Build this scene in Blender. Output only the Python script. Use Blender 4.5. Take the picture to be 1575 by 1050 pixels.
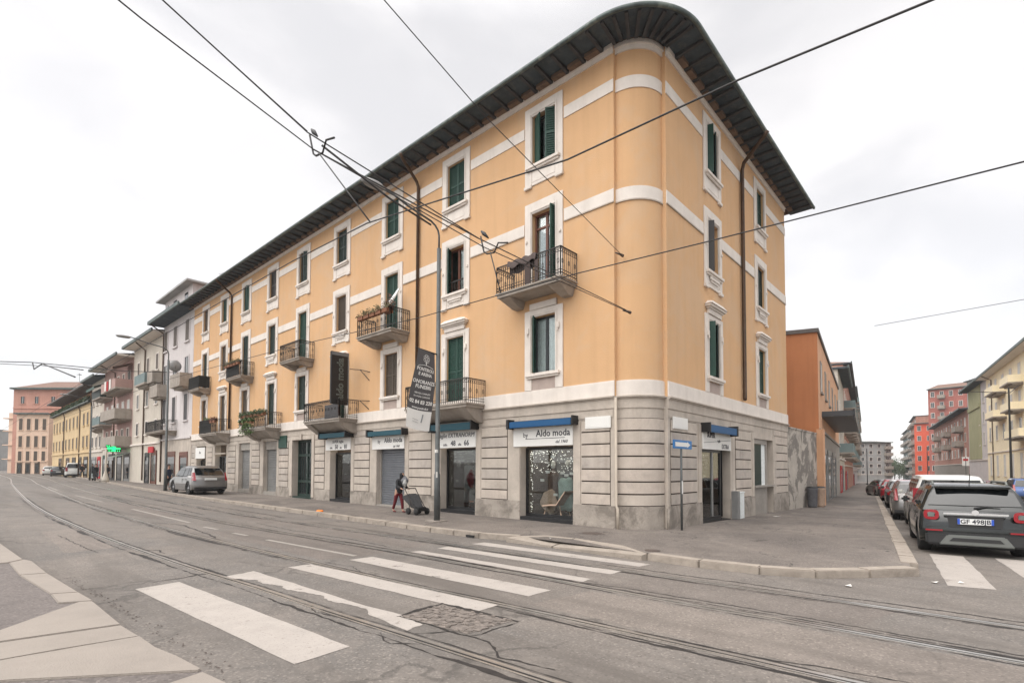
import bpy, bmesh, math, random
from mathutils import Vector, Matrix
random.seed(7)
R = math.radians
for o in list(bpy.data.objects): bpy.data.objects.remove(o)
scene = bpy.context.scene
# ---------------- camera ----------------
CAM = Vector((-14.19297, -7.27012, 1.87))
FW = Vector((.74127451, .67028946, .03498785)); RT = Vector((.67062751, -.74178936, .00270125)); UP = Vector((-.02776424, -.02146145, .99938409))
cd = bpy.data.cameras.new('camera'); cam = bpy.data.objects.new('camera', cd); scene.collection.objects.link(cam)
m = Matrix.Identity(4)
for i in range(3):
    m[i][0] = RT[i]; m[i][1] = UP[i]; m[i][2] = -FW[i]; m[i][3] = CAM[i]
cam.matrix_world = m
cd.sensor_width = 36; cd.lens = 793.643/1575*36; cd.shift_y = (692.307-525)/1575
cd.clip_end = 4000; cd.clip_start = .05
scene.camera = cam
# ---------------- sky and light ----------------
w = bpy.data.worlds.new("World"); scene.world = w; w.use_nodes = True
nt = w.node_tree; nt.nodes.clear()
def N(t, **k):
    n = nt.nodes.new(t)
    for a, b in k.items(): setattr(n, a, b)
    return n
out = N('ShaderNodeOutputWorld'); bg1 = N('ShaderNodeBackground'); bg2 = N('ShaderNodeBackground'); addn = N('ShaderNodeAddShader')
sky = N('ShaderNodeTexSky', sky_type='NISHITA', sun_disc=False, sun_elevation=R(53), sun_rotation=R(282))
hs = N('ShaderNodeHueSaturation'); hs.inputs['Saturation'].default_value = .35; nt.links.new(sky.outputs[0], hs.inputs['Color']); nt.links.new(hs.outputs[0], bg1.inputs[0]); bg1.inputs[1].default_value = .05
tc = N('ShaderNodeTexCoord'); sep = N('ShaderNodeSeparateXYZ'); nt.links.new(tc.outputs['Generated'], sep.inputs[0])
mp = N('ShaderNodeMapping'); mp.inputs['Scale'].default_value = (1.5, 1.5, 3.2); nt.links.new(tc.outputs['Generated'], mp.inputs[0])
no = N('ShaderNodeTexNoise'); no.inputs['Scale'].default_value = 1.6; no.inputs['Detail'].default_value = 5; no.inputs['Roughness'].default_value = .5; no.inputs['Distortion'].default_value = .4
nt.links.new(mp.outputs[0], no.inputs[0])
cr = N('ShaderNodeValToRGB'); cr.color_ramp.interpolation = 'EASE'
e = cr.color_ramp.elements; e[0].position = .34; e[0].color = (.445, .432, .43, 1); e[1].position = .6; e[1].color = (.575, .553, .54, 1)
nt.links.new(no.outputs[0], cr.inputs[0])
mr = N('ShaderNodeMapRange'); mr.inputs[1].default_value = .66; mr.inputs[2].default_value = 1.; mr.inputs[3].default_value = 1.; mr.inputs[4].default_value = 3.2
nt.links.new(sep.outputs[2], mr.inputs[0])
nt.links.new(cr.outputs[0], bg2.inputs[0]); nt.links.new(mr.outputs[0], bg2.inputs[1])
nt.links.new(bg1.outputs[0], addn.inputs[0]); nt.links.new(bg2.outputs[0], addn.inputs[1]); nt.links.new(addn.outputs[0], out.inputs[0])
sd = bpy.data.lights.new('sun', 'SUN'); sd.energy = 1.7; sd.angle = R(70); sd.color = (1, .96, .9)
sun = bpy.data.objects.new('sun', sd); scene.collection.objects.link(sun)
sun.rotation_euler = Vector((.58, -.12, -.80)).to_track_quat('-Z', 'Y').to_euler(); sun.location = (-30, -20, 60)
vs = scene.view_settings; vs.view_transform = 'Standard'; vs.look = 'None'; vs.exposure = .58; vs.gamma = 1; vs.use_curve_mapping = False

# ---------------- helpers ----------------
GX, GY = -.0137, .0045
def gz(x, y, h=0): return GX*x+GY*y+h
def G(x, y, h=0): return (x, y, gz(x, y, h))
class Fr:                                     # facade frame: s along, d outward, z up
    def __init__(s, o, t, n): s.o = Vector((o[0], o[1], 0)); s.t = Vector((t[0], t[1], 0)).normalized(); s.n = Vector((n[0], n[1], 0)).normalized()
    def P(s, a, d, z): return s.o+s.t*a+s.n*d+Vector((0, 0, z))
LF = Fr((0, 0), (0, 1), (-1, 0)); RF = Fr((0, 0), (1, 0), (0, -1)); WO = Fr((0, 0), (1, 0), (0, 1))
class MB:
    def __init__(s): s.v = []; s.f = []; s.mi = []; s.cur = 0
    def face(s, pts):
        b = len(s.v); s.v += [Vector(p) for p in pts]; s.f.append(list(range(b, b+len(pts)))); s.mi.append(s.cur); return s
    def box(s, a0, a1, d0, d1, z0, z1, fr=WO):
        p = [fr.P(a, d, z) for z in (z0, z1) for a, d in ((a0, d0), (a1, d0), (a1, d1), (a0, d1))]
        b = len(s.v); s.v += p
        for f in ((0, 3, 2, 1), (4, 5, 6, 7), (0, 1, 5, 4), (1, 2, 6, 5), (2, 3, 7, 6), (3, 0, 4, 7)): s.f.append([b+i for i in f]); s.mi.append(s.cur)
        return s
    def hexa(s, p):                           # 8 points bottom 4 then top 4
        b = len(s.v); s.v += [Vector(q) for q in p]
        for f in ((0, 3, 2, 1), (4, 5, 6, 7), (0, 1, 5, 4), (1, 2, 6, 5), (2, 3, 7, 6), (3, 0, 4, 7)): s.f.append([b+i for i in f]); s.mi.append(s.cur)
        return s
    def tube(s, pts, r, n=6, cap=True):
        pts = [Vector(p) for p in pts]; rs = r if isinstance(r, (list, tuple)) else [r]*len(pts)
        base = len(s.v); prev = None
        for i, p in enumerate(pts):
            t = (pts[min(i+1, len(pts)-1)]-pts[max(i-1, 0)]).normalized()
            if prev is None:
                a = Vector((0, 0, 1)) if abs(t.z) < .9 else Vector((1, 0, 0)); u = t.cross(a).normalized()
            else: u = (prev-t*prev.dot(t)).normalized()
            prev = u; v = t.cross(u)
            for k in range(n):
                an = 2*math.pi*(k+.5)/n; s.v.append(p+(u*math.cos(an)+v*math.sin(an))*rs[i])
        for i in range(len(pts)-1):
            for k in range(n):
                k2 = (k+1) % n; s.f.append([base+i*n+k, base+i*n+k2, base+(i+1)*n+k2, base+(i+1)*n+k]); s.mi.append(s.cur)
        if cap:
            s.f.append([base+k for k in range(n)][::-1]); s.mi.append(s.cur)
            s.f.append([base+(len(pts)-1)*n+k for k in range(n)]); s.mi.append(s.cur)
        return s
    def lathe(s, c, prof, n=16, axis='Z'):    # prof (r, h)
        base = len(s.v); c = Vector(c)
        for r, h in prof:
            for k in range(n):
                a = 2*math.pi*k/n; x, y = r*math.cos(a), r*math.sin(a)
                s.v.append(c+(Vector((x, y, h)) if axis == 'Z' else Vector((x, h, y)) if axis == 'Y' else Vector((h, x, y))))
        for i in range(len(prof)-1):
            for k in range(n):
                k2 = (k+1) % n; s.f.append([base+i*n+k, base+i*n+k2, base+(i+1)*n+k2, base+(i+1)*n+k]); s.mi.append(s.cur)
        s.f.append([base+k for k in range(n)]); s.mi.append(s.cur); s.f.append([base+(len(prof)-1)*n+k for k in range(n)]); s.mi.append(s.cur)
        return s
    def prism(s, poly, z0, z1, gnd=False):    # poly [(x,y)]
        n = len(poly); b = len(s.v)
        for z in (z0, z1):
            for x, y in poly: s.v.append(Vector((x, y, gz(x, y, z) if gnd else z)))
        for i in range(n):
            j = (i+1) % n; s.f.append([b+i, b+j, b+n+j, b+n+i]); s.mi.append(s.cur)
        s.f.append([b+n+i for i in range(n)]); s.mi.append(s.cur); s.f.append([b+i for i in range(n)][::-1]); s.mi.append(s.cur)
        return s
    def sheet(s, poly, h):
        return s.face([G(x, y, h) for x, y in poly])
    def leaves(s, c, rad, n, size, squash=(1, 1, 1)):
        for _ in range(n):
            d = Vector((random.gauss(0, 1), random.gauss(0, 1), random.gauss(0, 1))).normalized()*rad*random.random()**.4
            p = Vector(c)+Vector((d.x*squash[0], d.y*squash[1], d.z*squash[2]))
            u = Vector((random.gauss(0, 1), random.gauss(0, 1), random.gauss(0, 1))).normalized(); v = u.orthogonal().normalized()
            z = size*random.uniform(.6, 1.3)
            s.face([p-u*z, p+v*z*.45, p+u*z, p-v*z*.45])
        return s
COL = scene.collection
def tag(o, label=None, cat=None, group=None, kind=None):
    if label: o['label'] = label
    if cat: o['category'] = cat
    if group: o['group'] = group
    if kind: o['kind'] = kind
    return o
def thing(name, label, cat, loc=(0, 0, 0), rz=0, group=None):
    o = bpy.data.objects.new(name, None); COL.objects.link(o); o.location = loc; o.rotation_euler = (0, 0, rz); o.empty_display_size = .2
    return tag(o, label, cat, group)
def worldmat(o):
    m = Matrix.Translation(o.location) @ o.rotation_euler.to_matrix().to_4x4()
    return worldmat(o.parent) @ m if o.parent else m
def obj(name, mb, mats, parent=None, smooth=False, origin=None, local=False, bevel=0, fixn=True):
    """link a MB as one mesh; verts are world coords unless local=True"""
    me = bpy.data.meshes.new(name)
    if parent is not None and not local: inv = worldmat(parent).inverted(); vs_ = [inv @ v for v in mb.v]
    elif origin is not None: oo = Vector(origin); vs_ = [v-oo for v in mb.v]
    else: vs_ = mb.v
    me.from_pydata([tuple(v) for v in vs_], [], mb.f)
    if not isinstance(mats, (list, tuple)): mats = [mats]
    for mt in mats: me.materials.append(mt)
    me.polygons.foreach_set('material_index', mb.mi)
    if smooth: me.polygons.foreach_set('use_smooth', [True]*len(me.polygons))
    if fixn or smooth or bevel:
        bm = bmesh.new(); bm.from_mesh(me)
        if smooth or bevel: bmesh.ops.remove_doubles(bm, verts=bm.verts, dist=.0005)
        bmesh.ops.recalc_face_normals(bm, faces=bm.faces)
        if bevel: bmesh.ops.bevel(bm, geom=[e for e in bm.edges if e.is_manifold and e.calc_face_angle(0) > .6], offset=bevel, segments=2, affect='EDGES', clamp_overlap=True)
        bm.to_mesh(me); bm.free()
    me.update()
    o = bpy.data.objects.new(name, me); COL.objects.link(o)
    if parent is not None: o.parent = parent
    if origin is not None: o.location = origin
    return o
def copy_tree(o, parent=None):
    kids = list(o.children); c = o.copy(); COL.objects.link(c); c.parent = parent
    for k in kids: copy_tree(k, c)
    return c
def text_mb(txt, size, fr, s, d, z, sdir=-1, ext=.006, align='CENTER', shear=0, bold=0, up=None, right=None):
    cu = bpy.data.curves.new('t', 'FONT'); cu.body = txt; cu.size = size; cu.align_x = align; cu.extrude = ext; cu.shear = shear; cu.offset = bold; cu.resolution_u = 2
    to = bpy.data.objects.new('t', cu); COL.objects.link(to)
    dg = bpy.context.evaluated_depsgraph_get(); me = bpy.data.meshes.new_from_object(to.evaluated_get(dg))
    mb = MB(); org = fr.P(s, d, z); rx = right or fr.t*sdir; uy = up or Vector((0, 0, 1)); nz = rx.cross(uy)
    mb.v = [org+rx*v.co.x+uy*v.co.y+nz*v.co.z for v in me.vertices]; mb.f = [list(p.vertices) for p in me.polygons]; mb.mi = [0]*len(mb.f)
    bpy.data.objects.remove(to); bpy.data.curves.remove(cu); bpy.data.meshes.remove(me)
    return mb
def merge(a, b):
    n = len(a.v); a.v += b.v; a.f += [[i+n for i in f] for f in b.f]; a.mi += [a.cur]*len(b.f); return a

# ---------------- materials ----------------
def mat(name, col, rough=.8, metal=0, var=.0, scale=3., bump=0., bscale=20., spec=.5, emit=None, emitc=None, streak=0, coat=0, coord='geo', dirt=None, dirtamt=0, dscale=1.5, dr=(.5, .66)):
    m = bpy.data.materials.new(name); m.use_nodes = True; t = m.node_tree; b = t.nodes['Principled BSDF']
    b.inputs['Roughness'].default_value = rough; b.inputs['Metallic'].default_value = metal; b.inputs['Specular IOR Level'].default_value = spec
    b.inputs['Coat Weight'].default_value = coat
    c4 = (*col, 1); b.inputs['Base Color'].default_value = c4
    if emit: b.inputs['Emission Color'].default_value = (*(emitc or col), 1); b.inputs['Emission Strength'].default_value = emit
    L = t.links.new; nn = t.nodes.new
    if var or bump or streak or dirtamt:
        if coord == 'geo': g = nn('ShaderNodeNewGeometry'); vec = g.outputs['Position']
        else: g = nn('ShaderNodeTexCoord'); vec = g.outputs['Object']
        colout = None
        if var:
            n = nn('ShaderNodeTexNoise'); n.inputs['Scale'].default_value = scale; n.inputs['Detail'].default_value = 8; n.inputs['Roughness'].default_value = .65; L(vec, n.inputs[0])
            r = nn('ShaderNodeValToRGB'); e = r.color_ramp.elements; e[0].position = .3; e[1].position = .7
            e[0].color = (*[max(0, x*(1-var)) for x in col], 1); e[1].color = (*[min(1, x*(1+var)) for x in col], 1)
            L(n.outputs[0], r.inputs[0]); colout = r.outputs[0]
        if streak:
            mp = nn('ShaderNodeMapping'); mp.inputs['Scale'].default_value = (2.2, 2.2, .12); L(vec, mp.inputs[0])
            n = nn('ShaderNodeTexNoise'); n.inputs['Scale'].default_value = 1.5; n.inputs['Detail'].default_value = 5; L(mp.outputs[0], n.inputs[0])
            r = nn('ShaderNodeMapRange'); r.inputs[1].default_value = .48; r.inputs[2].default_value = .75; r.inputs[3].default_value = 0; r.inputs[4].default_value = streak; L(n.outputs[0], r.inputs[0])
            mx = nn('ShaderNodeMixRGB'); mx.blend_type = 'MULTIPLY'; mx.inputs[2].default_value = (.55, .5, .45, 1)
            if colout: L(colout, mx.inputs[1])
            else: mx.inputs[1].default_value = c4
            L(r.outputs[0], mx.inputs[0]); colout = mx.outputs[0]
        if dirtamt:
            n = nn('ShaderNodeTexNoise'); n.inputs['Scale'].default_value = dscale; n.inputs['Detail'].default_value = 9; n.inputs['Roughness'].default_value = .7; n.inputs['Distortion'].default_value = .6; L(vec, n.inputs[0])
            r = nn('ShaderNodeMapRange'); r.inputs[1].default_value = dr[0]; r.inputs[2].default_value = dr[1]; r.inputs[3].default_value = 0; r.inputs[4].default_value = dirtamt; L(n.outputs[0], r.inputs[0])
            mx = nn('ShaderNodeMixRGB'); mx.inputs[2].default_value = (*(dirt or (.1, .09, .08)), 1)
            if colout: L(colout, mx.inputs[1])
            else: mx.inputs[1].default_value = c4
            L(r.outputs[0], mx.inputs[0]); colout = mx.outputs[0]
        if colout: L(colout, b.inputs['Base Color'])
        if bump:
            n = nn('ShaderNodeTexNoise'); n.inputs['Scale'].default_value = bscale; n.inputs['Detail'].default_value = 6; L(vec, n.inputs[0])
            bp = nn('ShaderNodeBump'); bp.inputs['Strength'].default_value = bump; bp.inputs['Distance'].default_value = .03; L(n.outputs[0], bp.inputs['Height']); L(bp.outputs[0], b.inputs['Normal'])
    return m
def asphalt(name, col, patch, crack=.6, cs=.35, light=None, paint=None):
    m = bpy.data.materials.new(name); m.use_nodes = True; t = m.node_tree; b = t.nodes['Principled BSDF']; L = t.links.new; nn = t.nodes.new
    g = nn('ShaderNodeNewGeometry'); vec = g.outputs['Position']
    def noise(sc, det=6, rough=.6, dist=0, v=vec):
        n = nn('ShaderNodeTexNoise'); n.inputs['Scale'].default_value = sc; n.inputs['Detail'].default_value = det; n.inputs['Roughness'].default_value = rough; n.inputs['Distortion'].default_value = dist; L(v, n.inputs[0]); return n.outputs[0]
    def rng(o, a, c, lo, hi):
        r = nn('ShaderNodeMapRange'); r.inputs[1].default_value = a; r.inputs[2].default_value = c; r.inputs[3].default_value = lo; r.inputs[4].default_value = hi; L(o, r.inputs[0]); return r.outputs[0]
    def mix(f, a, c, mode='MIX'):
        x = nn('ShaderNodeMixRGB'); x.blend_type = mode
        L(f, x.inputs[0]) if hasattr(f, 'links') else setattr(x.inputs[0], 'default_value', f)
        for i, q in ((1, a), (2, c)):
            if hasattr(q, 'links'): L(q, x.inputs[i])
            else: x.inputs[i].default_value = (*q, 1)
        return x.outputs[0]
    big = rng(noise(.22, 4, .6, .8), .4, .62, 0, 1)
    c = mix(big, col, patch)
    med = rng(noise(1.4, 8, .7), .3, .7, .82, 1.16)
    x = nn('ShaderNodeVectorMath'); x.operation = 'SCALE'; L(c, x.inputs[0]); L(med, x.inputs['Scale']); c = x.outputs[0]
    # aggregate
    vo = nn('ShaderNodeTexVoronoi'); vo.inputs['Scale'].default_value = 48; L(vec, vo.inputs[0])
    ag = nn('ShaderNodeSeparateColor'); L(vo.outputs['Color'], ag.inputs[0])
    c = mix(rng(ag.outputs[0], .75, 1, 0, .5), c, tuple(min(1, q*1.9) for q in col))
    c = mix(rng(ag.outputs[1], .8, 1, 0, .55), c, tuple(q*.4 for q in col))
    if name.startswith('road'):
        mp_ = nn('ShaderNodeMapping'); mp_.inputs['Scale'].default_value = (1.1, .10, 1); L(vec, mp_.inputs[0])
        c = mix(rng(noise(1.0, 6, .65, .5, mp_.outputs[0]), .48, .66, 0, .75), c, tuple(q*.62 for q in col))
        c = mix(rng(noise(.8, 7, .7, 1.2), .56, .68, 0, .5), c, tuple(min(1, q*1.22) for q in col))
        c = mix(rng(noise(5, 8, .8, .3), .58, .72, 0, .35), c, tuple(q*.6 for q in col))
    if light: c = mix(rng(noise(.5, 5, .6, 1.5), .55, .7, 0, .6), c, light)
    # cracks
    wv = nn('ShaderNodeVectorMath'); wv.operation = 'ADD'; n3 = nn('ShaderNodeTexNoise'); n3.inputs['Scale'].default_value = 1.3; n3.inputs['Detail'].default_value = 5; L(vec, n3.inputs[0])
    sc = nn('ShaderNodeVectorMath'); sc.operation = 'SCALE'; sc.inputs['Scale'].default_value = 1.6; L(n3.outputs['Color'], sc.inputs[0]); L(vec, wv.inputs[0]); L(sc.outputs[0], wv.inputs[1])
    v2 = nn('ShaderNodeTexVoronoi'); v2.feature = 'DISTANCE_TO_EDGE'; v2.inputs['Scale'].default_value = cs; L(wv.outputs[0], v2.inputs[0])
    ln = rng(v2.outputs[0], .004, .012, 1, 0); mk = rng(noise(.35, 2), .47, .55, 0, crack)
    mu = nn('ShaderNodeMath'); mu.operation = 'MULTIPLY'; L(ln, mu.inputs[0]); L(mk, mu.inputs[1])
    c = mix(mu.outputs[0], c, (.03, .028, .026))
    if paint:
        wear = rng(noise(2.6, 10, .75, .3), .33, .41, 0, 1); fine = rng(noise(34, 5, .75), .30, .44, .25, 1)
        mm = nn('ShaderNodeMath'); mm.operation = 'MULTIPLY'; L(wear, mm.inputs[0]); L(fine, mm.inputs[1])
        pc = mix(rng(noise(3, 6), .35, .7, 0, .5), paint, tuple(q*.75 for q in paint))
        c = mix(mm.outputs[0], c, pc)
    L(c, b.inputs['Base Color']); b.inputs['Roughness'].default_value = .78; b.inputs['Specular IOR Level'].default_value = .35
    bp = nn('ShaderNodeBump'); bp.inputs['Strength'].default_value = .35; bp.inputs['Distance'].default_value = .01; L(noise(60, 4), bp.inputs['Height']); L(bp.outputs[0], b.inputs['Normal'])
    return m
def glassmat(name, tint=(.9, .95, .95), refl=1., rough=.02, base=.06):
    m = bpy.data.materials.new(name); m.use_nodes = True; t = m.node_tree; t.nodes.clear(); L = t.links.new; nn = t.nodes.new
    o = nn('ShaderNodeOutputMaterial'); tr = nn('ShaderNodeBsdfTransparent'); tr.inputs[0].default_value = (*tint, 1)
    gl = nn('ShaderNodeBsdfGlossy'); gl.inputs['Roughness'].default_value = rough; mx = nn('ShaderNodeMixShader'); f = nn('ShaderNodeFresnel'); f.inputs[0].default_value = 1.5
    a = nn('ShaderNodeMath'); a.operation = 'MULTIPLY_ADD'; a.inputs[1].default_value = refl; a.inputs[2].default_value = base; a.use_clamp = True
    L(f.outputs[0], a.inputs[0]); L(a.outputs[0], mx.inputs[0]); L(tr.outputs[0], mx.inputs[1]); L(gl.outputs[0], mx.inputs[2]); L(mx.outputs[0], o.inputs[0])
    return m
M = {}
M['orange'] = mat('stucco_orange', (.63, .388, .205), .9, var=.05, scale=.5, bump=.35, bscale=30, streak=.16, dirt=(.58, .42, .28), dirtamt=.4, dscale=.35, dr=(.47, .6))
M['cream'] = mat('cream_trim', (.72, .66, .60), .85, var=.08, scale=1.5, bump=.15, bscale=25, streak=.18)
M['stone'] = mat('base_render', (.49, .432, .372), .9, var=.16, scale=.9, bump=.3, bscale=30, streak=.3, dirt=(.25, .22, .19), dirtamt=.35, dscale=.8)
M['stone2'] = mat('base_render_pale', (.52, .452, .39), .9, var=.14, scale=1.1, bump=.3, bscale=30, streak=.25, dirt=(.27, .235, .21), dirtamt=.4, dscale=1.1)
M['stone3'] = mat('base_render_grey', (.455, .405, .358), .9, var=.16, scale=.8, bump=.3, bscale=30, streak=.35, dirt=(.24, .21, .19), dirtamt=.5, dscale=.9)
M['shopfill'] = mat('shop_fill_glow', (1, .9, .75), .5, emit=6)  # emission for the fill strips added inside the shops
M['plinth'] = mat('plinth_render', (.36, .318, .275), .92, var=.2, scale=1.2, bump=.6, bscale=18, dirt=(.15, .13, .11), dirtamt=.75, dscale=1.1, dr=(.46, .62))
M['groove'] = mat('groove_dark', (.035, .025, .02), .9)
M['reveal'] = mat('reveal_grey', (.30, .275, .245), .9, var=.15, scale=2)
M['rose'] = mat('apron_rose', (.42, .34, .30), .9, var=.1, scale=3)
M['soffit'] = mat('soffit_boards', (.045, .062, .075), .85, var=.35, scale=2.5, dirt=(.16, .16, .15), dirtamt=.35, dscale=3)
M['rafter'] = mat('rafter_wood', (.05, .05, .052), .8, var=.3, scale=4)
M['bracket'] = mat('brown_bracket', (.16, .105, .07), .8, var=.3, scale=5)
M['gutter'] = mat('gutter_metal', (.09, .115, .11), .55, metal=.3, var=.4, scale=3, dirt=(.3, .33, .28), dirtamt=.5, dscale=2.5)
M['tile'] = mat('roof_tile', (.20, .12, .09), .85, var=.3, scale=3)
M['greytile'] = mat('grey_tile', (.12, .11, .105), .85, var=.25, scale=2)
M['pipe'] = mat('copper_pipe', (.075, .043, .025), .5, metal=.4, var=.3, scale=4)
M['pipeclay'] = mat('stucco_pipe', (.45, .39, .32), .8, var=.1, scale=3)
M['green'] = mat('green_shutter', (.010, .052, .036), .55, var=.15, scale=4)
M['dkgreen'] = mat('dark_green_shutter', (.012, .030, .023), .55, var=.2, scale=4)
M['brownsh'] = mat('brown_shutter', (.085, .065, .048), .6, var=.2, scale=4)
M['darkfr'] = mat('dark_frame', (.03, .026, .024), .5)
M['wood'] = mat('wood_frame', (.14, .05, .03), .5, var=.2, scale=6)
M['greyfr'] = mat('grey_frame', (.05, .055, .06), .4)
M['whitefr'] = mat('white_frame', (.6, .6, .57), .5)
M['pane'] = mat('window_glass', (.02, .025, .028), .04, spec=.9)
M['curtain'] = mat('curtain', (.74, .77, .76), .8, var=.12, scale=9)
M['iron'] = mat('wrought_iron', (.022, .018, .016), .6)
M['concrete'] = mat('balcony_concrete', (.33, .29, .25), .9, var=.18, scale=2, bump=.2, streak=.4)
M['shutmetal'] = mat('roller_metal', (.22, .235, .26), .42, metal=.5, var=.1, scale=2)
M['shutgrey'] = mat('roller_grey', (.27, .27, .265), .5, metal=.3, var=.12, scale=2)
M['awnblue'] = mat('blue_awning', (.004, .075, .20), .6)
M['awnteal'] = mat('teal_awning', (.006, .06, .085), .6)
M['black'] = mat('black_metal', (.012, .012, .013), .5)
M['white'] = mat('white_board', (.74, .73, .70), .5, var=.03, scale=2)
M['letter'] = mat('sign_letters', (.03, .03, .04), .5)
M['letgrey'] = mat('sign_letters_grey', (.16, .17, .18), .5)
M['inside'] = mat('shop_interior', (.13, .10, .08), .9, var=.4, scale=1.4)
M['winglass'] = glassmat('window_glass_clear', (.92, .95, .95), .6, base=.0)
M['shopglass'] = glassmat('shop_glass', (.9, .93, .93), .9, base=.02)
M['led'] = mat('string_light', (1, .95, .85), .5, emit=1.1)
M['card'] = mat('paper_card', (.75, .73, .68), .7)
M['beige'] = mat('beige_fabric', (.50, .36, .27), .9, var=.15, scale=8)
M['mint'] = mat('mint_fabric', (.32, .42, .38), .9, var=.2, scale=6)
M['red'] = mat('red_cloth', (.45, .012, .02), .7)
M['pole'] = mat('galvanized_pole', (.085, .092, .092), .55, metal=.3, var=.2, scale=3)
M['wire'] = mat('cable', (.03, .028, .028), .6)
M['banner'] = mat('dark_banner', (.085, .081, .083), .85)
M['kerb'] = mat('granite_kerb', (.33, .285, .24), .85, var=.15, scale=3, bump=.35, bscale=30, dirt=(.2, .17, .14), dirtamt=.6, dscale=2)
M['slab'] = mat('granite_slab', (.285, .25, .218), .85, var=.08, scale=2, bump=.3, bscale=60, dirt=(.32, .28, .24), dirtamt=.35, dscale=1.3)
M['rail'] = mat('rail_steel', (.52, .50, .47), .3, metal=.8, var=.2, scale=3)
M['tar'] = mat('tar_seal', (.022, .018, .016), .75, var=.5, scale=5)
M['rust'] = mat('rusty_iron', (.08, .06, .05), .7, var=.3, scale=8)
M['road'] = asphalt('road_asphalt', (.178, .157, .139), (.145, .133, .122), .4, .2)
M['patchd'] = asphalt('road_patch_dark', (.165, .144, .128), (.15, .13, .116), .2, .3)
M['patchl'] = asphalt('road_patch_light', (.196, .170, .149), (.18, .156, .138), .2, .3)
M['walk'] = asphalt('pavement_asphalt', (.185, .16, .14), (.115, .10, .09), .9, .6, light=(.235, .206, .18))
M['nearwalk'] = asphalt('near_asphalt', (.155, .135, .125), (.135, .118, .11), .3, .5)
M['paint'] = asphalt('road_paint', (.182, .158, .138), (.148, .130, .114), .5, .22, paint=(.41, .372, .338))
M['paintline'] = asphalt('worn_line', (.182, .158, .138), (.148, .130, .114), .5, .22, paint=(.32, .295, .265))
M['cobble'] = mat('rubble_stone', (.17, .145, .127), .85, var=.55, scale=9, bump=1, bscale=14)
# ================= GROUND =================
def struct(name, mb, m, **k):
    o = obj(name, mb, m, **k); o['kind'] = 'structure'; return o
# one sheet to the horizon, then road on it
gs = MB(); gs.sheet([(-900, -900), (1400, -900), (1400, 1400), (-900, 1400)], -.30); struct('ground', gs, M['road'])
def grid_sheet(x0, x1, y0, y1, h):
    mb = MB(); mb.sheet([(x0, y0), (x1, y0), (x1, y1), (x0, y1)], h); return mb
struct('road', grid_sheet(-60, 480, -120, 320, -.13), M['road'])
def kY(x): return -6.2+.132*x
# far pavement (round the corner building)
kerbL = [(.2, 190), (.7, 114), (-.9, 85), (-2.0, 65), (-3.0, 50), (-3.9, 36), (-4.2, 26), (-4.25, 12), (-4.28, 5), (-4.2, 3.0), (-3.75, 1.9)]
kerbC = [(-4.0, -1.95), (-4.05, -3.1), (-3.9, -4.2), (-3.5, -5.05), (-2.7, -5.75), (-1.75, -6.42)]
kerbR = [(-1.0, -6.33), (1.2, kY(1.2)), (3, kY(3)), (9, kY(9)), (24, kY(24)), (60, kY(60)), (110, kY(110)), (220, kY(220)), (330, kY(330))]
ramp_out = [(-3.95, 1.2), (-3.98, -1.2)]
outline = kerbL+ramp_out+kerbC+kerbR
kw = .30
def inset(line, w, closed=False):
    res = []
    for i, p in enumerate(line):
        a = Vector(line[max(i-1, 0)]); b = Vector(line[min(i+1, len(line)-1)]); t = (b-a).normalized(); n = Vector((-t.y, t.x)); res.append((p[0]+n.x*w, p[1]+n.y*w))
    return res
walk_poly = inset(outline, kw*.5)+[(330, 330*.133+4), (22, .6), (22, 3), (2, 3), (2, 60), (8, 190)]
mb = MB()
def tri_fill(poly, h):
    from mathutils.geometry import tessellate_polygon
    vs3 = [Vector((x, y, 0)) for x, y in poly]
    b = len(mb.v); mb.v += [Vector(G(x, y, h)) for x, y in poly]
    for t in tessellate_polygon([vs3]): mb.f.append([b+i for i in t]); mb.mi.append(0)
tri_fill(walk_poly, -.004)
struct('pavement', mb, M['walk'], fixn=False)
# kerb stones: every stone cut from the running line, small joints
def resample(line, step):
    out = [Vector(line[0])]; 
    for a, b in zip(line, line[1:]):
        a = Vector(a); b = Vector(b); d = (b-a).length; n = max(1, int(round(d/step)))
        for i in range(1, n+1): out.append(a.lerp(b, i/n))
    return out
def kerb_run(mb, line, step, w, top=0., bot=-.2, jig=.006, side=1, gap=.012):
    pts = resample(line, step)
    for a, b in zip(pts, pts[1:]):
        t = (b-a).normalized(); n = Vector((-t.y, t.x))*side; a2 = a+t*gap; b2 = b-t*gap; j = random.uniform(-jig, jig); o = random.uniform(-jig, jig)*1.5
        q = [a2+n*o, b2+n*o, b2+n*(w+o), a2+n*(w+o)]
        mb.hexa([G(p.x, p.y, bot) for p in q]+[G(p.x, p.y, top+j) for p in q])
mb = MB(); kerb_run(mb, kerbL, 1.25, kw, top=.012); kerb_run(mb, kerbC, 1.1, kw, top=.012); kerb_run(mb, kerbR, 1.3, kw, top=.012)
struct('kerb', mb, M['kerb'], bevel=.018)
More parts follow.
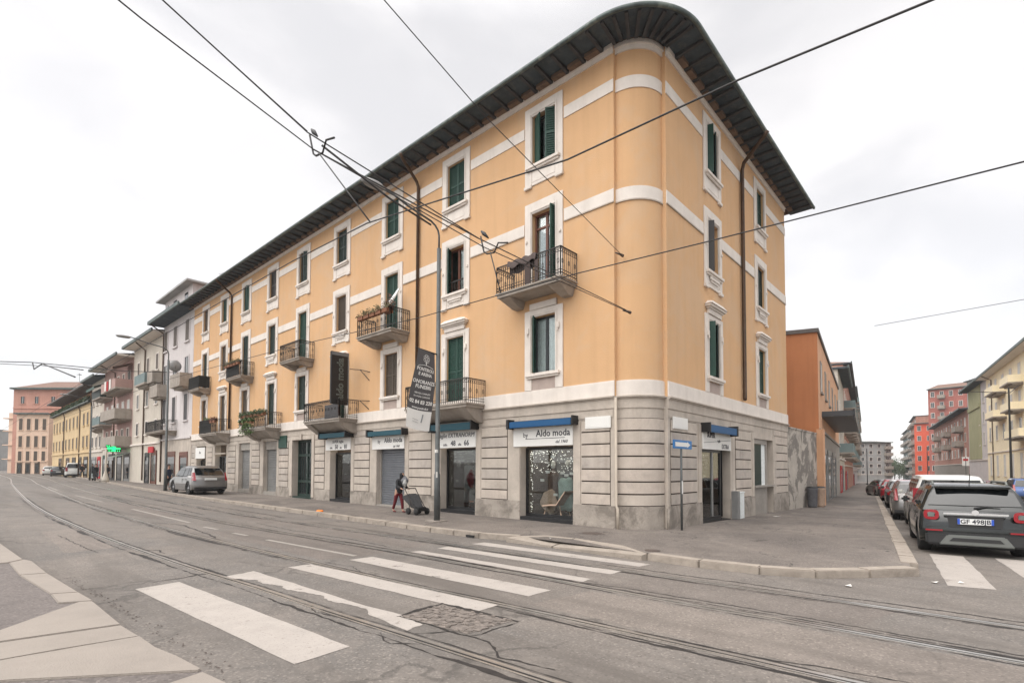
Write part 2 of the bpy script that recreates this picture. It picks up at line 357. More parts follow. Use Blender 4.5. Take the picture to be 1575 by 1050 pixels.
# dropped ramp stones at the crossing
mb = MB()
for q, hs in ((((-4.15, 2.0), (-4.1, .55), (-3.0, .65), (-3.1, 1.5), (-3.75, 1.9)), (-.02, -.1, -.002, 0, 0)), (((-4.1, .5), (-4.14, -1.9), (-3.98, -1.95), (-3.3, -1.0), (-2.98, .6)), (-.1, -.03, 0, .003, 0))):
    b = len(mb.v); n = len(q)
    mb.v += [Vector(G(x, y, -.2)) for x, y in q]+[Vector(G(x, y, h+.01)) for (x, y), h in zip(q, hs)]
    for i in range(n): mb.f.append([b+i, b+(i+1) % n, b+n+(i+1) % n, b+n+i]); mb.mi.append(0)
    mb.f.append([b+n+i for i in range(n)]); mb.mi.append(0)
struct('crossing_ramp', mb, M['kerb'])
# near pavement with big slabs
nearK = [(-12.6, -20), (-12.55, -6), (-12.63, -3.1), (-12.66, -2.35), (-12.75, -1.6), (-12.84, -.36), (-12.85, 1.1), (-12.9, 1.8), (-13.02, 3.72), (-13.08, 5.3), (-13.15, 5.57), (-13.3, 8.8), (-13.6, 20), (-13.6, 40), (-12.4, 75), (-10, 110), (-9, 190)]
mb = MB(); tri_fill(nearK+[(-30, 190), (-30, -20)], -.012); struct('near_pavement', mb, M['nearwalk'], fixn=False)
slabs = [[(-13.3, 8.8), (-13.15, 5.6), (-13.36, 5.34), (-14.2, 5.5), (-14.2, 8.8)], [(-13.35, 5.3), (-13.14, 5.55), (-13.06, 5.25), (-13.02, 3.74), (-13.33, 3.8)], [(-13.33, 3.77), (-13.02, 3.7), (-12.9, 1.8), (-13.17, 1.92)],
         [(-13.17, 1.89), (-12.9, 1.77), (-12.85, 1.1), (-13.17, 1.25)], [(-13.74, .26), (-12.98, 1.15), (-12.86, 1.07), (-12.84, -.34), (-13.76, -.22), (-14.3, -.2), (-14.3, .0)], [(-13.76, -.25), (-12.84, -.37), (-12.8, -.93), (-13.42, -.87), (-14.3, -.85), (-14.3, -.2)],
         [(-14.3, -.88), (-12.8, -.96), (-12.78, -1.45), (-12.71, -1.85), (-12.66, -2.33), (-12.69, -2.36), (-13.8, -1.52), (-14.3, -1.3)], [(-12.98, -2.48), (-12.67, -2.4), (-12.6, -2.9), (-12.58, -3.4), (-13.0, -3.4)], [(-13.0, -3.43), (-12.58, -3.43), (-12.55, -6), (-12.97, -6)], [(-13.65, 8.84), (-13.3, 8.84), (-13.45, 14), (-13.8, 14)], [(-13.8, 14.05), (-13.45, 14.05), (-13.6, 20), (-13.6, 40), (-13.95, 40), (-13.95, 20)]]
mb = MB()
for i, q in enumerate(slabs): mb.prism(q, -.16, random.uniform(-.002, .008), gnd=True)
struct('stone_slabs', mb, M['slab'], bevel=.008)
# right-hand street far pavement
def rY(x): return -22.2+.1334*x
mb = MB(); mb.prism([(14, rY(14)+3.4), (330, rY(330)+3.4), (330, rY(330)-2), (14, rY(14)-2)], -.2, 0, gnd=True); struct('opposite_pavement', mb, M['walk'])
# ---- crossing stripes ----
def rag(a, b, n, j):
    a = Vector(a); b = Vector(b); t = (b-a).normalized(); nn_ = Vector((-t.y, t.x)); r = []
    for i in range(n+1):
        p = a.lerp(b, i/n); o = random.uniform(-j, j) if 0 < i < n else 0; r.append((p.x+nn_.x*o, p.y+nn_.y*o))
    return r
def stripe(mb, q, h=-.126, j=.012, n=14):
    poly = []
    for k in range(4): poly += rag(q[k], q[(k+1) % 4], n if k % 2 else 3, j)[:-1]
    from mathutils.geometry import tessellate_polygon
    b = len(mb.v); mb.v += [Vector(G(x, y, h)) for x, y in poly]
    for t in tessellate_polygon([[Vector((x, y, 0)) for x, y in poly]]): mb.f.append([b+i for i in t]); mb.mi.append(0)
mb = MB()
stripe(mb, [(-12.19, 2.15), (-11.58, 2.28), (-11.29, -2.38), (-11.91, -2.45)], j=.006)
poly2 = [(-10.95, 2.2), (-10.39, 2.39), (-10.33, 1.0), (-10.3, -.6), (-10.2, -1.85), (-10.28, -2.3), (-10.55, -2.36), (-10.50, -1.5), (-10.36, -1.2), (-10.42, -.8), (-10.50, -.45), (-10.42, -.1), (-10.52, .3), (-10.62, .55), (-10.56, .9), (-10.70, 1.25), (-10.66, 1.6), (-10.78, 1.75)]
from mathutils.geometry import tessellate_polygon
poly2 = sum((rag(poly2[i], poly2[(i+1) % len(poly2)], 5, .022)[:-1] for i in range(len(poly2))), [])
b0 = len(mb.v); mb.v += [Vector(G(x, y, -.126)) for x, y in poly2]
for t in tessellate_polygon([[Vector((x, y, 0)) for x, y in poly2]]): mb.f.append([b0+i for i in t]); mb.mi.append(0)
stripe(mb, [(-9.79, 2.36), (-9.34, 2.35), (-8.95, -2.30), (-9.42, -2.34)])
stripe(mb, [(-8.55, 2.31), (-8.0, 2.31), (-7.73, -2.26), (-8.29, -2.27)])
stripe(mb, [(-7.0, 2.34), (-6.74, 2.25), (-6.54, -2.22), (-6.86, -2.26)])
stripe(mb, [(-6.2, 2.35), (-5.83, 2.38), (-5.54, -2.23), (-5.93, -2.23)])
stripe(mb, [(-5.09, 2.35), (-4.64, 2.32), (-4.41, -2.25), (-4.83, -2.23)])
struct('zebra_crossing', mb, M['paint'], fixn=False)
mb = MB()
stripe(mb, [(2.1, -6.33), (2.15, -6.95), (-2.32, -7.45), (-2.5, -6.83)][::-1])
stripe(mb, [(2.4, -7.5), (2.4, -8.15), (-1.2, -8.6), (-1.25, -7.95)][::-1])
stripe(mb, [(2.5, -8.8), (2.5, -9.4), (-1.0, -9.9), (-1.0, -9.3)][::-1])
struct('side_zebra_crossing', mb, M['paint'], fixn=False)
mb = MB()
for y0, y1, x0, x1 in ((19.8, 12.2, -8.62, -8.6), (10.6, 9.6, -8.68, -8.62), (8.4, 7.6, -8.6, -8.53), (6.4, 2.65, -8.5, -8.2), (34, 26, -8.6, -8.6), (52, 43, -8.0, -8.4)):
    mb.sheet([(x0-.06, y0), (x0+.06, y0), (x1+.06, y1), (x1-.06, y1)], -.126)
struct('lane_dashes', mb, M['paintline'], fixn=False)
# older repairs in a darker and a lighter asphalt
for q, mm in (([(-9.05, 9), (-7.6, 9.4), (-7.35, 2.6), (-8.95, 2.7)], 'patchd'), ([(-6.9, 14), (-6.2, 14), (-5.9, 3), (-6.7, 2.8)], 'patchd'), ([(-8.6, -2.6), (-7.3, -2.7), (-7.0, -8), (-8.4, -8.5)], 'patchl'), ([(-12.3, 12), (-11.6, 12.3), (-11.5, 7.2), (-12.4, 7)], 'patchl'), ([(-6.7, -2.7), (-5.5, -2.8), (-5.3, -6.4), (-6.6, -6.1)], 'patchd'), ([(-9.0, 24), (-8.0, 24), (-8, 15), (-9.1, 15)], 'patchd')):
    mb = MB(); stripe(mb, q, h=-.1290, j=.03, n=16); struct('road_patch', mb, M[mm], fixn=False)
# ---- tram rails: steel head + groove, cracked tar either side ----
railA = [(-9.9, -14), (-10.4, -7), (-10.57, -4), (-10.68, -2.4), (-10.78, -1), (-10.88, 1.0), (-11.05, 3.2), (-11.2, 6), (-11.33, 9.5), (-11.4, 13), (-11.4, 21), (-11.0, 33), (-9.7, 60), (-8.0, 90), (-7.3, 130), (-7.3, 190)]
railB = [(-8.1, -14), (-8.62, -6.9), (-8.74, -5), (-8.9, -2.6), (-9.1, -.2), (-9.28, 2.8), (-9.42, 5.5), (-9.58, 9), (-9.65, 13), (-9.62, 21), (-9.2, 33), (-7.9, 60), (-6.2, 90), (-5.5, 130), (-5.5, 190)]
railC = [(-6.6, -16), (-6.80, -8.5), (-6.86, -6.9), (-6.92, -5.2), (-7.02, -4), (-7.12, -1.1), (-7.24, 2.3), (-7.4, 5), (-7.7, 9), (-7.85, 13), (-7.9, 21), (-7.5, 33), (-6.2, 60), (-4.5, 90), (-3.8, 130), (-3.8, 190)]
railD = [(-4.9, -16), (-5.08, -8.5), (-5.14, -7), (-5.22, -5.4), (-5.33, -4), (-5.42, -1.5), (-5.55, 2.3), (-5.72, 5.5), (-5.95, 9), (-6.1, 13), (-6.15, 21), (-5.8, 33), (-4.4, 60), (-2.7, 90), (-2.0, 130), (-2.0, 190)]
def cr_line(line, step=.5):
    out = []
    for i in range(len(line)-1):
        p0 = Vector(line[max(i-1, 0)]); p1 = Vector(line[i]); p2 = Vector(line[i+1]); p3 = Vector(line[min(i+2, len(line)-1)])
        n = max(2, int((p2-p1).length/step))
        n = min(n, 12)
        for k in range(n):
            t = k/n; out.append(.5*((2*p1)+(p2-p0)*t+(2*p0-5*p1+4*p2-p3)*t*t+(3*p1-p0-3*p2+p3)*t**3))
    out.append(Vector(line[-1])); return out
def strip(mb, line, off, w, h, jit=0, brk=0):
    pts = cr_line(line) if not jit else resample([tuple(p) for p in cr_line(line)], .09)
    jl = jr = 0; prev = None
    for i, p in enumerate(pts):
        a = pts[max(i-1, 0)]; b = pts[min(i+1, len(pts)-1)]; t = (b-a).normalized(); n = Vector((-t.y, t.x))
        if jit: jl = jl*.9+random.uniform(-jit, jit)*.45; jr = jr*.9+random.uniform(-jit, jit)*.45
        on = not brk or math.sin(i*.021+brk)+.6*math.sin(i*.057+brk*3) > -.35
        ww = w if on else w*.12
        l = p+n*(off-ww/2+jl); r = p+n*(off+ww/2+jr)
        cur = (G(l.x, l.y, h), G(r.x, r.y, h))
        if prev: mb.face([prev[0], prev[1], cur[1], cur[0]])
        prev = cur
def bar(mb, line, off, w, h0, h1):
    pts = cr_line(line); prev = None
    for i, p in enumerate(pts):
        a = pts[max(i-1, 0)]; b = pts[min(i+1, len(pts)-1)]; t = (b-a).normalized(); n = Vector((-t.y, t.x)); l = p+n*(off-w/2); r = p+n*(off+w/2)
        cur = [G(l.x, l.y, h0), G(r.x, r.y, h0), G(r.x, r.y, h1), G(l.x, l.y, h1)]
        if prev:
            for a_, b_ in ((1, 2), (2, 3), (3, 0)): mb.face([prev[a_], prev[b_], cur[b_], cur[a_]])
        prev = cur
for i, (ln, wseal) in enumerate(((railA, .13), (railB, .11), (railC, .14), (railD, .11))):
    mb = MB(); near = [p for p in ln if p[1] < 45]
    strip(mb, near, 0, wseal, -.1275, jit=.012, brk=.4+i)
    strip(mb, near, .115 if i != 0 else -.10, .035, -.1268, jit=.026, brk=1.3+i)
    strip(mb, near, -.17 if i == 2 else .19, .028, -.1266, jit=.045, brk=2.3+i); strip(mb, near, -.11, .02, -.1267, jit=.02, brk=4.1+i)
    struct('tar_seal', mb, M['tar'], fixn=False)
    mb = MB(); bar(mb, ln, -.035, .05, -.14, -.1235); bar(mb, ln, .04, .025, -.14, -.1235)
    struct('tram_rail', mb, M['rail'])
# random cracks as thin tar lines on the road
mb = MB()
def crack(pts, w):
    l = resample(pts, .07); x = 0
    prev = None
    for i, p in enumerate(l):
        a = l[max(i-1, 0)]; b = l[min(i+1, len(l)-1)]; t = (b-a).normalized(); n = Vector((-t.y, t.x)); x = x*.85+random.uniform(-.02, .02)
        ww = w*random.uniform(.3, 1.2)*(1 if 2 < i < len(l)-3 else .4)
        c = p+n*x; cur = (G(*(c+n*ww/2), -.1262), G(*(c-n*ww/2), -.1262))
        if prev: mb.face([prev[0], prev[1], cur[1], cur[0]])
        prev = cur
for pts, w_ in (([(-10.75, -.4), (-10.9, -.9), (-10.78, -1.4)], .02), ([(-10.55, -2.5), (-10.2, -2.75), (-10.15, -3.3), (-10.4, -3.7), (-10.3, -4.3)], .035), ([(-10.8, -2.2), (-10.95, -2.6), (-10.75, -2.9)], .025), ([(-12.1, 10.7), (-11.95, 6.6)], .03), ([(-11.9, 2.5), (-11.0, 2.75), (-10.9, 3.3)], .05), ([(-6.95, 3.2), (-6.9, 5), (-7.1, 8), (-7.0, 11)], .05), ([(-7.05, -1), (-6.75, -3), (-6.62, -5), (-6.5, -8)], .035), ([(-5.2, 2.6), (-5.35, 6), (-5.5, 10)], .04), ([(-5.15, -1.5), (-5.0, -3.5), (-4.85, -5.5), (-4.75, -8)], .05), ([(-8.8, -3.6), (-8.55, -5.5), (-8.3, -6.9)], .03), ([(-11.2, 6.5), (-10.9, 6.2), (-10.95, 5.6)], .05), ([(-9.5, 13), (-9.0, 11.5), (-9.1, 9.5), (-9.3, 7.5)], .06), ([(-9.7, 33), (-9.3, 24), (-9.4, 18)], .08), ([(-7.2, 33), (-7.4, 26), (-7.1, 20), (-7.3, 15)], .09), ([(-5.6, 24), (-5.4, 18), (-5.5, 12)], .07), ([(-9.2, .6), (-8.9, 1.6), (-9.05, 2.6)], .02)):
    crack(pts, w_)
struct('road_cracks', mb, M['tar'], fixn=False)
# rubble patch where the asphalt is broken out
mb = MB(); hole = [(-10.30, -1.80), (-9.47, -1.68), (-9.33, -3.02), (-10.18, -3.0)]
mb.sheet([(-10.26, -1.86), (-9.53, -1.75), (-9.38, -2.95), (-10.15, -2.93)], -.1262)
for _ in range(150):
    u, v = random.random(), random.random(); a = Vector(hole[0]).lerp(Vector(hole[1]), u*.86+.07); b_ = Vector(hole[3]).lerp(Vector(hole[2]), u*.86+.07); p = a.lerp(b_, v*.88+.06); r = random.uniform(.02, .05)
    n = 6; an0 = random.random()*6; top = random.uniform(-.122, -.112); q = [(p.x+math.cos(an0+k*math.pi/3)*r*random.uniform(.7, 1.2), p.y+math.sin(an0+k*math.pi/3)*r*1.3*random.uniform(.7, 1.2)) for k in range(n)]
    mb.prism(q, -.13, top, gnd=True)
struct('rubble_patch', mb, M['cobble'])
mb = MB()
def crk(pts, w): 
    crack(pts, w)
crack([hole[0], hole[1]], .09); crack([hole[1], hole[2]], .10); crack([hole[2], hole[3]], .03); crack([hole[3], hole[0]], .035)
for v in range(len(mb.v)): mb.v[v].z += .002
struct('patch_edge', mb, M['tar'], fixn=False)
# manhole covers on the pavement, iron one by the kerb
def disc(name, x, y, r, m_, h=.0): 
    mb = MB(); mb.prism([(x+math.cos(a*math.pi/12)*r, y+math.sin(a*math.pi/12)*r) for a in range(24)], h-.02, h+.004, gnd=True); return struct(name, mb, m_)
disc('manhole_cover', -1.69, .95, .36, M['walk'], .002); disc('manhole_cover', -1.69, .95, .29, M['rust'], .006); disc('manhole_cover', -3.42, -1.79, .17, M['rust'], .002)
mb = MB(); mb.box(-4.31, -4.26, 3.1, 3.4, gz(-4.2, 3.2)-.11, gz(-4.2, 3.2)-.05); struct('gully', mb, M['black'])

# leaf and grit litter caught against the near kerb
mb = MB()
for _ in range(170):
    t_ = random.random(); y = -2.6+6.5*t_; x = -12.58-.06*max(0, y)+abs(random.gauss(0, .07))+(.0 if y > -1 else .08); a = random.random()*6; s_ = random.uniform(.006, .022); z = gz(x, y, -.122)
    c_, n_ = math.cos(a)*s_, math.sin(a)*s_; mb.face([(x-c_, y-n_, z), (x+n_*.5, y-c_*.5, z+.008), (x+c_, y+n_, z+.002), (x-n_*.5, y+c_*.5, z+.004)])
o = obj('leaf_litter', mb, M['rust'], None, fixn=False); o['kind'] = 'stuff'; tag(o, 'dry leaf scraps and grit along the near kerb edge', 'litter')
# ================= CORNER BUILDING =================
def wall(mb, fr, s0, s1, z0, z1, ops, d=0, depth=.25):
    S = sorted(set([s0, s1]+[o[0] for o in ops]+[o[1] for o in ops])); Z = sorted(set([z0, z1]+[o[2] for o in ops]+[o[3] for o in ops]))
    for a, b in zip(S, S[1:]):
        for c, e in zip(Z, Z[1:]):
            ms, mz = (a+b)/2, (c+e)/2
            if any(o[0] < ms < o[1] and o[2] < mz < o[3] for o in ops): continue
            mb.face([fr.P(a, d, c), fr.P(b, d, c), fr.P(b, d, e), fr.P(a, d, e)])
    for o in ops:
        dp = o[4] if len(o) > 4 else depth
        for (a, c), (b, e) in (((o[0], o[2]), (o[0], o[3])), ((o[1], o[2]), (o[1], o[3])), ((o[0], o[3]), (o[1], o[3])), ((o[0], o[2]), (o[1], o[2]))):
            mb.face([fr.P(a, d, c), fr.P(b, d, e), fr.P(b, d-dp, e), fr.P(a, d-dp, c)])
B = thing('apartment_building', 'four storey orange stucco corner building with rounded corner, white bands and dark overhanging eaves', 'building', (0, 0, 0))
LC = [4.06, 8.75, 13.3, 17.92, 22.33, 26.55, 30.88, 35.1, 39.22]      # window columns, left facade
RC = [5.08, 10.84]
HW = .53
def uops(cols, fr):
    ops = []
    for i, c in enumerate(cols):
        ops.append((c-HW, c+HW, 12.87, 14.7))
        door2 = fr is LF and i % 2 == 0; door1 = fr is LF and i % 2 == 1
        ops.append((c-HW, c+HW, 8.14 if door2 else 9.18, 11.09)); ops.append((c-HW, c+HW, 4.45 if door1 else 5.27, 7.3))
    return ops
Z1 = 4.15
up = MB()
wall(up, LF, 1.2, 42.2, Z1, 15.6, uops(LC, LF)); wall(up, RF, 1.2, 15.0, Z1, 15.6, uops(RC, RF))
CR = 1.2
def arc(r, n=14, c=1.2): return [(c-r*math.cos(a), c-r*math.sin(a)) for a in [i*math.pi/2/n for i in range(n+1)]]
def arcwall(mb, r, z0, z1, n=14):
    p = arc(r, n)
    for a, b in zip(p, p[1:]): mb.face([(*a, z0), (*b, z0), (*b, z1), (*a, z1)])
arcwall(up, 1.06, Z1, 15.6)
up.face([LF.P(1.2, 0, Z1), LF.P(1.2, -.14, Z1), LF.P(1.2, -.14, 15.6), LF.P(1.2, 0, 15.6)]); up.face([RF.P(1.2, 0, Z1), RF.P(1.2, -.14, Z1), RF.P(1.2, -.14, 15.6), RF.P(1.2, 0, 15.6)])
up.face([(0, 42.2, -1), (12, 42.2, -1), (12, 42.2, 15.6), (0, 42.2, 15.6)]); up.face([(15, 0, -1), (15, 12, -1), (15, 12, 15.6), (15, 0, 15.6)]); up.face([(12, 12, -1), (12, 42.2, -1), (12, 42.2, 15.6), (12, 12, 15.6)]); up.face([(12, 12, -1), (15, 12, -1), (15, 12, 15.6), (12, 12, 15.6)])
obj('wall', up, M['orange'], B, fixn=False)
# ---- ground floor ----
GO = [(2.8, 5.16, .14, 3.34), (7.5, 9.62, .17, 3.4), (12.17, 14.42, .13, 3.42), (16.78, 18.88, .2, 3.45), (20.95, 23.32, .19, 3.52), (25.58, 27.55, .35, 3.6), (29.8, 31.75, .4, 3.6), (34.15, 36.5, .3, 3.6), (38.55, 40.8, .3, 3.62)]
RO = [(3.86, 6.66, .0, 3.27), (9.62, 12.4, -.12, 3.22)]
gf = MB(); wall(gf, LF, 1.2, 42.2, -.4, Z1, [(a, b, z-.25, t) for a, b, z, t in GO], depth=.42); wall(gf, RF, 1.2, 15.0, -.9, Z1, [(a, b, z-.25, t) for a, b, z, t in RO], depth=.42)
arcwall(gf, 1.06, -.4, Z1)
gf.face([LF.P(1.2, 0, -.4), LF.P(1.2, -.14, -.4), LF.P(1.2, -.14, Z1), LF.P(1.2, 0, Z1)]); gf.face([RF.P(1.2, 0, -.4), RF.P(1.2, -.14, -.4), RF.P(1.2, -.14, Z1), RF.P(1.2, 0, Z1)])
GFo = obj('ground_floor_wall', gf, M['stone'], B, fixn=False)
# plinth, panels of courses, grooves as real gaps
pl = MB(); pn = MB(); gd = MB()
def flush():
    global pl, pn, gd
    if pl.v: obj('plinth', pl, M['plinth'], B)
    if pn.v: obj('rustication', pn, [M['stone'], M['stone2'], M['stone3']], B, bevel=.008)
    if gd.v: obj('joint', gd, M['groove'], B)
    pl = MB(); pn = MB(); gd = MB()
def spans(fr, ops, s0, s1):
    e = [s0]+[q for o in ops for q in (o[0], o[1])]+[s1]; return [(e[i], e[i+1]) for i in range(0, len(e), 2)]
courses = [.70, 1.07, 1.46, 1.86, 2.26, 2.66, 3.06, 3.46]
for fr, ops, s0, s1 in ((LF, GO, 1.2, 42.2), (RF, RO, 1.2, 15.0)):
    sp = spans(fr, ops, s0, s1)
    for i, (a, b) in enumerate(sp):
        sl = gz(0, 1)-gz(0, 0) if fr is LF else gz(1, 0)-gz(0, 0)
        pl.hexa([fr.P(a, 0, -.9), fr.P(b, 0, -.9), fr.P(b, .035, -.9), fr.P(a, .035, -.9), fr.P(a, 0, .70), fr.P(b, 0, .70), fr.P(b, .022, .70), fr.P(a, .022, .70)])
        pa = a+(.16 if i == 0 else .62); pb = b-(.12 if i == len(sp)-1 else .34)
        if fr is RF: pa = a+(.16 if i == 0 else .6); pb = b-(.12 if i == 2 else .45)
        if i == len(sp)-1: pa = a+.25
        if pb-pa < .35: flush(); continue
        gd.box(pa, pb, 0, .004, .70, 3.46, fr=fr)
        for c0, c1 in zip(courses, courses[1:]): pn.cur = random.randrange(3); pn.box(pa+.01, pb-.01, .004, .030, c0+.022, c1-.018, fr=fr)
        # top fascia pieces between panel and moulding
        pn.box(a+.05, b-.05, 0, .02, 3.50, 3.74, fr=fr); flush()
rr = 1.06
def arcband(mb, r0, r1, z0, z1, n=14):
    p = arc(r0, n); q = arc(r1, n)
    for i in range(n): mb.hexa([(*p[i], z0), (*p[i+1], z0), (*q[i+1], z0), (*q[i], z0), (*p[i], z1), (*p[i+1], z1), (*q[i+1], z1), (*q[i], z1)])
arcband(pl, rr, rr+.03, -.4, .70)
for c0, c1 in zip(courses, courses[1:]): pn.cur = random.randrange(3); arcband(pn, rr+.004, rr+.03, c0+.022, c1-.018)
arcband(gd, rr, rr+.004, .70, 3.46)
flush()
# jamb pilasters beside shops
for fr, ops in ((LF, GO), (RF, RO)):
    for a, b, z, t in ops:
        for q0, q1 in ((a-.30, a-.02), (b+.02, b+.52)): pj = MB(); pj.box(q0, q1, 0, .018, .70, 3.44, fr=fr); obj('pilaster', pj, M['stone'], B)
# mouldings: lower fascia, ledge, white band, upper bands, cornice
def runall(mb, z0, z1, d, gaps=(), d0=0, split=None):
    for fr, s0, s1, cs in ((LF, 1.2, 42.2, LC), (RF, 1.2, 15.0, RC)):
        cuts = [s0]
        for c in cs:
            if gaps: cuts += [c-gaps[0], c+gaps[0]]
        cuts.append(s1)
        for i in range(0, len(cuts), 2):
            mb.box(cuts[i], cuts[i+1], d0, d, z0, z1, fr=fr)
            if split: obj(split[0], mb, split[1], B); mb = MB()
    arcband(mb, 1.06, 1.06+d, z0, z1)
    if split: obj(split[0], mb, split[1], B)
mb = MB(); runall(mb, 3.78, 4.08, .03); runall(mb, 4.08, 4.12, .07); runall(mb, 4.12, 4.165, .12); obj('ledge', mb, M['stone'], B)
mb = MB(); runall(mb, 4.168, 4.62, .045); runall(mb, 4.62, 4.66, .03); obj('white_band', mb, M['cream'], B)
for a_, b_ in ((10.42, 10.82), (14.02, 14.42)): runall(MB(), a_, b_, .03, (.90,), split=('string_band', M['cream']))
runall(MB(), 10.38, 10.42, .04, (.90,), split=('band_edge', M['stone']))
mb = MB(); runall(mb, 15.27, 15.42, .05); runall(mb, 15.42, 15.555, .10); obj('cornice', mb, M['cream'], B)
# ---- eaves and roof ----
OV = 1.07
def outl(off, n=18):
    r = 1.2+off; L_ = [(-off, 42.9)]+[(-off, y) for y in (38, 34, 30, 26, 22, 18, 14, 10, 7, 5, 3)]
    L_ += [(1.2-r*math.cos(a), 1.2-r*math.sin(a)) for a in [i*math.pi/2/n for i in range(n+1)]]
    L_ += [(x, -off) for x in (3, 5, 7, 9, 11, 13)]+[(16.2, -off)]; return L_
O0 = outl(0); O1 = outl(OV); Om = outl(OV+.1)
mb = MB()
for i in range(len(O0)-1): mb.hexa([(*O0[i], 15.56), (*O0[i+1], 15.56), (*O1[i+1], 15.56), (*O1[i], 15.56), (*O0[i], 15.62), (*O0[i+1], 15.62), (*O1[i+1], 15.62), (*O1[i], 15.62)])
obj('soffit', mb, M['soffit'], B)
mb = MB(); bk = MB()
def raf(p, q, wd=.055):
    mb = MB()
    p = Vector(p); q = Vector(q); t = (q-p).normalized(); n = Vector((-t.y, t.x))*wd
    mb.hexa([(p.x-n.x, p.y-n.y, 15.42), (p.x+n.x, p.y+n.y, 15.42), (q.x+n.x, q.y+n.y, 15.50), (q.x-n.x, q.y-n.y, 15.50), (p.x-n.x, p.y-n.y, 15.56), (p.x+n.x, p.y+n.y, 15.56), (q.x+n.x, q.y+n.y, 15.56), (q.x-n.x, q.y-n.y, 15.56)])
    obj('rafter', mb, M['rafter'], B)
for k in range(60): raf((-.11, 1.55+k*.69), (-1.02, 1.55+k*.69))
for k in range(21): raf((1.75+k*.69, -.11), (1.75+k*.69, -1.02))
for k in range(9):
    a = (k+.5)*math.pi/18; raf((1.2-1.3*math.cos(a), 1.2-1.3*math.sin(a)), (1.2-2.21*math.cos(a), 1.2-2.21*math.sin(a)))
for k in range(60): bk.box(-.30, -.105, 1.62+k*.69, 1.62+k*.69+.5, 15.43, 15.56)
for k in range(20): bk.box(1.85+k*.69, 1.85+k*.69+.5, -.30, -.105, 15.43, 15.56)
obj('bracket', bk, M['bracket'], B)
mb = MB()
for i in range(len(O1)-1):
    prof = [(-.01, 15.62), (.02, 15.52), (.09, 15.50), (.125, 15.54), (.13, 15.61), (.115, 15.62), (-.01, 15.62)]
    def op(off, z): 
        l = outl(OV+off); return (*l[i], z), (*l[i+1], z)
    pr_ = [op(o_, z_) for o_, z_ in prof]
    for a, b in zip(pr_, pr_[1:]): mb.face([a[0], a[1], b[1], b[0]])
obj('gutter', mb, M['gutter'], B, smooth=True)
mb = MB(); T = outl(OV+.02); z0 = 15.63
inn = []
for x, y in T:
    inn.append((6, max(y, 6)) if x < 1.2 and y > 1.2 else ((max(x, 6), 6) if y < 1.2 and x > 1.2 else (6, 6)))
for i in range(len(T)-1): mb.face([(*T[i], z0), (*T[i+1], z0), (*inn[i+1], 18.3), (*inn[i], 18.3)])
mb.face([(6, 42.9, 18.3), (6, 6, 18.3), (13.2, 13.2, 15.7), (13.2, 42.9, 15.7)]); mb.face([(6, 6, 18.3), (16.2, 6, 18.3), (16.2, 13.2, 15.7), (13.2, 13.2, 15.7)])
mb.face([(-1.22, 42.9, z0), (6, 42.9, 18.3), (13.2, 42.9, 15.7)]); mb.face([(16.2, -1.22, z0), (16.2, 6, 18.3), (16.2, 13.2, 15.7)])
obj('roof', mb, M['tile'], B, fixn=False)
ch = MB(); ch.box(1.6, 2.0, 39.6, 40.0, 15.8, 17.25); ch.box(1.52, 2.08, 39.52, 40.08, 17.25, 17.4); obj('chimney', ch, M['stone'], B)
# ---- windows ----
def shut_leaf(mb, fr, s0, s1, z0, z1, d):     # louvred leaf: stiles, rails, slats
    w_ = .05
    mb.box(s0, s0+w_, d, d+.04, z0, z1, fr=fr); mb.box(s1-w_, s1, d, d+.04, z0, z1, fr=fr)
    for z in (z0, (z0+z1)/2-.03, z1-.06): mb.box(s0+w_, s1-w_, d+.002, d+.038, z, z+.06, fr=fr)
    n = int((z1-z0)/.085)
    for k in range(n):
        z = z0+.06+(z1-z0-.12)*k/n
        mb.hexa([fr.P(s0+w_, d+.004, z+.03), fr.P(s1-w_, d+.004, z+.03), fr.P(s1-w_, d+.030, z), fr.P(s0+w_, d+.030, z), fr.P(s0+w_, d+.004, z+.06), fr.P(s1-w_, d+.004, z+.06), fr.P(s1-w_, d+.030, z+.03), fr.P(s0+w_, d+.030, z+.03)])
    mb.box(s0+w_, s1-w_, d, d+.003, z0, z1, fr=fr)
def swing(fr, s, d, z0, z1, w_, ang, side, mm, par):   # leaf hinged at s, opened into the reveal
    c, sn = math.cos(R(ang)), math.sin(R(ang)); t2 = fr.t*(c*side)+fr.n*sn; f2 = Fr((0, 0), (1, 0), (0, 1)); f2.o = fr.P(s, d, 0); f2.t = t2; f2.n = Vector((-t2.y, t2.x, 0))
    mb = MB(); shut_leaf(mb, f2, 0, w_, z0, z1, 0); obj('shutter', mb, mm, par)
def casing(fr, c, z0, z1, par, m_, d=-.2, transom=False, curtain=None, hw=HW):
    f = MB(); 
    for a, b in ((c-hw, c-hw+.06), (c+hw-.06, c+hw), (c-.045, c+.045)): f.box(a, b, d-.03, d+.03, z0, z1, fr=fr)
    for z in (z0, z1-.07)+((z1-.55,) if transom else ()): f.box(c-hw+.06, c+hw-.06, d-.028, d+.028, z, z+.07, fr=fr)
    obj('frame', f, m_, par)
    p = MB(); p.box(c-hw, c+hw, d-.012, d-.004, z0, z1, fr=fr); obj('pane', p, M['winglass'], par)
    b = MB(); b.box(c-hw, c+hw, d-.40, d-.38, z0, z1, fr=fr); obj('room', b, M['inside'], par)
    if curtain:
        q = MB(); n = 22
        for a0, a1 in curtain:
            prev = None
            for k in range(n+1):
                s_ = c-hw+2*hw*(a0+(a1-a0)*k/n); dd = d-.045+.02*math.sin(k*1.7); cur = (fr.P(s_, dd, z0), fr.P(s_, dd, z1))
                if prev: q.face([prev[0], cur[0], cur[1], prev[1]])
                prev = cur
        obj('curtain', q, M['curtain'], par)
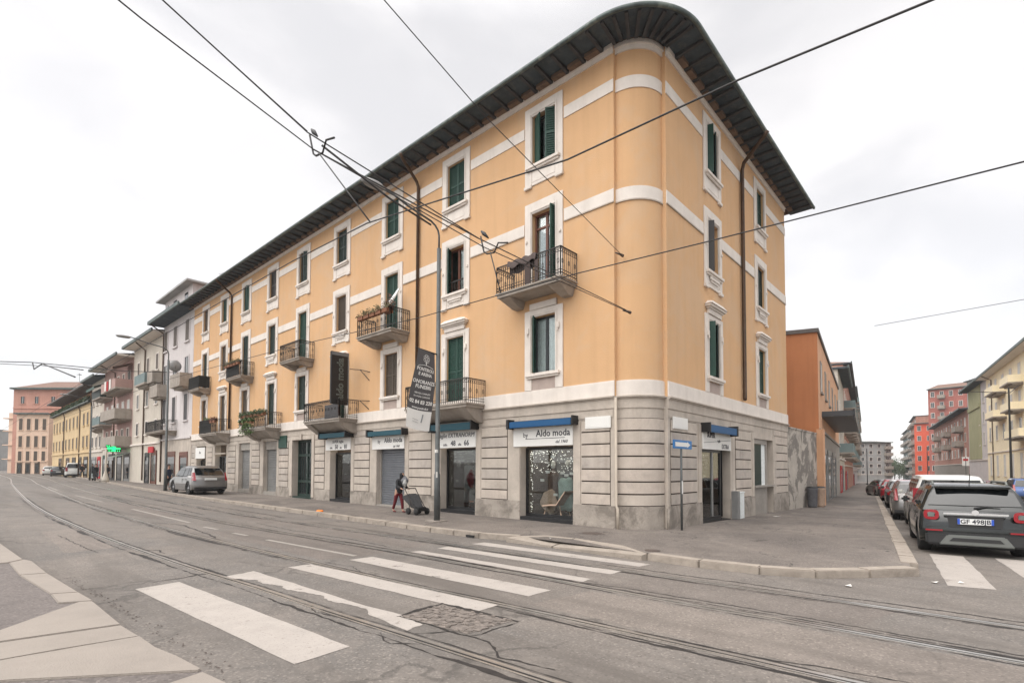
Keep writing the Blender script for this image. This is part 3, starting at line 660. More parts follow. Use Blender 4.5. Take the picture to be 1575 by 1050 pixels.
def surround(fr, c, z0, z1, kind, door):
    mb = MB(); h = .86; dd = .05
    if kind == 3: top, bot = 15.06, 12.06
    elif kind == 2: top, bot = 11.50, 8.50
    else: top, bot = 7.55, 4.66
    if kind == 2 and door: bot = 8.14
    mb.box(c-h, c-HW, 0, dd, bot+(.0 if door or kind == 1 else .12), top, fr=fr); mb.box(c+HW, c+h, 0, dd, bot+(0 if door or kind == 1 else .12), top, fr=fr); mb.box(c-HW, c+HW, 0, dd, z1, top, fr=fr)
    # inner stepped rim
    mb.box(c-HW-.10, c-HW-.03, dd, dd+.025, z0, z1+.12, fr=fr); mb.box(c+HW+.03, c+HW+.10, dd, dd+.025, z0, z1+.12, fr=fr); mb.box(c-HW-.03, c+HW+.03, dd, dd+.025, z1+.05, z1+.12, fr=fr)
    if not door:
        mb.box(c-.76, c+.76, dd, .17, z0-.13, z0-.02, fr=fr); mb.box(c-.72, c+.72, dd, .12, z0-.20, z0-.13, fr=fr)
        mb.box(c-HW, c+HW, -.2, .12, z0-.06, z0-.002, fr=fr)
        if kind > 1:
            mb.box(c-HW, c+HW, 0, dd-.012, bot+.2, z0-.06, fr=fr)
            mb.box(c-h-.02, c-h+.32, 0, dd+.04, bot, bot+.12, fr=fr); mb.box(c+h-.32, c+h+.02, 0, dd+.04, bot, bot+.12, fr=fr)
            mb.box(c-h+.32, c+h-.32, 0, dd-.01, bot+.08, bot+.2, fr=fr)
            if kind == 2:
                mb.box(c-.45, c+.45, dd, .11, z0-.32, z0-.20, fr=fr); mb.box(c-.38, c+.38, dd, .08, z0-.40, z0-.32, fr=fr)
    if kind == 1:
        for q in (c-h+.12, c+h-.24): mb.box(q, q+.13, dd, dd+.06, 6.72, 6.92, fr=fr); mb.tube([fr.P(q+.065, dd+.06, 6.62), fr.P(q+.065, dd+.06, 6.72)], .03)
    if kind == 2:
        for q in (c-h+.06, c+h-.14): mb.box(q, q+.08, dd, dd+.05, 10.05, 10.15, fr=fr)
    o = obj('window', mb, M['cream'], B, bevel=.012)
    if kind == 1 and not door:
        a = MB(); a.box(c-HW, c+HW, 0, .02, 4.66, 5.06, fr=fr); obj('apron', a, M['rose'], o)
    return o
def pediment(fr, c, par, big=True):
    mb = MB()
    if big:
        mb.box(c-.62, c+.62, .0, .10, 7.56, 7.74, fr=fr); mb.box(c-.78, c+.78, .0, .22, 7.80, 7.88, fr=fr); mb.box(c-.70, c+.70, .0, .15, 7.74, 7.80, fr=fr)
        mb.hexa([fr.P(c-.82, 0, 7.88), fr.P(c+.82, 0, 7.88), fr.P(c+.82, .27, 7.88), fr.P(c-.82, .27, 7.88), fr.P(c-.55, 0, 8.06), fr.P(c+.55, 0, 8.06), fr.P(c+.5, .20, 8.02), fr.P(c-.5, .20, 8.02)])
    else: mb.box(c-.6, c+.6, 0, .09, 7.56, 7.78, fr=fr)
    obj('pediment', mb, M['cream'], par, bevel=.01)
def closed(fr, c, z0, z1, par, m_, d=-.12):
    mb = MB(); shut_leaf(mb, fr, c-HW, c-.005, z0, z1, d); obj('shutter', mb, m_, par); mb = MB(); shut_leaf(mb, fr, c+.005, c+HW, z0, z1, d); obj('shutter', mb, m_, par)
def roller(fr, c, z0, z1, par, m_, hw=HW, d=-.12, step=.07):
    mb = MB(); n = int((z1-z0)/step)
    for k in range(n):
        z = z0+(z1-z0)*k/n; h_ = (z1-z0)/n
        mb.hexa([fr.P(c-hw, d-.02, z), fr.P(c+hw, d-.02, z), fr.P(c+hw, d+.002, z), fr.P(c-hw, d+.002, z), fr.P(c-hw, d-.02, z+h_), fr.P(c+hw, d-.02, z+h_), fr.P(c+hw, d+.018, z+h_*.7), fr.P(c-hw, d+.018, z+h_*.7)])
    obj('roller_shutter', mb, m_, par)
g, dg_, br, dk = 'green', 'dkgreen', 'brownsh', 'darkfr'
sch3 = ['ghalf', g, g, dg_, 'dghalf', 'brc', 'ghalf', g, br]
sch2 = ['woodglass', 'leftgreen', g, 'rollb', g, dg_, 'dghalf', br, dg_]
sch1 = ['leftwhite', g, br, 'woodglass', dg_, dg_, br, br, br]
def dress(fr, c, z0, z1, par, st, door=False):
    if st in (g, dg_, br): closed(fr, c, z0, z1, par, M[st])
    elif st in ('rollb', 'brc'): roller(fr, c, z0, z1, par, M[br]) if st == 'rollb' else closed(fr, c, z0, z1, par, M['darkfr'])
    elif st in ('ghalf', 'dghalf'):
        mm = M[g if st[0] == 'g' else dg_]; casing(fr, c, z0, z1, par, M['greyfr'], curtain=[(.3, .7)])
        swing(fr, c-HW+.02, -.1, z0, z1, .42, 28, 1, mm, par); swing(fr, c+HW-.02, -.1, z0, z1, .42, 28, -1, mm, par)
    elif st == 'woodglass':
        casing(fr, c, z0, z1, par, M['wood'], transom=True, curtain=[(.15, .45), (.55, .9)])
        swing(fr, c-HW+.02, -.15, z0, z1, .40, 82, 1, M[g], par)
    elif st == 'leftgreen':
        casing(fr, c, z0, z1, par, M['wood'], curtain=[(.1, .45)]); k = 1 if fr is LF else -1
        swing(fr, c+k*(HW-.02), -.15, z0, z1, .42, 60, -k, M[g], par)
    elif st == 'leftwhite':
        casing(fr, c, z0, z1, par, M['greyfr'], curtain=[(0.03, .47), (.53, .97)]); k = 1 if fr is LF else -1
        swing(fr, c+k*(HW-.02), -.12, z0, z1, .42, 62, -k, M[g], par)
    elif st == 'rgreen':
        casing(fr, c, z0, z1, par, M['greyfr']); swing(fr, c-HW+.03, -.15, z0, z1, .40, 72, 1, M[g], par); swing(fr, c+HW-.02, -.15, z0, z1, .42, 35, -1, M[dg_], par)
    elif st == 'rbrown':
        casing(fr, c, z0, z1, par, M['wood']); swing(fr, c-HW+.03, -.15, z0, z1, .40, 60, 1, M['darkfr'], par)
for i, c in enumerate(LC):
    d2, d1 = i % 2 == 0, i % 2 == 1
    o = surround(LF, c, 12.87, 14.7, 3, False); dress(LF, c, 12.87, 14.7, o, sch3[i])
    z = 8.14 if d2 else 9.18; o = surround(LF, c, z, 11.09, 2, d2); dress(LF, c, z, 11.09, o, sch2[i])
    if i == 1:
        mb = MB(); mb.box(c-.5, c+.5, .02, .05, 9.62, 9.67, fr=LF)
        for k in range(7): mb.box(c-.48+k*.16, c-.46+k*.16, .02, .04, 9.2, 9.62, fr=LF)
        obj('window_rail', mb, M['iron'], o)
    z = 4.45 if d1 else 5.27; o = surround(LF, c, z, 7.3, 1, d1); dress(LF, c, z, 7.3, o, sch1[i]); pediment(LF, c, o, d1)
for i, c in enumerate(RC):
    o = surround(RF, c, 12.87, 14.7, 3, False); dress(RF, c, 12.87, 14.7, o, 'rgreen' if i == 0 else g)
    o = surround(RF, c, 9.18, 11.09, 2, False); dress(RF, c, 9.18, 11.09, o, 'rbrown' if i == 0 else 'dkgreen')
    o = surround(RF, c, 5.27, 7.3, 1, False); dress(RF, c, 5.27, 7.3, o, 'rgreen' if i == 0 else g); pediment(RF, c, o, True)
# ---- balconies ----
def balcony(fr, s0, s1, z, p, hr=.95, curved=False, style=0, par=B, m_=None, brk=.5):
    mb = MB(); m_ = m_ or M['concrete']
    mb.box(s0, s1, 0, p, z-.06, z, fr=fr); mb.box(s0+.05, s1-.05, 0, p-.05, z-.17, z-.06, fr=fr)
    for a, b in ((s0+.12, s0+.12+brk), (s1-.12-brk, s1-.12)):
        if curved:
            prev = None
            for k in range(7):
                t = k/6; dd = p*.92*(1-t)+.02; zz = z-.17-.55*math.sin(t*math.pi/2); cur = (fr.P(a, dd, zz), fr.P(b, dd, zz), fr.P(a, 0, zz), fr.P(b, 0, zz))
                if prev: mb.face([prev[0], prev[1], cur[1], cur[0]]); mb.face([prev[0], cur[0], cur[2], prev[2]]); mb.face([prev[1], cur[1], cur[3], prev[3]])
                prev = cur
        else: mb.hexa([fr.P(a+.08, 0, z-.45), fr.P(b-.08, 0, z-.45), fr.P(b-.08, .25, z-.45), fr.P(a+.08, .25, z-.45), fr.P(a, 0, z-.17), fr.P(b, 0, z-.17), fr.P(b, p-.08, z-.19), fr.P(a, p-.08, z-.19)])
    if curved: 
        prev = None
        for k in range(7):
            t = k/6; dd = p*.8*(1-t)+.02; zz = z-.17-.42*math.sin(t*math.pi/2); cur = (fr.P(s0+.12, dd, zz), fr.P(s1-.12, dd, zz))
            if prev: mb.face([prev[0], prev[1], cur[1], cur[0]])
            prev = cur
    o = obj('balcony', mb, m_, par, bevel=.006)
    r = MB(); q = p-.05; a0, a1 = s0+.04, s1-.04; zt = z+hr
    def edge(A, Bp):                       # A,B (s,d)
        A = Vector(A); Bp = Vector(Bp); L_ = (Bp-A).length; n = max(2, int(L_/.105))
        P3 = lambda v, zz: fr.P(v.x, v.y, zz)
        for zz, rr_ in ((zt, .024), (zt-.16, .012), (z+.10, .014), (z+.20, .011)): r.tube([P3(A, zz), P3(Bp, zz)], rr_, 4)
        for k in range(n+1):
            v = A.lerp(Bp, k/n); r.tube([P3(v, z), P3(v, zt)], .020 if k in (0, n) else .012, 4)
            if style == 0 and 0 < k < n and k % 3 == 1:
                c_ = P3(v, z+hr*.52); t = (P3(Bp, 0)-P3(A, 0)).normalized()
                r.tube([c_+t*.045*math.cos(a)+Vector((0, 0, .09*math.sin(a))) for a in [j*math.pi/4 for j in range(9)]], .008, 4, cap=False)
            if k < n:
                v2 = A.lerp(Bp, (k+.5)/n); r.tube([P3(v, zt-.16), P3(v2, zt-.03), P3(A.lerp(Bp, (k+1)/n), zt-.16)], .008, 4, cap=False)
    edge((a0, 0), (a0, q)); edge((a0, q), (a1, q)); edge((a1, q), (a1, 0))
    obj('railing', r, M['iron'], o)
    return o
b1 = balcony(LF, 2.6, 5.54, 8.14, .96); b3 = balcony(LF, 11.86, 14.7, 8.1, 1.05); b5 = balcony(LF, 20.85, 23.4, 8.12, .92); b7 = balcony(LF, 29.35, 32.1, 8.12, .9); b9 = balcony(LF, 37.75, 40.3, 8.12, .9)
c2 = balcony(LF, 6.95, 10.8, 4.36, 1.06, curved=True, hr=.93); c4 = balcony(LF, 16.1, 19.86, 4.36, 1.1, curved=True, hr=.95); c6 = balcony(LF, 24.9, 28.6, 4.36, 1.05, curved=True, hr=.95); c8 = balcony(LF, 33.3, 37.0, 4.4, 1.05, curved=True, hr=1.0)
def screen(fr, s0, s1, z0, z1, p, par, mm, side=True):
    mb = MB(); mb.box(s0, s1, p-.11, p-.085, z0, z1, fr=fr)
    if side: mb.box(s0, s0+.02, .1, p-.11, z0, z1, fr=fr)
    obj('screen', mb, mm, par)
M['screen'] = mat('dark_screen', (.035, .04, .038), .8, var=.3, scale=5)
screen(LF, 37.82, 40.24, 8.18, 9.05, .9, b9, M['screen']); screen(LF, 34.6, 36.94, 4.46, 5.3, 1.05, c8, M['screen'], False); screen(LF, 29.9, 32.04, 8.2, 8.95, .9, b7, M['screen'], False)
# ---- downpipes ----
def pipe(name, pts, r=.075, m_='pipe'):
    mb = MB(); mb.tube(pts, r, 8); return obj(name, mb, M[m_], B, smooth=True)
for y in (11.22, 33.5): pipe('drainpipe', [(-1.28, y-.25, 15.45), (-1.1, y-.2, 15.3), (-.2, y, 14.75), (-.10, y, 14.55), (-.10, y, 4.72)], .07)
pipe('drainpipe', [(7.7, -1.28, 15.45), (7.75, -1.1, 15.3), (8.15, -.2, 14.75), (8.2, -.11, 14.5), (8.2, -.11, 4.9), (8.1, -.14, 4.75)], .08)
pipe('drainpipe', [(-.06, 1.13, 4.1), (-.06, 1.13, .72), (-.09, 1.06, .62), (-.09, 1.05, -.02)], .045, 'pipeclay')
pipe('conduit', [(1.16, -.02, .62), (1.16, -.02, -.05)], .05, 'plinth')
# ---- ground floor fittings ----
def shopfront(fr, a, b, z0, zt, zs, lab, d=-.36):
    """zs: height of bottom of the sign board"""
    f = MB()
    f.box(a, a+.07, d-.04, d+.04, z0, zs, fr=fr); f.box(b-.07, b, d-.04, d+.04, z0, zs, fr=fr); f.box(a+.07, b-.07, d-.04, d+.04, zs-.09, zs, fr=fr); f.box(a+.07, b-.07, d-.04, d+.04, z0, z0+.1, fr=fr); f.box(a, b, -.42, .0, z0-.3, z0, fr=fr)
    o = obj('shop_window', f, M['black'], B)
    g_ = MB(); g_.box(a+.07, b-.07, d-.006, d+.002, z0+.1, zs-.09, fr=fr); obj('pane', g_, M['shopglass'], o)
    i_ = MB(); D = -2.2
    for q in ([(a, D), (b, D)], [(a, d-.04), (a, D)], [(b, d-.04), (b, D)]): i_.face([fr.P(*q[0], z0), fr.P(*q[1], z0), fr.P(*q[1], zt), fr.P(*q[0], zt)])
    i_.face([fr.P(a, d, z0+.02), fr.P(b, d, z0+.02), fr.P(b, D, z0+.02), fr.P(a, D, z0+.02)]); i_.face([fr.P(a, d, zt-.02), fr.P(b, d, zt-.02), fr.P(b, D, zt-.02), fr.P(a, D, zt-.02)])
    obj('interior', i_, M['inside'], o, fixn=False)
    lm = MB(); lm.box(a+.3, b-.3, -.95, -.80, zt-.16, zt-.12, fr=fr); lm.box(a+.3, b-.3, -1.75, -1.65, zt-.16, zt-.12, fr=fr); obj('added_fill_strip', lm, M['shopfill'], o)  # glowing strips added below the ceiling to brighten the displayed goods
    return o
sw1 = shopfront(LF, 2.8, 5.16, .14, 3.34, 2.64, '')
sw2 = shopfront(LF, 7.5, 9.62, .17, 3.4, 2.7, '')
sw4 = shopfront(LF, 16.78, 18.88, .2, 3.45, 2.7, '')
swR = shopfront(RF, 3.86, 5.75, .03, 3.27, 2.57, '', d=-.07)
mb = MB(); mb.box(5.75, 5.85, -.42, -.3, .0, 2.57, fr=RF); mb.box(6.6, 6.66, -.42, -.3, .0, 2.57, fr=RF); mb.box(5.85, 6.6, -1.6, -1.55, -.1, 2.57, fr=RF); mb.box(5.75, 6.66, -1.6, -.0, -.3, -.06, fr=RF); mb.box(5.75, 6.66, -1.6, -.3, 2.57, 2.7, fr=RF)
obj('doorway', mb, M['black'], B)
mb = MB(); mb.box(4.9, 4.97, -.12, -.03, .13, 2.48, fr=RF); obj('mullion', mb, M['shutgrey'], B)
def rshut(a, b, z0, z1, mm, fr=LF, box=None):
    f = MB(); f.box(a, a+.08, -.40, -.2, z0, z1, fr=fr); f.box(b-.08, b, -.40, -.2, z0, z1, fr=fr); f.box(a, b, -.42, 0, z0-.3, z0, fr=fr)
    if box: f.box(a, b, -.40, -.12, z1, box, fr=fr)
    o = obj('shutter_frame', f, M['reveal'], B); roller(fr, (a+b)/2, z0, z1, o, mm, hw=(b-a)/2-.08, d=-.27, step=.11)
rshut(12.17, 14.42, .13, 3.4, M['shutmetal']); rshut(25.58, 27.55, .35, 3.05, M['shutgrey'], box=3.6); rshut(29.8, 31.75, .4, 3.1, M['shutgrey'], box=3.6)
# big entrance door
f = MB(); a, b = 20.95, 23.32; d = -.36
for q0, q1 in ((a, a+.1), (b-.1, b), ((a+b)/2-.08, (a+b)/2+.08)): f.box(q0, q1, d-.05, d+.05, .19, 3.5, fr=LF)
for z in (.19, 1.0, 2.55, 3.38): f.box(a+.1, b-.1, d-.045, d+.045, z, z+.14, fr=LF)
f.box(a, b, -.42, .02, -.1, .19, fr=LF)
o = obj('entrance_door', f, M['dkgreen'], B)
f = MB(); f.box(a+.1, b-.1, d-.02, d-.01, .3, 3.4, fr=LF); obj('pane', f, M['pane'], o)
f = MB()
for k in range(9): f.tube([LF.P(a+.2+k*.245, d+.03, .4), LF.P(a+.2+k*.245, d+.03, 3.4)], .018, 4)
obj('grille', f, M['dkgreen'], o)
f = MB(); f.box(a-.32, a-.02, 0, .06, .2, 3.75, fr=LF); f.box(b+.02, b+.32, 0, .06, .2, 3.75, fr=LF); f.box(a-.02, b+.02, 0, .06, 3.52, 3.75, fr=LF); f.box((a+b)/2-.1, (a+b)/2+.1, .06, .14, 3.5, 3.85, fr=LF); obj('door_surround', f, M['stone'], o, bevel=.012)
# the two left doors/windows (small shop and brown door)
o = shopfront(LF, 38.55, 40.8, .3, 3.62, 2.5, ''); o2 = shopfront(LF, 34.15, 36.5, .3, 3.6, 2.75, '')
f = MB(); 
for k in range(5): f.box(34.3+k*.5, 34.36+k*.5, -.32, -.28, .3, 2.7, fr=LF)
obj('glazing_bar', f, M['greyfr'], o2)
f = MB(); f.box(38.75, 39.6, -.9, -.85, .4, 2.3, fr=LF); f.box(39.75, 40.5, -.9, -.85, .4, 2.3, fr=LF); obj('blind', f, M['curtain'], o)
f = MB(); f.box(34.1, 36.6, .0, .12, 2.88, 2.98, fr=LF); obj('transom', f, M['stone'], B)
# right facade grey window in its recess
f = MB(); 
for q0, q1 in ((9.62, 9.7), (11.5, 11.62)): f.box(q0, q1, -.16, -.05, 1.14, 3.1, fr=RF)
f.box(9.7, 11.5, -.16, -.05, 3.0, 3.1, fr=RF); f.box(9.62, 11.62, -.42, -.06, -.4, 1.06, fr=RF); f.box(9.62, 12.4, -.40, .06, 1.06, 1.14, fr=RF); f.box(11.62, 12.4, -.42, -.38, -.4, 1.06, fr=RF); f.box(11.62, 12.4, -.42, -.38, 1.14, 3.22, fr=RF); f.box(9.62, 11.62, -.42, -.05, 3.1, 3.22, fr=RF)
o = obj('shop_window', f, M['reveal'], B); f = MB(); f.box(9.7, 11.5, -.13, -.12, 1.14, 3.0, fr=RF); obj('pane', f, M['pane'], o)
f = MB(); f.box(11.0, 11.5, -.119, -.11, 1.14, 3.0, fr=RF); obj('curtain', f, M['curtain'], o)
f = MB(); 
for k in range(9): f.box(9.72+k*.14, 9.82+k*.14, -.119, -.11, 1.16, 2.98, fr=RF)
obj('roller_shutter', f, M['dkgreen'], o)
# ---- awning boxes (folded) ----
def awning(fr, a, b, z0, z1, mm, p=.32, lab='', grp='folded awnings over the shops'):
    t = thing('folded_awning', lab, 'awning', fr.P((a+b)/2, 0, z0), group=grp)
    mb = MB(); mb.hexa([fr.P(a, .02, z1-.1), fr.P(b, .02, z1-.1), fr.P(b, p, z0+.02), fr.P(a, p, z0+.02), fr.P(a, .02, z1), fr.P(b, .02, z1), fr.P(b, p, z1-.04), fr.P(a, p, z1-.04)]); obj('cassette', mb, M['black'], t)
    mb = MB(); n = 24; prev = None
    for k in range(n+1):
        s_ = a+.05+(b-a-.1)*k/n; dz = .012*math.sin(k*2.1); cur = (fr.P(s_, p+.012, z0-.0+dz), fr.P(s_, p+.012, z1-.05))
        if prev: mb.face([prev[0], cur[0], cur[1], prev[1]])
        prev = cur
    mb.box(a+.05, b-.05, p-.03, p+.008, z0-.03, z0+.02, fr=fr)
    obj('valance', mb, mm, t)
    mb = MB(); mb.box(a-.04, a+.02, -.0, p+.03, z0-.03, z1+.03, fr=fr); mb.box(b-.02, b+.1, -.0, p+.03, z0-.06, z1+.05, fr=fr); obj('end_cap', mb, M['black'], t)
awning(LF, 2.62, 5.45, 3.36, 3.60, M['awnblue'], lab='bright blue folded awning above the by Aldo moda sign nearest the rounded corner')
awning(LF, 7.35, 9.85, 3.42, 3.72, M['awnteal'], p=.42, lab='dark teal folded awning in shade under the balcony behind the lamp post')
awning(LF, 11.95, 14.75, 3.42, 3.66, M['awnteal'], p=.34, lab='teal folded awning above the closed grey roller shutter')
awning(LF, 16.55, 19.2, 3.48, 3.74, M['awnteal'], p=.5, lab='dark folded awning over the shop under the vertical black sign')
awning(RF, 3.85, 6.55, 3.2, 3.48, M['awnblue'], p=.32, lab='blue folded awning over the doorway on the right hand facade')
# ---- signs ----
def signb(fr, a, b, z0, z1, lab, lines, sd, name='shop_sign', d=.0, mm='white'):
    t = thing(name, lab, 'sign', fr.P((a+b)/2, 0, z0))
    mb = MB(); mb.box(a, b, d, d+.06, z0, z1, fr=fr); obj('board', mb, M[mm], t, bevel=.008)
    for s_, z, sz, st, kw in lines: obj('lettering', text_mb(st, sz, fr, s_, d+.062, z, sdir=sd, **kw), M['letter'], t, fixn=False)
    return t
s = signb(LF, 2.78, 5.45, 2.66, 3.33, 'white shop sign reading by Aldo moda under the bright blue awning', [(4.85, 2.99, .24, 'by', {}), (3.62, 3.0, .33, 'Aldo moda', dict(bold=.004)), (3.25, 2.75, .15, 'dal 1960', dict(shear=.3))], -1)
ul = MB(); ul.box(3.1, 4.85, .06, .07, 2.92, 2.935, fr=LF); obj('underline', ul, M['letter'], s)
signb(LF, 7.45, 9.75, 2.71, 3.42, 'white shop sign with sizes 48 and 66 partly hidden by the lamp post', [(8.62, 3.14, .26, 'taglie EXTRANORM', dict(shear=.15)), (9.28, 2.80, .15, 'dalla', {}), (8.78, 2.80, .30, '48', dict(bold=.006)), (8.38, 2.80, .15, 'alla', {}), (7.98, 2.80, .30, '66', dict(bold=.006))], -1)
s = signb(LF, 12.15, 14.75, 2.77, 3.40, 'white shop sign reading by Aldo moda above the closed grey roller shutter', [(14.15, 3.07, .24, 'by', {}), (13.0, 3.08, .32, 'Aldo moda', dict(bold=.004)), (12.75, 2.84, .15, 'dal 1960', dict(shear=.3))], -1)
signb(LF, 16.75, 19.3, 2.82, 3.46, 'white shop sign with sizes 50 and 81 under the vertical black sign', [(18.0, 3.2, .22, 'SUPER taglie', {}), (18.7, 2.9, .15, 'dalla', {}), (18.15, 2.89, .32, '50', dict(bold=.006)), (17.7, 2.9, .15, 'alla', {}), (17.2, 2.89, .32, '81', dict(bold=.006))], -1)
s = signb(RF, 3.86, 6.64, 2.58, 3.27, 'white shop sign reading SUPER EXTRA above the shop doorway on the right hand facade', [(4.6, 3.02, .26, 'SUPER', dict(bold=.012)), (5.35, 2.87, .14, 'taglie', {}), (6.0, 2.64, .24, 'EXTRA', dict(bold=.004))], 1)
ul = MB(); ul.hexa([RF.P(3.9, .06, 2.80), RF.P(6.6, .06, 2.98), RF.P(6.6, .065, 2.98), RF.P(3.9, .065, 2.80), RF.P(3.9, .06, 2.815), RF.P(6.6, .06, 2.995), RF.P(6.6, .065, 2.995), RF.P(3.9, .065, 2.815)]); obj('flourish', ul, M['letter'], s)
signb(LF, 38.7, 40.95, 2.6, 3.5, 'small pale shop sign at the left end of the orange building', [(39.8, 3.0, .3, 'Bar', {})], -1)
t = thing('green_plaque', 'plain green square plaque between the roller shutters and the entrance door', 'sign', LF.P(24.6, 0, 3.3)); mb = MB(); mb.box(24.1, 25.2, .03, .08, 3.1, 3.85, fr=LF); obj('board', mb, M['awnteal'] if 0 else M['green'], t)
for fr, a, b, lab in ((LF, 1.32, 2.28, 'blank white stone plate left of the rounded corner'), (RF, 1.47, 2.58, 'blank white stone plate right of the rounded corner')):
    mb = MB(); mb.box(a, b, .032, .06, 3.17, 3.55, fr=fr); mb.box(a+.04, b-.04, .06, .066, 3.21, 3.51, fr=fr); o = obj('street_plate', mb, M['white'], None, origin=fr.P((a+b)/2, 0, 3.17)); tag(o, lab, 'plate')
# vertical black sign
VF = Fr((0, 16.4), (-1, 0), (0, -1))
t = thing('vertical_sign', 'tall black blade sign reading aldo moda upwards on the first floor balcony', 'sign', (-.9, 16.4, 5.05))
mb = MB(); mb.box(.42, 1.36, -.16, .0, 5.05, 7.68, fr=VF); obj('panel', mb, M['black'], t, bevel=.015)
mb = MB(); mb.box(.44, 1.34, -.155, .004, 7.5, 7.66, fr=VF); mb.box(.42, .47, .0, .01, 5.05, 7.68, fr=VF); mb.box(.42, .47, -.17, -.16, 5.05, 7.68, fr=VF); obj('edge_strip', mb, M['letgrey'], t)
tx = text_mb('aldo moda', .50, VF, .72, .006, 6.33, right=Vector((0, 0, 1)), up=Vector((-1, 0, 0)), bold=.012); obj('lettering', tx, mat('sign_grey_letters', (.20, .24, .22), .5), t, fixn=False)
tx = text_mb('aldo moda', .50, VF, .72, .012, 6.33, right=Vector((0, 0, 1)), up=Vector((-1, 0, 0)), bold=-.008, ext=.008); obj('lettering_inner', tx, M['black'], t, fixn=False)
for z, zz in ((6.9, 6.64), (5.35, 5.2)):
    mb = MB(); mb.tube([(-.42, 16.3, z-.02), (-.2, 15.7, z-.1), (0, 15.1, zz)], .02, 5); mb.tube([(-.2, 15.7, z-.1), (0, 15.15, zz-.42)], .02, 5)
    obj('bracket', mb, M['iron'], t)
# ================= SHOP CONTENTS =================
def goods(name, lab, cat, mb, mm, loc, group=None, **k):
    o = obj(name, mb, mm, None, origin=loc, **k); return tag(o, lab, cat, group)
def lights(fr, a, b, z0, z1, n, d, lab, edge=True):
    mb = MB()
    for _ in range(n):
        s_ = random.uniform(a, b); z = z1-(z1-z0)*random.random()**1.6
        if edge and random.random() < .25: s_ = random.choice((a, b))+random.uniform(-.04, .04) if False else b-random.uniform(0, .12); z = random.uniform(.3, z1)
        r = .009; p = fr.P(s_, d, z); mb.box(p.x-r, p.x+r, p.y-r, p.y+r, p.z-r, p.z+r)
    c_ = MB()
    for k in range(12):
        s_ = a+(b-a)*k/11; pts = [fr.P(s_+.02*math.sin(j), d, z1-(z1-z0)*j/5*(.6+.4*math.sin(k*2.3)**2)) for j in range(6)]; c_.tube(pts, .003, 3)
    t = thing('string_lights', lab, 'string lights', fr.P((a+b)/2, d, z1), group='string lights in the shop windows'); obj('bulbs', mb, M['led'], t); obj('cord', c_, M['iron'], t); return t
lights(LF, 2.95, 5.05, 1.7, 2.5, 210, -.45, 'curtain of small white lights in the shop window nearest the rounded corner')
lights(LF, 7.6, 9.5, 1.9, 2.6, 130, -.45, 'curtain of small white lights in the shop window behind the lamp post')
lights(LF, 17.0, 18.7, 1.9, 2.6, 60, -.45, 'sparse white lights in the shop window below the vertical black sign')
lights(RF, 3.98, 4.8, 1.4, 2.4, 110, -.16, 'cluster of white lights in the doorway window on the right hand facade', edge=False)
def cards(fr, pts, d, lab):
    mb = MB()
    for s_, z in pts: mb.box(s_-.09, s_+.09, d, d+.004, z-.045, z+.045, fr=fr)
    return goods('price_cards', lab, 'cards', mb, M['card'], fr.P(pts[0][0], d, pts[0][1]))
cards(LF, [(4.45, 1.45), (4.2, 1.75), (3.55, 1.72), (3.15, 1.70), (3.38, 1.64), (3.85, .95), (3.98, 2.3)], -.41, 'small white cards on the corner shop window glass')
cards(LF, [(9.05, 1.35), (8.7, 2.2)], -.41, 'two white cards in the shop window behind the lamp post'); cards(LF, [(18.0, 1.55), (17.5, .9)], -.41, 'two white cards in the window with sizes 50 and 81')
def lump(c, r, sq, seed, n=3):
    bm = bmesh.new(); bmesh.ops.create_icosphere(bm, subdivisions=n, radius=1); random.seed(seed); ph = [random.uniform(0, 6) for _ in range(6)]
    for v in bm.verts:
        k = 1+.12*math.sin(v.co.x*4+ph[0])+.1*math.sin(v.co.y*5+ph[1])+.1*math.sin(v.co.z*6+ph[2]); v.co = Vector((v.co.x*sq[0], v.co.y*sq[1], v.co.z*sq[2]))*k*r+Vector(c)
    mb = MB(); mb.v = [v.co.copy() for v in bm.verts]; bm.verts.index_update(); mb.f = [[v.index for v in f.verts] for f in bm.faces]; mb.mi = [0]*len(mb.f); bm.free(); return mb
def chair(fr, s_, d, z, mm, lab, rot=0):
    t = thing('display_chair', lab, 'chair', fr.P(s_, d, z)); f = MB()
    for q, e in ((-.35, -.22), (.35, -.22), (-.35, .22), (.35, .22)): f.tube([fr.P(s_+q*.8, d+e, z+.42), fr.P(s_+q*1.15, d+e*1.2, z)], .02, 5)
    obj('legs', f, M['beige'], t)
    m_ = MB(); prev = None
    for k in range(9):
        u = k/8; ss = s_+.45-1.0*u; zz = z+.40+.05*math.sin(u*3)+(.65*max(0, u-.62)/.38)**1.0*.8; cur = (fr.P(ss, d-.3, zz), fr.P(ss, d+.3, zz))
        if prev: m_.hexa([prev[0]-Vector((0, 0, .05)), prev[1]-Vector((0, 0, .05)), cur[1]-Vector((0, 0, .05)), cur[0]-Vector((0, 0, .05)), prev[0], prev[1], cur[1], cur[0]])
        prev = cur
    obj('seat', m_, mm, t); return t
chair(LF, 3.95, -.62, .16, M['beige'], 'light wooden lounge chair standing in the corner shop window')
goods('display_bag', 'rounded pale brown bag standing in the corner shop window', 'bag', lump(LF.P(4.35, -.7, .66), .34, (.5, 1, 1.1), 3), M['beige'], LF.P(4.15, -.8, .3), smooth=True)
goods('draped_coat', 'mint green coat draped in the right part of the corner shop window', 'coat', lump(LF.P(3.72, -.95, .95), .42, (.5, .8, 1.6), 5), M['mint'], LF.P(3.2, -1.0, .3), smooth=True)
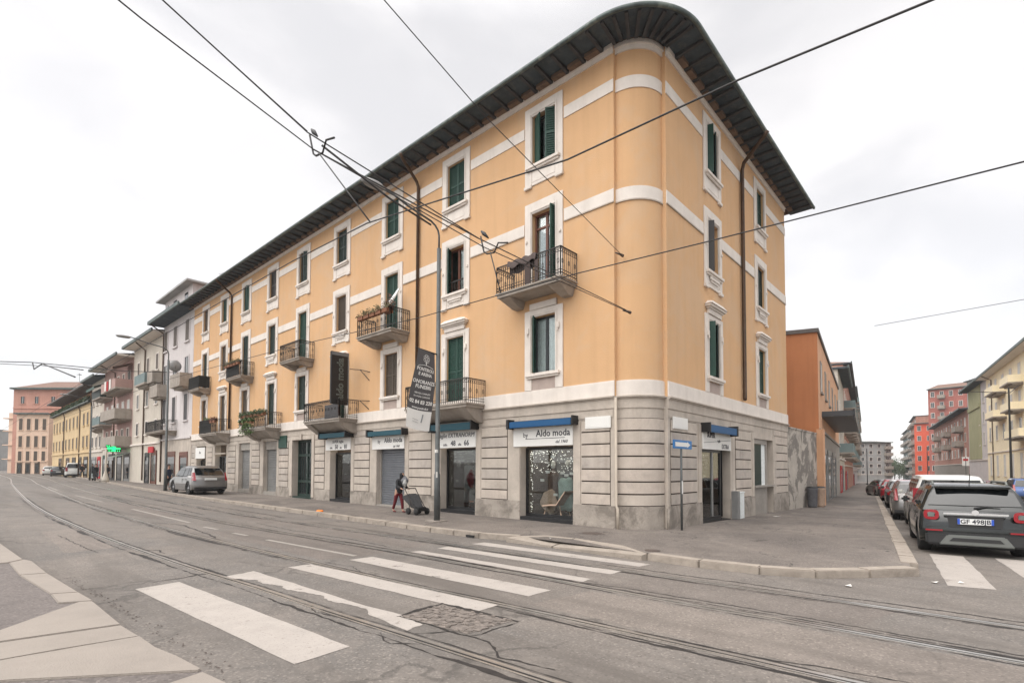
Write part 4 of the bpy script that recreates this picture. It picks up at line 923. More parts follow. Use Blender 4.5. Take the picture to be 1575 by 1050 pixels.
def mannequin(fr, s_, d, z, mm, lab):
    t = thing('mannequin', lab, 'mannequin', fr.P(s_, d, z), group='mannequins in the shop windows')
    p = MB(); c = fr.P(s_, d, z); p.lathe(c, [(.16, .0), (.16, .02), (.02, .03), (.02, .8)], 12); obj('stand', p, M['iron'], t)
    b_ = MB(); b_.lathe(c, [(.18, .75), (.23, .95), (.17, 1.15), (.22, 1.4), (.24, 1.5), (.12, 1.6), (.06, 1.63), (.055, 1.72)], 16); obj('torso', b_, mm, t, smooth=True)
    h = MB(); h.lathe(c, [(.03, 1.70), (.085, 1.76), (.10, 1.86), (.08, 1.96), (.02, 2.0)], 12); obj('head', h, M['card'], t, smooth=True); return t
M['coatgrey'] = mat('grey_coat', (.14, .14, .15), .9, var=.2, scale=8); M['coatbrown'] = mat('brown_coat', (.13, .08, .06), .9, var=.2, scale=8)
mannequin(LF, 4.5, -1.1, .16, M['coatbrown'], 'mannequin in a brown coat at the left of the corner shop window')
mannequin(LF, 4.1, -1.5, .2, M['coatgrey'], 'mannequin in a grey coat at the back of the corner shop window')
mannequin(LF, 9.35, -.75, .2, M['coatgrey'], 'mannequin in a grey coat in the window behind the lamp post')
mannequin(LF, 17.9, -.9, .22, M['dkgreen'], 'mannequin in dark green in the window below the vertical sign')
mannequin(RF, 4.4, -.45, .05, M['card'], 'mannequin in pale clothes beside the doorway on the right facade')
t = thing('poster_stand', 'white poster stand with a red coat in the shop window behind the lamp post', 'poster', LF.P(8.4, -.55, .2)); mb = MB(); mb.box(8.0, 8.75, -.57, -.53, .45, 2.0, fr=LF); obj('board', mb, M['white'], t)
mb = lump(LF.P(8.30, -.49, 1.45), .28, (.12, .8, 1.15), 9); obj('coat', mb, M['red'], t, smooth=True)
mb = MB(); mb.box(3.0, 4.9, -1.9, -1.86, .8, 2.3, fr=LF); goods('wall_mirror', 'grey framed mirror panel at the back of the corner shop', 'mirror', mb, M['shutgrey'], LF.P(3.9, -1.9, .8))
mb = MB(); mb.box(7.7, 9.0, -1.5, -.9, .5, .56, fr=LF); [mb.box(q, q+.05, e, e+.05, .17, .5, fr=LF) for q in (7.75, 8.9) for e in (-1.45, -1.0)]; goods('display_table', 'low white display table in the window behind the lamp post', 'table', mb, M['white'], LF.P(8.4, -1.2, .17))
# ================= BALCONY PLANTS =================
M['leaf'] = mat('leaf_green', (.07, .12, .03), .7, var=.5, scale=6); M['leafd'] = mat('leaf_dark', (.045, .07, .025), .7, var=.5, scale=6); M['leafo'] = mat('leaf_olive', (.13, .11, .05), .8, var=.5, scale=7); M['leafr'] = mat('leaf_russet', (.15, .07, .05), .8, var=.5, scale=7); M['pot'] = mat('terracotta', (.25, .11, .06), .85, var=.2, scale=6)
def planter(fr, s0, s1, d, z, h, mm, lab, n=500, hang=0, size=.06):
    t = thing('balcony_plants', lab, 'plants', fr.P((s0+s1)/2, d, z), group='plants growing on the balconies')
    mb = MB(); k = max(1, int((s1-s0)/.5))
    for i in range(k): q = s0+(s1-s0)*(i+.5)/k; mb.box(q-.2, q+.2, d-.09, d+.09, z-.22, z-.04, fr=fr)
    obj('planter_box', mb, M['pot'], t)
    lf = MB()
    for i in range(n):
        s_ = random.uniform(s0, s1); hh = h*(.5+.5*math.sin(s_*5)**2); zz = z-.08+hh*random.random()**1.2-(hang*random.random()**1.5 if random.random() < .5 else 0)
        c = fr.P(s_, d+random.uniform(-.15, .15), zz); lf.leaves(c, .03, 1, size*random.uniform(.7, 1.4))
    obj('foliage', lf, mm, t, fixn=False); return t
planter(LF, 12.0, 14.5, 1.05, 9.05, .32, M['leafo'], 'dry olive plants along the rail of the balcony left of the first drainpipe', 700)
planter(LF, 12.0, 12.6, .85, 9.05, .75, M['leafr'], 'tall russet plant at the right end of the planted second floor balcony', 350)
planter(LF, 29.5, 32.1, .9, 9.08, .30, M['leafo'], 'olive plants on the far second floor balcony with a dark screen', 600)
planter(LF, 24.8, 28.7, 1.08, 5.3, .28, M['leafd'], 'thick green hedge of trailing plants on the first floor balcony left of the green plaque', 1500, hang=.25)
planter(LF, 26.6, 28.6, 1.12, 4.9, .2, M['leaf'], 'bushy light green plants hanging below the far end of the planted first floor balcony', 1100, hang=.9, size=.07)
planter(LF, 33.4, 34.6, 1.0, 5.35, .3, M['leafr'], 'small russet plants on the first floor balcony near the second drainpipe', 250)
planter(LF, 36.2, 37.0, .6, 5.45, .35, M['leaf'], 'bright green potted plant at the far end of the first floor balcony', 220)
# cloths and things on the nearest balcony
mb = MB(); prev = None
for k in range(17):
    s_ = 3.65+.085*k*.95; z = 9.14+.03*math.sin(k*1.3)
    cur = [fr_ for fr_ in (LF.P(s_, .80, 8.72+.03*math.sin(k)), LF.P(s_, .86, z), LF.P(s_, .95, z), LF.P(s_, .985, 8.90+.05*math.sin(k*.9)))]
    if prev:
        for a_, b_ in ((0, 1), (1, 2), (2, 3)): mb.face([prev[a_], cur[a_], cur[b_], prev[b_]])
    prev = cur
goods('blanket', 'dark brown blanket hung over the rail of the balcony nearest the rounded corner', 'blanket', mb, mat('blanket', (.075, .055, .05), .95, var=.3, scale=8), LF.P(4.4, .9, 8.7), smooth=True)
mb = MB(); mb.box(3.9, 4.15, .935, .955, 8.16, 8.95, fr=LF); mb.box(3.55, 3.7, .935, .955, 8.16, 8.9, fr=LF); goods('rail_panel', 'narrow brown panels tied behind the rail of the balcony nearest the rounded corner', 'panel', mb, mat('brown_panel', (.06, .04, .035), .8), LF.P(3.8, .9, 8.16))
mb = MB(); mb.box(17.2, 18.6, .5, .54, 4.4, 5.2, fr=LF); goods('balcony_blind', 'dark grey blind standing inside the balcony below the vertical sign', 'blind', mb, M['coatgrey'], LF.P(17.9, .5, 4.4))
# little white figure like cloth on planted balcony
mb = MB(); mb.hexa([LF.P(12.35, .8, 9.1), LF.P(12.75, .8, 9.1), LF.P(12.75, .86, 9.1), LF.P(12.35, .86, 9.1), LF.P(12.2, .3, 10.1), LF.P(12.35, .3, 10.1), LF.P(12.35, .35, 10.1), LF.P(12.2, .35, 10.1)]); goods('folded_parasol', 'closed pale parasol leaning on the planted second floor balcony', 'parasol', mb, M['curtain'], LF.P(12.5, .8, 8.1))
# ================= LAMP POSTS, WIRES =================
def lamp(name, x, y, lab, arm=-2.4, top=10.2, base=True):
    z = gz(x, y); t = thing(name, lab, 'lamp post', (x, y, z), group='tall lamp posts along the pavement')
    mb = MB(); mb.tube([(x, y, z-.1), (x, y, z+1.6), (x, y, z+1.62), (x, y, 9.5)], [.108, .104, .085, .07], 14); obj('pole', mb, M['pole'], t, smooth=True)
    mb = MB(); pts = [(x, y, 9.45), (x, y, 9.95)]+[(x-.55*(1-math.cos(a)), y, 9.95+.42*math.sin(a)) for a in (.4, .8, 1.2, 1.5)]+[(x+arm*.55, y, 10.5), (x+arm*.8, y, 10.66), (x+arm, y, 10.74)]
    mb.tube(pts, .034, 8); obj('arm', mb, M['pole'], t, smooth=True)
    mb = MB(); ax = x+arm; mb.lathe((ax-.25, y, 10.70), [(.03, .08), (.13, .06), (.17, -.02), (.13, -.10), (.03, -.12)], 14); 
    for v in mb.v: v.x = ax-.25+(v.x-(ax-.25))*2.6
    obj('luminaire', mb, M['shutgrey'], t, smooth=True)
    if base: mb = MB(); mb.box(x-.32, x+.24, y-.26, y+.24, z-.1, z+.03); obj('footing', mb, M['slab'], t)
    return t
l1 = lamp('street_lamp', -2.78, 6.5, 'tall grey lamp post with hanging funeral banner in front of the shops')
l2 = lamp('street_lamp', -3.55, 35.3, 'tall lamp post beside the parked silver car')
l3 = lamp('street_lamp', -1.75, 74.8, 'distant lamp post beyond the green pharmacy cross', base=False)
mb = MB(); mb.box(-3.0, -2.92, 6.3, 6.38, 2.4, 2.5); mb.box(-2.95, -2.9, 6.34, 6.36, 1.55, 1.75); obj('label', mb, M['white'], l1)
# banner: hangs from a short arm, twisted by the wind
bn = thing('street_banner', 'dark funeral home banner with tree emblem hanging on the lamp post', 'banner', (-3.4, 6.5, 3.1))
mb = MB(); mb.tube([(-2.78, 6.5, 5.78), (-3.78, 6.46, 5.86)], .025, 6); mb.tube([(-2.78, 6.5, 3.12), (-3.1, 6.5, 3.12)], .02, 6); obj('rod', mb, M['black'], bn)
def ban(u, v):                 # u 0 left..1 right, v 0 bottom..1 top
    xl = -4.14+.42*v; xr = -3.13+.20*v; zb = 3.23*(1-u)+3.12*u-.04*math.sin(u*3.1); zt = 5.84*(1-u)+5.77*u
    return Vector((xl+(xr-xl)*u, 6.46+.07*math.sin(v*5+u*2), zb+(zt-zb)*v))
def banstrip(v0, v1, mm, nm, off=0):
    mb = MB(); nu, nv = 8, max(2, int(24*(v1-v0)))
    for i in range(nu):
        for j in range(nv):
            q = [ban((i+a)/nu, v0+(v1-v0)*(j+b_)/nv)-Vector((0, off, 0)) for a, b_ in ((0, 0), (1, 0), (1, 1), (0, 1))]; mb.face(q)
    return obj(nm, mb, mm, bn, smooth=True)
banstrip(.245, 1, M['banner'], 'cloth'); banstrip(0, .245, M['white'], 'lower_cloth')
def bantext(st, size, u, v, bold=.0):
    mb = text_mb(st, size, Fr((0, 0), (1, 0), (0, -1)), 0, 0, 0, sdir=1, ext=.002, bold=bold)
    for p in mb.v:
        W_ = .96; uu = u+p.x/W_; vv = v+p.z/2.62; q = ban(uu, vv); p.x, p.y, p.z = q.x, q.y-.012+p.y, q.z
    return mb
for st, sz, v, b_ in (('PONTIROLI', .155, .735, .003), ('E ARENA', .15, .675, .003), ('ONORANZE', .165, .575, .003), ('FUNEBRI', .165, .515, .003), ('SERVIZI COMPLETI', .075, .445, 0), ('IN OGNI COMUNE', .075, .405, 0), ('02 84 83 220', .165, .325, .005), ('www.pontiroli.it', .095, .262, .002)): obj('lettering', bantext(st, sz, .5, v, b_), M['white'], bn, fixn=False)
mb = MB()
def bq(u, v, off=.014): q = ban(u, v); return Vector((q.x, q.y-off, q.z))
for k in range(7):
    a = k*2*math.pi/7; cu, cv = .5+.11*math.cos(a), .895+.038*math.sin(a); mb.tube([bq(cu+.06*math.cos(b_), cv+.021*math.sin(b_)) for b_ in [j*math.pi/4 for j in range(9)]], .006, 4, cap=False)
mb.tube([bq(.5, .86), bq(.5, .815)], .014, 4); mb.tube([bq(.12+.76*j/8, .79+.02*math.sin(j/8*math.pi)) for j in range(9)], .009, 4)
obj('emblem', mb, M['white'], bn)
mb = MB(); mb.tube([bq(.62, .10), bq(.64, .14), bq(.66, .20)], .02, 5); mb.tube([bq(.25, .13), bq(.5, .12)], .005, 4); mb.tube([bq(.25, .10), bq(.5, .09)], .005, 4); obj('small_print', mb, M['letgrey'], bn)
def wire(name, lab, pts, r, cat='cable', grp=None, sub=None):
    mb = MB(); mb.tube(pts, r, 5); o = obj(name, mb, M['wire'], None, origin=tuple(pts[0]), smooth=True); tag(o, lab, cat, grp); return o
wire('contact_wire', 'contact wire over the near tram track crossing the orange facade', [(-9.5, 160, 6.2), (-9.9, 40, 5.85), (-9.9, 7.66, 5.76), (-9.9, 2.14, 5.72), (-9.9, -.38, 5.63), (-9.75, -4.05, 5.20), (-9.7, -5.82, 5.20), (-9.5, -9, 5.10)], .0095)
wire('contact_wire', 'contact wire over the far tram track passing below the nearest balcony', [(-5.0, 160, 7.0), (-6.3, 60, 6.7), (-6.3, 24.1, 6.5), (-6.3, 9.45, 5.97), (-6.3, 3.1, 5.62), (-6.3, .36, 5.57), (-6.3, -1.8, 5.52), (-6.3, -4.19, 5.40), (-6.3, -9, 5.2)], .0105)
A1 = (0, .67, 6.72)
wire('span_wire', 'lower span wire from the facade across both tracks to the upper left', [A1, (-6.3, .72, 6.74), (-9.85, 1.5, 7.6), (-12.6, .75, 7.75), (-13.6, .4, 7.8)], .011)
wire('span_wire', 'upper span wire running beside the lower one to the upper left', [(0, .67, 6.74), (-6.3, .88, 6.98), (-9.85, 1.74, 8.02), (-12.6, 1.95, 9.3), (-13.6, 2.2, 9.8)], .013)
wire('span_wire', 'second strand of the upper span wire at the top left of the sky', [(-9.85, 1.74, 8.04), (-12.6, 2.05, 9.38), (-13.6, 2.35, 9.95)], .008)
wire('span_wire', 'thin diagonal stay wire from the top edge to the corner of the facade', [(0, .92, 8.58), (-8, -1.0, 8.02), (-10, -.9, 8.78)], .009)
wire('span_wire', 'pair strand of the arm wire near the far track hanger', [(-6.3, .88, 6.98), (-9.85, 1.5, 7.6)], .014)
def hanger(x, y0, z0, y1, z1, lab):
    t = thing('wire_hanger', lab, 'hanger', (x, y0, z0), group='hangers carrying the contact wires')
    mb = MB(); mb.tube([(x-.05, y0+.05, z0+.36), (x, y0, z0+.02), (x, y0-.1, z0-.06), (x+.02, y0-.3, z0-.08), (x+.02, y0-.42, z0+.1), (x+.02, y0-.7, z0+.02)], .018, 6); obj('clamp', mb, M['wire'], t, smooth=True)
    mb = MB(); mb.tube([(x, y0-.2, z0-.05), (x, y1, z1)], .013, 6); obj('drop_rod', mb, M['wire'], t, smooth=True)
    mb = MB(); mb.tube([(x, y0+.08, z0+.5), (x, y0, z0+.42), (x, y0-.14, z0+.28)], [.02, .045, .015], 8); obj('insulator', mb, M['black'], t, smooth=True)
hanger(-9.85, 1.5, 7.5, -.38, 5.66, 'hanger over the near track high against the sky')
hanger(-6.3, .72, 6.62, .2, 5.6, 'hanger over the far track in front of the nearest balcony')
wire('steady_rod', 'long steady rod from the near hanger toward the lamp post', [(-9.85, 1.2, 7.55), (-8.6, .95, 7.0), (-7.4, 1.2, 7.0)], .02, 'rod')
for P0, lab in (((0, .92, 8.58), 'wire anchor on the facade level with the nearest balcony door'), ((0, .67, 6.72), 'wire anchor on the facade below the nearest balcony')):
    mb = MB(); mb.tube([(P0[0]-.35, P0[1]+.03, P0[2]-.02), (P0[0]-.12, P0[1], P0[2]), (.06, P0[1], P0[2])], [.015, .035, .05], 7); goods('wire_anchor', lab, 'anchor', mb, M['rust'], (0, P0[1], P0[2]), smooth=True)
# far span at the left edge and the faint one on the right street
wire('span_wire', 'distant span wire at the far left edge of the sky', [(-17, 44, 8.7), (-9.9, 44.1, 9.55), (-4.5, 43.5, 9.6), (-.2, 43, 10)], .03)
wire('span_wire', 'lower distant span wire at the far left edge of the sky', [(-17, 40, 8.2), (-9.9, 41, 8.9)], .02)
t = thing('wire_hanger', 'distant hanger against the sky at the far left', 'hanger', (-9.9, 44, 9.5), group='hangers carrying the contact wires'); mb = MB(); mb.tube([(-9.9, 44.1, 9.55), (-9.9, 43, 8.9), (-9.7, 40.5, 9.0), (-9.9, 25.6, 6.3)], .04, 5); obj('clamp', mb, M['wire'], t); mb = MB(); mb.tube([(-9.6, 42, 9.1), (-9.4, 27, 6.9)], .03, 5); obj('drop_rod', mb, M['wire'], t)
wire('span_wire', 'faint span wire above the side street at the right edge', [tuple(CAM+(FW+RT*((1345-787.5)/793.64)+UP*((692.3-501)/793.64))*38), tuple(CAM+(FW+RT*((1600-787.5)/793.64)+UP*((692.3-456)/793.64))*34)], .02)
# ================= STREET FURNITURE ON THE PAVEMENT =================
t = thing('direction_sign', 'blue sign with a white arrow on a short post before the right hand facade', 'road sign', (1.22, -.45, gz(1.2, -.45)))
mb = MB(); mb.tube([(1.22, -.42, gz(1.2, -.4)-.05), (1.22, -.42, 2.75)], .035, 10); obj('post', mb, M['pole'], t, smooth=True)
mb = MB(); mb.box(.58, 1.92, .44, .47, 2.49, 2.76, fr=RF); obj('panel', mb, mat('sign_blue', (.012, .16, .42), .45), t, bevel=.01)
mb = MB(); mb.box(.70, 1.55, .472, .476, 2.56, 2.69, fr=RF); mb.face([RF.P(1.55, .476, 2.53), RF.P(1.78, .476, 2.625), RF.P(1.55, .476, 2.72)]); obj('arrow', mb, M['white'], t)
mb = MB(); mb.box(1.185, 1.255, .45, .458, 1.1, 1.5, fr=RF); obj('sticker', mb, M['white'], t)
t = thing('utility_cabinet', 'weathered grey metal utility cabinet against the right hand facade', 'cabinet', (7.1, -.25, gz(7, 0)))
mb = MB(); z = gz(7, 0); mb.box(6.72, 6.98, .0, .26, z, z+1.10, fr=RF); obj('body', mb, M['shutgrey'], t, bevel=.015)
mb = MB(); mb.box(7.0, 7.6, .0, .22, z, z+1.02, fr=RF); mb.box(6.98, 7.64, .0, .24, z+1.02, z+1.06, fr=RF); mb.box(7.1, 7.52, .22, .23, z+.1, z+.5, fr=RF); mb.box(7.1, 7.52, .22, .23, z+.56, z+.95, fr=RF); obj('door', mb, M['curtain'], t, bevel=.008)
def bin_(x, y, mm, lab):
    z = gz(x, y); t = thing('litter_bin', lab, 'bin', (x, y, z), group='bins by the orange building'); mb = MB(); mb.lathe((x, y, z), [(.20, 0), (.24, .1), (.27, 1.0), (.29, 1.02), (.29, 1.07), (.25, 1.07)], 14); obj('body', mb, mm, t, smooth=True)
    mb = MB(); mb.lathe((x, y, z+1.07), [(.29, 0), (.29, .04), (.18, .1)], 14); obj('lid', mb, M['black'], t, smooth=True)
bin_(18.6, -.32, M['coatgrey'], 'dark rounded litter bin against the peeling wall'); bin_(19.6, -.5, M['beige'], 'tan litter bin nearer the kerb beside the dark bin')
bag = lump((-3.84, 12.6, gz(-3.84, 12.6)-.03), .13, (1.1, 1.5, .7), 21, 3); goods('plastic_bag', 'crumpled orange plastic bag in the gutter by the far kerb', 'bag', bag, mat('orange_plastic', (.9, .22, .02), .4), (-3.84, 12.6, gz(-3.84, 12.6)-.13))
def paper(x, y, a, lab, s_=.12, h=-.12):
    mb = MB(); c, s2 = math.cos(a)*s_, math.sin(a)*s_; z = gz(x, y, h); mb.face([(x-c, y-s2, z+.01), (x+s2, y-c, z+.03), (x+c, y+s2, z+.005), (x-s2, y+c, z+.02)]); goods('paper_scrap', lab, 'litter', mb, M['card'], (x, y, z))
paper(-2.4, -6.65, .4, 'white paper scrap in the road at the pavement corner', .06); paper(-3.9, -5.6, 1.1, 'flattened white paper in the road before the rounded kerb', .06); paper(-2.1, -7.0, 2, 'torn white paper near the first side crossing stripe', .05); paper(9.5, -.9, .2, 'white paper on the pavement below the grey window', .16, .01)
paper(-3.6, .95, .3, 'small paper scrap on the crossing ramp', .05, .02)
# ================= NEIGHBOUR BUILDINGS =================
def dirfr(o, ang, flip=1):
    a = R(ang); t = (math.cos(a), math.sin(a)); n = (t[1]*flip, -t[0]*flip); return Fr(o, t, n)
def vol(fr, s0, s1, d0, d1, z0, z1, mb=None):
    mb = mb or MB(); mb.box(s0, s1, d0, d1, z0, z1, fr=fr); return mb
def block(name, lab, fr, L0, L1, depth, zt, wm, rows, cols, ww=1.0, shut='brownsh', eave=.8, rm='tile', trim='cream', gf=None, gfz=3.8, balc=(), pipes=(), cat='building', group=None, roofh=1.6, shops=(), thick=.18, zg=None, skip=(), gftrim=True):
    zg = zg if zg is not None else min(gz(*fr.P(L0, 0, 0)[:2]), gz(*fr.P(L1, 0, 0)[:2]))
    t = thing(name, lab, cat, tuple(fr.P((L0+L1)/2, 0, zg)), group=group)
    zf = zg+gfz
    obj('wall', vol(fr, L0, L1, -depth, 0, zf if gf else zg-.6, zt), wm, t)
    if gf: obj('ground_floor_wall', vol(fr, L0, L1, -depth, .03, zg-.6, zf), gf, t)
    if gftrim: obj('string_course', vol(fr, L0, L1, .03 if gf else 0, .14, zf, zf+.16), M[trim], t)
    if eave:
        mb = MB(); mb.box(L0-.2, L1+.2, -depth-.3, eave, zt, zt+thick, fr=fr); obj('eaves', mb, M['soffit'] if rm != 'light' else M['cream'], t)
        mb = MB(); mb.box(L0-.25, L1+.25, eave, eave+.14, zt+.02, zt+thick+.12, fr=fr); obj('gutter', mb, M['gutter'], t)
        mb = MB(); q = depth/2; mb.face([fr.P(L0-.2, eave, zt+thick+.003), fr.P(L1+.2, eave, zt+thick+.003), fr.P(L1-1.5, -q, zt+roofh), fr.P(L0+1.5, -q, zt+roofh)]); mb.face([fr.P(L0-.2, eave, zt+thick+.003), fr.P(L0+1.5, -q, zt+roofh), fr.P(L0-.2, -depth-.3, zt+thick+.003)]); mb.face([fr.P(L1+.2, eave, zt+thick+.003), fr.P(L1-1.5, -q, zt+roofh), fr.P(L1+.2, -depth-.3, zt+thick+.003)]); mb.face([fr.P(L0-.2, -depth-.3, zt+thick+.003), fr.P(L1+.2, -depth-.3, zt+thick+.003), fr.P(L1-1.5, -q, zt+roofh), fr.P(L0+1.5, -q, zt+roofh)])
        obj('roof', mb, M['greytile' if rm in ('grey', 'light') else 'tile'], t, fixn=False)
    for ri, (zb, z1) in enumerate(rows):
        for ci, c in enumerate(cols):
            if (ri, ci) in skip: continue
            w2 = ww/2; mb = MB(); fr_ = .12
            mb.box(c-w2-fr_, c-w2, 0, .06, zb, z1+fr_, fr=fr); mb.box(c+w2, c+w2+fr_, 0, .06, zb, z1+fr_, fr=fr); mb.box(c-w2, c+w2, 0, .06, z1, z1+fr_, fr=fr); mb.box(c-w2-.18, c+w2+.18, 0, .14, zb-.12, zb, fr=fr)
            o = obj('window', mb, M[trim], t); sh = shut[(ri*7+ci*3) % len(shut)] if isinstance(shut, list) else shut
            mb = MB(); mb.box(c-w2, c+w2, .002, .015, zb, z1, fr=fr)
            if sh == 'glass':
                obj('pane', mb, M['pane'], o); mb = MB(); mb.box(c-.03, c+.03, .015, .04, zb, z1, fr=fr); obj('glazing_bar', mb, M['whitefr'], o)
            else:
                mb.box(c-w2, c-.01, .015, .035, zb, z1, fr=fr); mb.box(c+.01, c+w2, .015, .035, zb, z1, fr=fr); obj('shutter', mb, M[sh], o)
    for bc in balc:
        s0, s1, z, p, kind = bc
        if kind == 'rail': balcony(fr, s0, s1, z, p, par=t, style=1)
        else:
            mb = MB(); mb.box(s0, s1, 0, p, z-.18, z, fr=fr); mb.box(s0+.2, s1-.2, 0, p*.7, z-.35, z-.18, fr=fr); o = obj('balcony', mb, M['concrete'], t)
            mb = MB(); mm = M[kind]; mb.box(s0, s1, p-.07, p-.01, z, z+.95, fr=fr); mb.box(s0, s0+.06, 0, p-.07, z, z+.95, fr=fr); mb.box(s1-.06, s1, 0, p-.07, z, z+.95, fr=fr); obj('parapet', mb, mm, o)
    for s_ in pipes:
        mb = MB(); mb.tube([fr.P(s_, eave-.05, zt), fr.P(s_, .1, zt-.7), fr.P(s_, .1, zg+.3)], .07, 6); obj('drainpipe', mb, M['pipe'], t)
    for a, b, z1, mm in shops:
        mb = MB(); mb.box(a, b, .03, .05, zg+.05, zg+z1, fr=fr); mb.box(a, b, .05, .10, zg+z1, zg+z1+.35, fr=fr)
        for q in (a, b-.1): mb.box(q, q+.1, .05, .10, zg, zg+z1, fr=fr)
        o = obj('shopfront', mb, M[mm], t)
        mb = MB(); mb.box(a+.2, b-.2, .052, .06, zg+.3, zg+z1-.15, fr=fr); obj('pane', mb, M['pane'], o)
    return t
M['wwhite'] = mat('white_stucco', (.60, .56, .55), .9, var=.08, scale=.6, streak=.2, bump=.2)
M['wbeige'] = mat('beige_stucco', (.54, .49, .42), .9, var=.08, scale=.6, streak=.2, bump=.2)
M['wpink'] = mat('brown_pink_stucco', (.40, .26, .23), .9, var=.1, scale=.6, streak=.2)
M['wyel'] = mat('yellow_stucco', (.60, .45, .26), .9, var=.08, scale=.6, streak=.15)
M['wpeach'] = mat('peach_stucco', (.50, .27, .21), .9, var=.1, scale=.4, streak=.25)
M['wpeachl'] = mat('pale_peach_stucco', (.70, .52, .40), .9, var=.08, scale=.4, streak=.15)
M['worange'] = mat('deep_orange_stucco', (.46, .19, .085), .9, var=.10, scale=.35, streak=.25)
M['worangel'] = mat('pale_orange_stucco', (.60, .34, .20), .9, var=.1, scale=.5, streak=.25)
M['wred'] = mat('bright_red_render', (.72, .13, .07), .85, var=.06, scale=.5)
M['wbrick'] = mat('brick_red', (.36, .125, .10), .9, var=.2, scale=1.5)
M['wbrick2'] = mat('brick_brown', (.42, .215, .165), .9, var=.2, scale=1.5)
M['wcream'] = mat('pale_yellow_stucco', (.95, .84, .60), .9, var=.05, scale=.5, streak=.12)
M['wolive'] = mat('olive_stucco', (.36, .35, .20), .9, var=.1, scale=.5)
M['wgrey'] = mat('grey_concrete', (.36, .36, .35), .9, var=.12, scale=.5, streak=.2)
M['wteal'] = mat('teal_balcony', (.16, .21, .21), .8, var=.2, scale=.6)
M['peel'] = mat('peeling_render', (.42, .38, .33), .95, var=.15, scale=1.2, bump=.6, bscale=9, dirt=(.15, .135, .12), dirtamt=.85, dscale=.6, dr=(.48, .52))
# --- left row ---
dk_ = ['brownsh', 'glass', 'darkfr']
W = block('apartment_building', 'white five storey building with attic beside the orange corner building', LF, 42.25, 51.2, 12, 15.45, M['wwhite'], [(12.95, 14.85), (9.35, 11.56), (6.0, 8.3)], [43.9, 47.35, 50.3], 1.0, dk_, eave=1.2, rm='grey', trim='wwhite', gf=M['stone'], gfz=4.2,
      balc=[(42.4, 45.2, 8.95, .95, 'concrete'), (49.4, 52, 8.7, .9, 'concrete'), (46.3, 52.2, 5.2, 1.15, 'rail')], pipes=(50.9,), shops=[(43.0, 45.2, 2.7, 'wood'), (46.5, 49, 2.8, 'wood')], thick=.2)
mb = MB(); mb.box(43.0, 51.2, -9, -.05, 15.66, 17.85, fr=LF); obj('attic', mb, M['wwhite'], W)
mb = MB(); mb.box(42.4, 51.9, -10, .6, 17.85, 18.0, fr=LF); mb.face([LF.P(42.4, .6, 18.005), LF.P(51.9, .6, 18.005), LF.P(51, -5, 18.5), LF.P(44, -5, 18.5)]); obj('attic_roof', mb, M['wgrey'], W)
for c in (44.7, 48.0, 50.5): mb = MB(); mb.box(c-.45, c+.45, -.05, -.02, 16.3, 17.4, fr=LF); obj('attic_window', mb, M['pane'], W)
def dish(x, y, z, r, lab):
    t = thing('satellite_dish', lab, 'satellite dish', (x, y, z)); mb = MB(); prof = [(r*q, -.35*r*(1-q*q)) for q in (1, .8, .6, .4, .2, .02)]; mb.lathe((x, y, z), prof, 18, axis='Y')
    for v in mb.v: v.z = v.z
    obj('reflector', mb, M['shutgrey'], t, smooth=True); mb = MB(); mb.tube([(x, y, z), (x+.2, y+.3, z-.5)], .03); mb.tube([(x, y-.1, z-.3), (x-.05, y-.5, z)], .015); obj('mount', mb, M['pole'], t)
dish(-1.0, 43.6, 10.55, .5, 'round grey satellite dish above the balcony of the white building')
Bb = block('apartment_building', 'beige four storey building with grey eaves between the white one and the awnings', LF, 51.2, 62.7, 12, 14.9, M['wbeige'], [(11.6, 13.2), (8.2, 9.7), (5.3, 6.6)], [53.2, 56.6, 60.4], .85, dk_, eave=1.0, rm='light', trim='cream', gfz=4.0, balc=[(53.5, 57.5, 10.3, 1.0, 'wteal'), (51.6, 54, 10.3, .8, 'concrete')], pipes=(57.6,), shops=[(52.5, 54.5, 3.0, 'wood'), (55.2, 56.8, 2.8, 'black')])
t = thing('shop_sign', 'small red sign above the dark door of the beige building', 'sign', LF.P(54, .15, 3.4)); mb = MB(); mb.box(53.2, 55, .12, .22, 3.35, 3.95, fr=LF); obj('board', mb, M['red'], t)
Cc = block('apartment_building', 'pinkish brown building with long balconies and laundry beyond the beige one', LF, 62.7, 78, 12, 14.2, M['wpink'], [(11.1, 12.8), (7.7, 9.5), (4.8, 6.3)], [64.6, 67.3, 70, 72.8, 75.7], .95, ['brownsh', 'whitefr', 'brownsh'], eave=1.6, rm='light', trim='cream', gf=M['wbeige'], gfz=3.9, balc=[(63, 70.5, 10.75, 1.6, 'wpink'), (63, 70.5, 7.45, 1.6, 'concrete'), (63, 70, 4.4, 1.5, 'concrete'), (73, 78, 10.6, 1.3, 'dkgreen'), (73, 78, 7.2, 1.3, 'wteal')], pipes=(71.5,), shops=[(63.2, 66, 2.9, 'shutgrey'), (67, 69.5, 2.9, 'black'), (70.5, 74, 2.9, 'black'), (75, 77.5, 2.8, 'green')])
def awn(fr, s0, s1, z, d0, d1, drop, mm, lab):
    mb = MB(); mb.hexa([fr.P(s0, d0, z-.05), fr.P(s1, d0, z-.05), fr.P(s1, d1, z-drop-.05), fr.P(s0, d1, z-drop-.05), fr.P(s0, d0, z), fr.P(s1, d0, z), fr.P(s1, d1, z-drop), fr.P(s0, d1, z-drop)]); mb.box(s0, s1, d1-.03, d1, z-drop-.35, z-drop-.04, fr=fr); goods('awning', lab, 'awning', mb, mm, fr.P((s0+s1)/2, d0, z))
awn(LF, 62.9, 65.6, 13.6, .1, 1.9, .7, M['coatbrown'], 'dark brown sun awning over the top balcony of the pinkish brown building')
